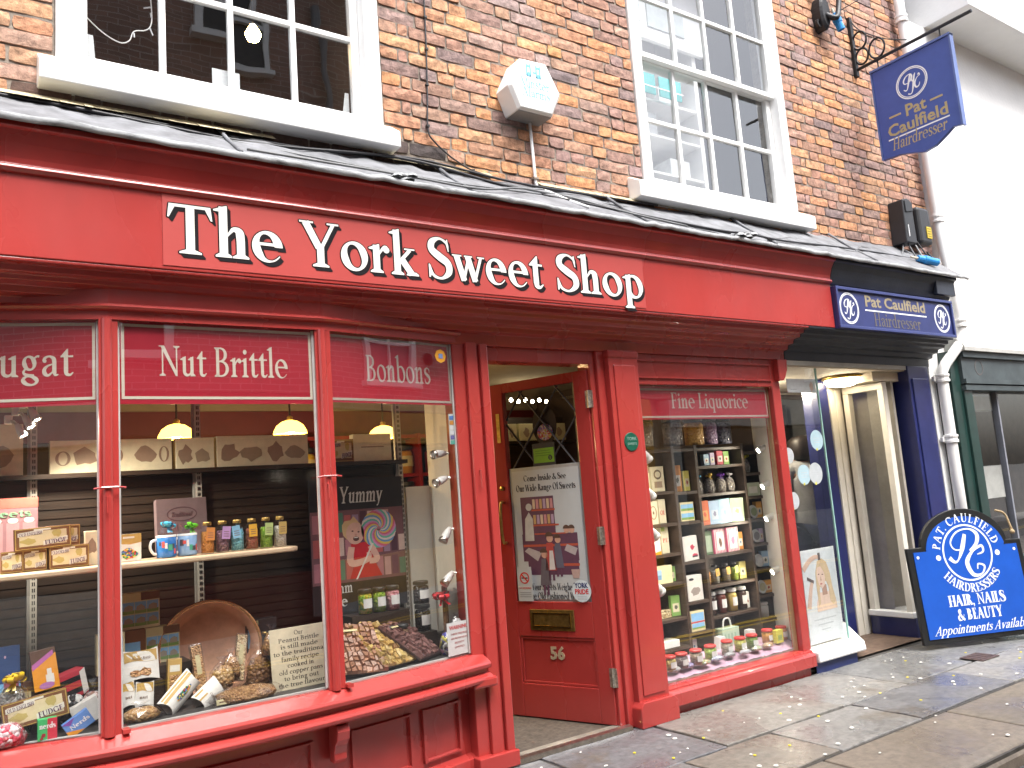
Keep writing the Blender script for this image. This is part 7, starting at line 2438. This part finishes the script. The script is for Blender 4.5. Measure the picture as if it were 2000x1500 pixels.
carton('white_box', 'tapered white carton with a red jester in the narrow column', 'box', 4.105, .38, .790, .14, .16, .05, WT_, [('jester', C_('crimson_print', (.5, .03, .08)), [blot(.62, .55, .16, .12, 10, 2), blot(.75, .2, .22, .08, 10, 4)]), ('shade', C_('ink_black', (.02, .02, .03)), [rect(.55, .12, .9, .18)])], group=G1, ry=rad(-3))
carton('white_box', 'tall white carton with a sketch in the lower narrow column', 'box', 4.105, .38, .528, .145, .165, .05, WT_, [('sketch', C_('sketch_grey', (.30, .26, .24)), [blot(.5, .35, .35, .2, 14, 5)]), ('oval', C_('ink_black', ()), [circ(.3, .85, .16, 14, .05)])], group=G1)
carton('photo_box', 'landscape photo carton at the bottom of the narrow column', 'box', 4.10, .38, .332, .13, .13, .05, C_('cream_edge', ()), [('photo', C_('sky_blue_photo', ()), [rect(.05, .5, .95, .9), rect(.05, .12, .95, .4)]), ('band', C_('crimson_print', ()), [rect(.0, .42, 1, .48)]), ('photo', C_('green_photo', ()), [rect(.05, .12, .95, .2)])], group=G1)
for k, (bx, c, nm_) in enumerate(((4.275, (.58, .13, .05), 'red and orange'), (4.37, (.34, .46, .62), 'blue tinted white'), (4.48, (.36, .58, .72), 'light blue'), (4.60, (.34, .42, .28), 'sage green'))):
    carton('bag_box', nm_ + ' upright sweet carton in the row at eye level', 'box', bx, .38, 1.010, (.09, .105, .115, .14)[k], (.165, .16, .165, .165)[k], .05, C_('upright_%d' % k, c), [('label', C_('uplabel_%d' % k, [(.6, .3, .1), (.45, .52, .6), (.42, .55, .62), (.42, .46, .38)][k]), [rect(.2, .2, .8, .6)]), ('emblem', C_('emblem_%d' % k, [(.6, .1, .05), (.2, .2, .3), (.25, .4, .55), (.2, .25, .12)][k]), [blot(.5, .45, .16, .12, 10, k)])], ry=rad((-2, 0, -3, 2)[k]), group='upright sweet cartons')
carton('bag_box', 'dark green upright carton left of the pink striped bags', 'box', 4.285, .39, .810, .085, .16, .05, C_('sage_dark', (.12, .2, .10)), [('label', C_('pale_green', (.4, .5, .36)), [rect(.1, .1, .9, .8)])], group='upright sweet cartons')
for k, bx in enumerate((4.40, 4.53)):
    o = carton('striped_bag', ['left', 'right'][k] + ' pink striped paper sweet bag with a white label', 'bag', bx, .385, .810, .135, .165, .05, C_('bag_pink', (.55, .10, .20)), [('stripes', WT_, [rect(.06 + q * .125, 0, .11 + q * .125, 1) for q in range(8)]), ('label', C_('bag_label', (.70, .60, .60)), [rect(.22, .12, .8, .88)]), ('emblem', [C_('brown_ink', ()), C_('bag_rose', (.6, .2, .34))][k], [blot(.5, .45, .15, .2, 10, 4 + k)])], rz=rad(6), group='striped paper bags')
for k, (bx, c, tg_) in enumerate(((4.275, (.6, .24, .04), None), (4.36, (.5, .5, .46), (.66, .40, .06)), (4.47, (.2, .16, .12), (.68, .40, .05)), (4.555, (.32, .44, .05), (.5, .5, .1)))):
    jar('%s tagged bottle on the third shelf of the side window' % ['orange', 'white', 'brown', 'lime'][k], bx, .43, .607, .031, .125, voro_mat('bot_%d' % k, [c, tuple(q * 1.25 for q in c), c], 150), DLID, C_('tag_s%d' % k, tg_) if tg_ else None, 'tagged bottles in the side window', rad(-6))
for k, (bx, c) in enumerate(((4.29, (.035, .015, .015)), (4.39, (.14, .03, .02)), (4.50, (.55, .42, .12)), (4.60, (.05, .03, .025)))):
    jar('%s preserve jar with a white cap on the lower shelf' % ['nearly black', 'dark red', 'golden', 'dark brown'][k], bx, .43, .404, .040, .155, C_('preserve_%d' % k, c, .2), C_('white_cap', (.6, .62, .62)), None, 'preserve jars', 0, WLAB, lidshape=1)
gb = carton('green_gift_box', 'pale green gift box with a paper handle at the bottom of the unit', 'box', 4.36, .34, .202, .165, .115, .08, C_('mint', (.36, .48, .38)), [('pattern', C_('mint_dark', (.24, .36, .28)), [rect(.1 + q * .2, .2, .2 + q * .2, .7) for q in range(4)])])
MB().tube(catmull([(-.04, .03, .115), (-.025, .03, .17), (.025, .03, .17), (.04, .03, .115)], 4), .006, 6).build('handle', WLAB, gb, world=False)
for k, bx in enumerate((4.23, 4.53)):
    a_ = MB().prism([(-.04, 0), (-.025, .08), (.025, .08), (.04, 0), (.025, 0), (.016, .055), (-.016, .055), (-.025, 0)], 'y', 0, .05).build('white_easel', WLAB, None, world=False, loc=(bx, .30, .202))
    tag(a_, ['left', 'right'][k] + ' small white folded stand beside the green gift box', 'stand')
for k, (bx, bz, c) in enumerate(((4.10, 1.265, (.06, .36, .60)), (4.30, 1.24, (.10, .40, .62)), (4.42, 1.24, (.50, .32, .04)), (4.54, 1.24, (.16, .05, .36)), (4.63, 1.24, (.5, .5, .52)))):
    nm_ = ['first cyan', 'second cyan', 'gold', 'violet', 'silver'][k]
    bag('clear sweet cone tied with a %s ribbon in the side window' % nm_, bx, .45, bz - .02, .085, .15, .07, voro_mat('cone_%d' % k, [(.2, .18, .16), (.4, .36, .3), (.12, .1, .1)], 90), 50 + k, C_('ribbon_%d' % k, c, .25), group='ribboned sweet cones')
bag('clear sweet bag with a yellow ribbon in the arched end column', 4.81, .45, 1.348, .10, .14, .08, voro_mat('cone_y', [(.25, .3, .35), (.4, .42, .4), (.15, .15, .15)], 90), 61, C_('lemon_ribbon', (.66, .58, .03), .25), group='ribboned sweet cones')
carton('white_box', 'pale green carton in the end column below the yellow ribbon', 'box', 4.81, .39, 1.178, .15, .095, .06, C_('celadon', (.42, .48, .36)), [('label', WT_, [rect(.2, .2, .8, .7)])], group=G1)
for k, bz in enumerate((1.015, .842, .667, .482)):
    o = MB().lathe([(0, .004), (.035, .004), (.040, .0), (.046, .0), (.048, .006), (.044, .01), (.038, .006), (0, .008)], (0, 0, 0), 24, Matrix.Rotation(rad(80), 4, 'X') @ Matrix.Diagonal((1, 1.0, 1, 1))).build('display_plate', C_('plate_grey', (.42, .44, .46), .2), None, world=False, loc=(4.79, .40, bz + .05), smooth=True)
    tag(o, ['top', 'second', 'third', 'lowest'][k] + ' small round plate propped in the end column', 'plate', 'plates in the end column')
    MB().prism(circ(0, 0, .03, 18), 'y', -.012, -.010).build('motif', C_('plate_motif_%d' % k, [(.15, .2, .12), (.1, .1, .12), (.4, .42, .45), (.3, .3, .2)][k]), o, world=False)
jar('white sweet jar at the foot of the end column', 4.81, .43, .314, .045, .11, C_('white_fill', (.5, .52, .5)), WLAB, None, None, 0, None, lidshape=1)
for k, jx in enumerate((3.62, 3.84, 4.12, 4.33, 4.47, 4.62)):
    jar('tall jar of %s sweets on top of the shelf unit, %s' % (['cream', 'grey', 'dark', 'amber', 'violet', 'liquorice'][k], ['beside the pilaster', 'second from the pilaster', 'left of centre', 'at the centre', 'right of centre', 'above the arched end'][k]), jx, .46, 1.562, .072, .20,
        voro_mat('top_fill_%d' % k, [[(.42, .34, .22), (.55, .46, .3), (.3, .22, .14)], [(.3, .28, .26), (.42, .4, .38), (.2, .2, .2)], [(.08, .06, .06), (.2, .16, .15), (.05, .05, .05)], [(.5, .25, .03), (.6, .34, .06), (.4, .18, .02)], [(.16, .1, .2), (.3, .2, .34), (.1, .06, .14)], [(.03, .03, .05), (.16, .16, .22), (.02, .02, .03)]][k], 60), DLID, None, 'tall jars on the shelf unit', lidshape=1)
RLID = mat('red_jar_lid', (.55, .04, .04), .35)
fc = [(.5, .3, .06), (.45, .34, .1), (.16, .12, .12), (.28, .22, .16), (.26, .36, .06), (.3, .26, .2), (.42, .40, .08), (.16, .26, .05), (.55, .26, .06), (.5, .22, .1)]
for k, (fx, fy) in enumerate(((3.435, .10), (3.56, .12), (3.66, .12), (3.785, .12), (3.935, .14), (4.11, .16), (4.235, .16), (4.35, .16), (4.545, .19), (4.69, .19))):
    jar('small red lidded jar on the lilac tissue, %s from the pilaster' % ['first', 'second', 'third', 'fourth', 'fifth', 'sixth', 'seventh', 'eighth', 'ninth', 'tenth'][k], fx, fy, .203, .040, .092, voro_mat('front_fill_%d' % k, [fc[k], tuple(min(1, q * 1.4) for q in fc[k]), tuple(q * .7 for q in fc[k])], 110), RLID, None, 'small red lidded jars', 0, WLAB, lidshape=1)
    o = bpy.context.scene.objects[-1]
carton('yellow_carton', 'small yellow carton among the last red lidded jars', 'box', 4.585, .12, .205, .07, .085, .03, C_('lemon_box', (.62, .58, .08)), [('label', C_('apple_green', ()), [rect(.2, .2, .8, .6)])])
for k in range(9):
    fx = 3.45 + k * .125
    bag('small clear bag of %s sweets lying on the tissue, %s from the pilaster' % (['pink', 'white', 'violet', 'mixed', 'blue', 'grey', 'silver', 'green', 'amber'][k], ['first', 'second', 'third', 'fourth', 'fifth', 'sixth', 'seventh', 'eighth', 'ninth'][k]), fx, .095 + .01 * (k % 3), .203, .10, .035, .05,
        voro_mat('lie_%d' % k, [[(.5, .3, .4), (.6, .5, .5), (.4, .2, .3)], [(.6, .58, .55), (.5, .5, .5), (.66, .62, .6)], [(.2, .16, .4), (.5, .48, .55), (.3, .25, .5)], [(.5, .2, .1), (.5, .5, .2), (.2, .3, .2)], [(.2, .25, .5), (.4, .44, .6), (.55, .55, .6)], [(.3, .3, .32), (.5, .5, .52), (.2, .2, .2)], [(.5, .5, .55), (.6, .6, .64), (.4, .4, .44)], [(.2, .3, .1), (.4, .44, .3), (.5, .5, .44)], [(.5, .3, .1), (.55, .44, .3), (.4, .2, .06)]][k], 90), 70 + k, group='small bags on the tissue')
for k, z_ in enumerate((1.50, 1.245, 1.02, .655)):
    spot(['highest', 'second', 'third', 'lowest'][k] + ' lit white spotlight on the right lining of the side window', (4.80, .20, z_ + .03), (-1, .35, -.42), 14., .022, .10, (4.842, .26, z_ + .03), energy=1.4)
MB().box(4.835, .262, .6, 4.855, .285, 1.72).build('spot_track', mat('white_lamp', ())).__setitem__('label', 'white upright track carrying the spotlights in the side window')
bpy.data.objects['spot_track']['category'] = 'lamp track'
for k, z_ in enumerate((1.485, 1.255, 1.015, .685)):
    spot(['highest', 'second', 'third', 'lowest'][k] + ' white globe spotlight beside the pilaster in the side window', (3.50, .12, z_ + .03), (.75, .12, -.75), 6., .030, .075, (3.40, .12, z_ + .04), energy=1.4)

# smaller things that fill the gaps between the larger cartons
fr_ = random.Random(77)
GAP = [(3.56, 1.054, .16), (3.56, 1.264, .17), (3.56, .858, .15), (3.58, .670, .15), (3.97 - .03, .670, .12), (4.065, 1.252, .2), (4.16, 1.252, .17), (4.08, .20, .10), (4.29, 1.417, .1), (4.37, 1.417, .1), (4.45, 1.417, .1), (4.53, 1.417, .1), (4.61, 1.417, .1), (4.65, .810, .14), (4.65, .607, .12), (4.655, .404, .13), (4.87, 1.015, .12), (4.87, .667, .12), (4.87, .842, .1), (3.52, .446, .12), (3.95, .446, .14), (3.58, .264, .12), (4.66, 1.010, .14), (4.77, 1.178, .11), (4.87, .482, .11), (4.20 - .03, .790, .1)]
gc = [('amber', (.60, .30, .05)), ('crimson', (.50, .05, .08)), ('lemon', (.62, .55, .15)), ('sky blue', (.25, .42, .60)), ('leaf green', (.20, .36, .10)), ('white', (.66, .66, .64)), ('lilac', (.44, .34, .52)), ('orange', (.66, .27, .05))]
wh = ['by the pilaster', 'in the left column', 'in the narrow column', 'in the wide column', 'in the end column']
for k, (gx_, gz_, gh_) in enumerate(GAP):
    nm_, c = gc[(k * 3) % 8]
    col_ = 0 if gx_ < 3.7 else 1 if gx_ < 4.0 else 2 if gx_ < 4.22 else 3 if gx_ < 4.7 else 4
    lv = 'bottom' if gz_ < .35 else 'low' if gz_ < .62 else 'lower middle' if gz_ < .9 else 'upper middle' if gz_ < 1.2 else 'high' if gz_ < 1.4 else 'topmost'
    carton('sweet_packet', '%s packet %s on a %s shelf, side window' % (nm_, wh[col_], lv), 'packet', gx_, .40 + fr_.uniform(0, .04), gz_ + .001, fr_.uniform(.05, .075), gh_ * fr_.uniform(.75, 1.), .03, C_('gap_%d' % ((k * 3) % 8), c), [('label', WT_ if k % 2 else C_('pale_cream', ()), [rect(.15, .2, .85, .62)]), ('emblem', C_('gap_e%d' % (k % 3), [(.3, .05, .05), (.05, .15, .3), (.1, .1, .08)][k % 3]), [blot(.5, .42, .2, .12, 9, k)])], rz=rad(fr_.uniform(-12, 12)), group='small packets in the side window')

# ================================================================ hairdresser window
hp = carton('hair_poster', 'white salon poster of a blonde woman having her hair brushed', 'poster', 5.03, .075, .152, .40, .63, .004, C_('poster_paper', (.66, .69, .71)), [], rz=rad(2))


def hart(nm, m, polys, k):
    return sheet_obj(nm, polys, m, hp, .0005 * k, None, world=False)


hart('backdrop', C_('poster_pale_blue', (.62, .66, .69)), [rect(-.19, .20, .19, .61)], 1)
HS = C_('poster_flesh', (.70, .52, .43))
hart('shoulders', HS, [[(-.08, .205), (-.075, .27), (-.03, .33), (.09, .33), (.15, .28), (.16, .205)]], 2)
hart('neck', C_('poster_flesh_dark', (.40, .24, .18)), [[(.0, .31), (.06, .31), (.055, .38), (.005, .38)]], 3)
hart('hair', C_('poster_blonde', (.58, .44, .28)), [[(-.055, .24), (-.06, .36), (-.055, .47), (-.02, .545), (.035, .56), (.085, .53), (.115, .45), (.125, .36), (.15, .27), (.12, .235), (.085, .26), (.08, .36), (.06, .40), (-.01, .40), (-.03, .34), (-.03, .26)]], 4)
hart('face', HS, [[(-.035, .50), (-.045, .44), (-.03, .385), (.005, .355), (.04, .38), (.055, .45), (.03, .51)]], 5)
hart('eye', C_('poster_dark', ()), [circ(-.022, .455, .010, 10, .004), circ(.022, .45, .010, 10, .004)], 6)
hart('lips', C_('poster_lips', (.45, .14, .13)), [circ(-.003, .388, .014, 10, .006)], 6)
hart('nose', C_('poster_flesh_dark', ()), [[(-.008, .41), (.006, .41), (.0, .445)]], 6)
hart('fringe', C_('poster_blonde', ()), [[(.03, .555), (.075, .52), (.08, .42), (.055, .40), (.045, .46), (.0, .52)]], 6)
hart('arm', C_('poster_arm', (.52, .32, .25)), union(stroke([(-.19, .50), (-.11, .555), (-.04, .575), (.0, .57)], [.04, .035, .03, .025]) + stroke([(-.17, .24), (-.13, .36), (-.10, .42)], [.045, .036, .03])), 5)
hart('brush', C_('poster_brush', (.12, .09, .09)), [rect(-.005, .55, .02, .60), [(-.16, .43), (-.09, .40), (-.085, .42), (-.155, .45)]], 6)
for k in range(3):
    hart('text_line', C_('pale_ink', ()), [rect(-.13 + k * .04, .15 - k * .035, .13 - k * .04, .158 - k * .035)], 1)
cd = carton('salon_card', 'white card with a small portrait stuck at the top of the salon window', 'card', 5.04, .045, 1.885, .33, .10, .002, C_('poster_paper', ()), [('portrait', C_('poster_arm', ()), [blot(.85, .45, .07, .4, 12, 3)]), ('text_line', C_('pale_ink', ()), [rect(.12, .2, .32, .26)])])
for k, (dx, dz, r, c) in enumerate(((5.115, 1.54, .072, 0), (4.925, 1.302, .070, 0), (5.055, 1.305, .076, 1), (4.78, 1.44, .055, 1), (4.775, 1.13, .06, 1))):
    o = sheet_obj('round_sticker', [circ(0, 0, r, 30)], C_('disc_blue', (.36, .50, .56)) if c == 0 else C_('disc_white', (.42, .45, .47)), None, .001, Matrix.Translation((dx, .028 - .001 * c, dz)))
    tag(o, ['pale blue round sticker alone near the glass edge', 'pale blue round sticker overlapping its white neighbour', 'white round sticker right of the overlapping pair', 'upper white round sticker half behind the red window post', 'lower white round sticker half behind the red window post'][k], 'sticker', 'round stickers on the salon glass')
    for q in range(3):
        sheet_obj('text_line', [rect(-r * .5, .012 - q * .016, r * .5, .016 - q * .016)], C_('pale_ink', ()), o, .0013, Matrix.Translation((dx, .028 - .001 * c, dz)))
    sheet_obj('yellow_dot', [circ(-.01, -r * .93, r * .14, 10)], C_('lemon_box', ()), o, .0015, Matrix.Translation((dx, .028 - .001 * c, dz)))

# things seen through the leaded door glass
for k, (bx, bz, bw_) in enumerate(((3.93, 1.77, .18), (4.17, 1.77, .24), (4.43, 1.77, .24))):
    carton('biscuit_box', ['left', 'middle', 'right'][k] + ' cream biscuit box seen through the leaded door glass', 'box', bx, 2.2, bz, bw_, .15, .08, C_('butter', ()), [('picture', SEP, [blot(.3, .5, .15, .3, 10, k), blot(.7, .5, .15, .3, 10, k + 4)])], group='boxes seen through the door')
MB().box(3.75, 2.16, 1.745, 4.7, 2.42, 1.768).build('wall_shelf', DARKWOOD)
tag(bpy.data.objects['wall_shelf'], 'dark shelf carrying boxes seen through the leaded door glass', 'shelf')
MB().box(3.75, 2.42, .02, 4.7, 2.45, 2.0).build('shelf_back', DARKWOOD, bpy.data.objects['wall_shelf'])
for k in range(6):
    bx = 3.95 + k * .075
    o = MB().lathe([(0, -.018), (.014, -.012), (.016, .002), (.008, .016), (0, .018)], (bx, 2.15, 2.12 - .012 * (k % 2)), 10).build('small_bulb', mat('lit_small_bulb', (1, .95, .85), .3, var=0, emit=(1., .86, .6), es=12.))
    tag(o, '%s small lit bulb from the left in the row behind the leaded door glass' % ['first', 'second', 'third', 'fourth', 'fifth', 'sixth'][k], 'bulb', 'row of small bulbs in the shop')

# --- person inside the salon, seen from behind
def skin_body(name, verts, edges, radii, m, parent, sub=2, root=0):
    me = bpy.data.meshes.new(name)
    me.from_pydata(verts, edges, [])
    o = bpy.data.objects.new(name, me)
    COL.objects.link(o)
    me.materials.append(m)
    if parent:
        o.parent = parent
    sk = o.modifiers.new('skin', 'SKIN')
    for i, r in enumerate(radii):
        me.skin_vertices[0].data[i].radius = r if isinstance(r, tuple) else (r, r)
        me.skin_vertices[0].data[i].use_root = (i == root)
    o.modifiers.new('sub', 'SUBSURF').levels = sub
    o.modifiers['sub'].render_levels = sub
    sk.use_smooth_shade = True
    return o


pe = thing('person', 'person in a grey jacket and dark trousers standing inside the salon, back turned', 'person', (5.97, .82, .005), (0, 0, rad(165)))
V = [(0, 0, .90), (0, .01, 1.06), (0, .01, 1.24), (0, .0, 1.34), (0, -.01, 1.41), (0, -.015, 1.50), (0, -.015, 1.585),
     (.09, 0, .86), (.10, .01, .48), (.105, 0, .09), (.115, -.10, .035), (-.09, 0, .86), (-.10, .01, .48), (-.105, 0, .09), (-.115, -.10, .035),
     (.17, 0, 1.33), (.235, .03, 1.08), (.20, -.10, .92), (.19, -.16, .87), (-.17, 0, 1.33), (-.235, .03, 1.08), (-.20, -.10, .92), (-.19, -.16, .87)]
E_ = [(0, 1), (1, 2), (2, 3), (3, 4), (4, 5), (5, 6), (0, 7), (7, 8), (8, 9), (9, 10), (0, 11), (11, 12), (12, 13), (13, 14), (3, 15), (15, 16), (16, 17), (17, 18), (3, 19), (19, 20), (20, 21), (21, 22)]
R_ = [(.15, .11), (.135, .10), (.155, .11), (.11, .08), .052, (.078, .092), (.06, .07), .085, .058, .042, .035, .085, .058, .042, .035, .062, .048, .036, .03, .062, .048, .036, .03]
skin_body('body', V, E_, R_, mat('skin_tone', (.45, .27, .2), .5), pe)
skin_body('jacket', [(0, 0, .83), (0, .01, 1.05), (0, .01, 1.24), (0, 0, 1.355), (.18, 0, 1.335), (.24, .03, 1.08), (.208, -.09, .94), (-.18, 0, 1.335), (-.24, .03, 1.08), (-.208, -.09, .94)], [(0, 1), (1, 2), (2, 3), (3, 4), (4, 5), (5, 6), (3, 7), (7, 8), (8, 9)], [(.185, .135), (.165, .125), (.178, .13), (.12, .09), .076, .062, .052, .076, .062, .052], mat('grey_wool', (.30, .305, .32), .9, var=.15), pe, root=1)
skin_body('trousers', [(0, 0, .88), (.095, 0, .82), (.102, .01, .48), (.108, 0, .06), (-.095, 0, .82), (-.102, .01, .48), (-.108, 0, .06)], [(0, 1), (1, 2), (2, 3), (0, 4), (4, 5), (5, 6)], [(.155, .115), .10, .072, .06, .10, .072, .06], mat('dark_denim', (.015, .022, .07), .8), pe)
skin_body('hair', [(0, .0, 1.63), (0, .02, 1.54), (0, .05, 1.40)], [(0, 1), (1, 2)], [(.10, .105), (.125, .125), (.11, .075)], mat('dark_hair', (.018, .012, .010), .5, var=.3, vs=30), pe)

# ================================================================ upstairs rooms
wu = thing('white_shelving', 'white display shelving with boxes behind the right sash window', 'shelving', (4.2, .9, 3.2))
MB().box(3.5, .34, 3.1, 3.53, .70, 5.2).box(4.60, .34, 3.1, 4.64, .70, 5.2).box(3.5, .70, 3.1, 4.64, .72, 5.2).build('carcass', WHITE, wu)
for zz in (3.25, 3.5, 3.78, 4.05, 4.32):
    MB().box(3.531, .345, zz, 4.599, .698, zz + .018).build('shelf', WHITE, wu)
MB().prism([(3.5, 4.5), (4.7, 4.5), (4.7, 5.15), (4.55, 5.25), (3.6, 5.25), (3.5, 5.15)], 'y', .30, .335).build('header_panel', WHITE, wu, bevel=.01)
for (xa, xb, za, zb) in ((3.62, 4.05, 4.62, 4.82), (4.12, 4.5, 4.6, 4.8)):
    MB().box(xa, .29, za, xb, .299, zb).build('header_window', mat('pale_grey_glass', (.45, .5, .5), .2), wu, bevel=.03)
for k, (xa, za, w_, h_) in enumerate(((3.6, 3.52, .2, .16), (3.85, 3.27, .25, .14), (3.62, 3.27, .15, .2), (4.2, 3.27, .3, .12), (3.65, 3.80, .2, .12), (3.95, 3.80, .25, .18), (4.3, 3.52, .2, .14), (4.25, 4.07, .2, .14))):
    carton('white_box', 'white box on the upstairs shelving, %s' % ['second shelf left', 'bottom shelf middle', 'bottom shelf left', 'bottom shelf right', 'third shelf left', 'third shelf middle', 'second shelf right', 'fourth shelf right'][k], 'box', xa + w_ / 2, .38, za, w_, h_, .2, C_('box_grey_white', (.6, .62, .63)), [], group='white boxes upstairs')
tl = thing('teal_sign', 'teal panel hanging inside the right sash window below the meeting rail', 'panel', (4.1, .5, 4.2))
MB().box(3.88, .26, 4.05, 4.10, .27, 4.20).build('panel', C_('teal', (.02, .42, .42)), tl)
MB().box(4.14, .26, 4.05, 4.36, .27, 4.20).build('panel', C_('teal', ()), tl)
MB().box(3.86, .258, 4.10, 4.38, .2595, 4.11).build('strip', WHITE, tl)
lt = thing('mirrored_lamp', 'lit round bulb standing in for a lamp mirrored in the left sash window', 'lamp', (1.45, 1.0, 4.2))  # bulb added indoors in place of a lamp mirrored by the panes
MB().lathe([(0, -.05), (.035, -.035), (.048, 0), (.03, .035), (.016, .06), (0, .06)], (1.47, 1.0, 4.19), 16).build('bulb', mat('lit_mirrored_bulb', (1, .9, .7), .3, var=0, emit=(1., .62, .2), es=40.), lt, smooth=True)
MB().tube([(1.47, 1.0, 4.25), (1.47, 1.0, 5.4)], .005, 6).build('flex', CAB, lt)
cardw = MB().box(1.00, .165, 3.335, 1.13, .168, 3.44).build('window_card', C_('poster_paper', ()))
tag(cardw, 'small white card standing inside the left sash window', 'card')
for k, (xa, xb) in enumerate(((.46, .50), (1.66, 1.70))):
    o = MB().prism([(xa, 3.335), (xb, 3.335), (xb - .01 if k == 0 else xb, 3.47), (xa if k == 0 else xa + .02, 3.47)], 'y', .17, .175).build('corner_card', C_('poster_paper', ()))
    tag(o, ['left', 'right'][k] + ' corner white card leaning in the left sash window', 'card')
fairy = thing('fairy_lights', 'string of unlit fairy lights draped in the corner of the left sash window', 'lights', (.6, .18, 3.6))
FP = catmull([(.46, .18, 3.56), (.53, .18, 3.50), (.60, .18, 3.47), (.64, .18, 3.49), (.66, .18, 3.54), (.71, .18, 3.56), (.735, .18, 3.60), (.735, .18, 3.70), (.72, .18, 3.85)], 5)
MB().tube(FP, .003, 5).build('string', WHITE, fairy, smooth=True)
for k, (fx, fz, ax, az) in enumerate(((.728, 3.575, .012, -.035), (.735, 3.63, -.004, .02), (.732, 3.68, -.03, -.015), (.66, 3.53, .0, -.02))):
    MB().tube([(fx, .178, fz), (fx + ax, .175, fz + az)], [.004, .003], 6).build('bulb', mat('clear_bulb', (.75, .77, .8), .1), fairy)
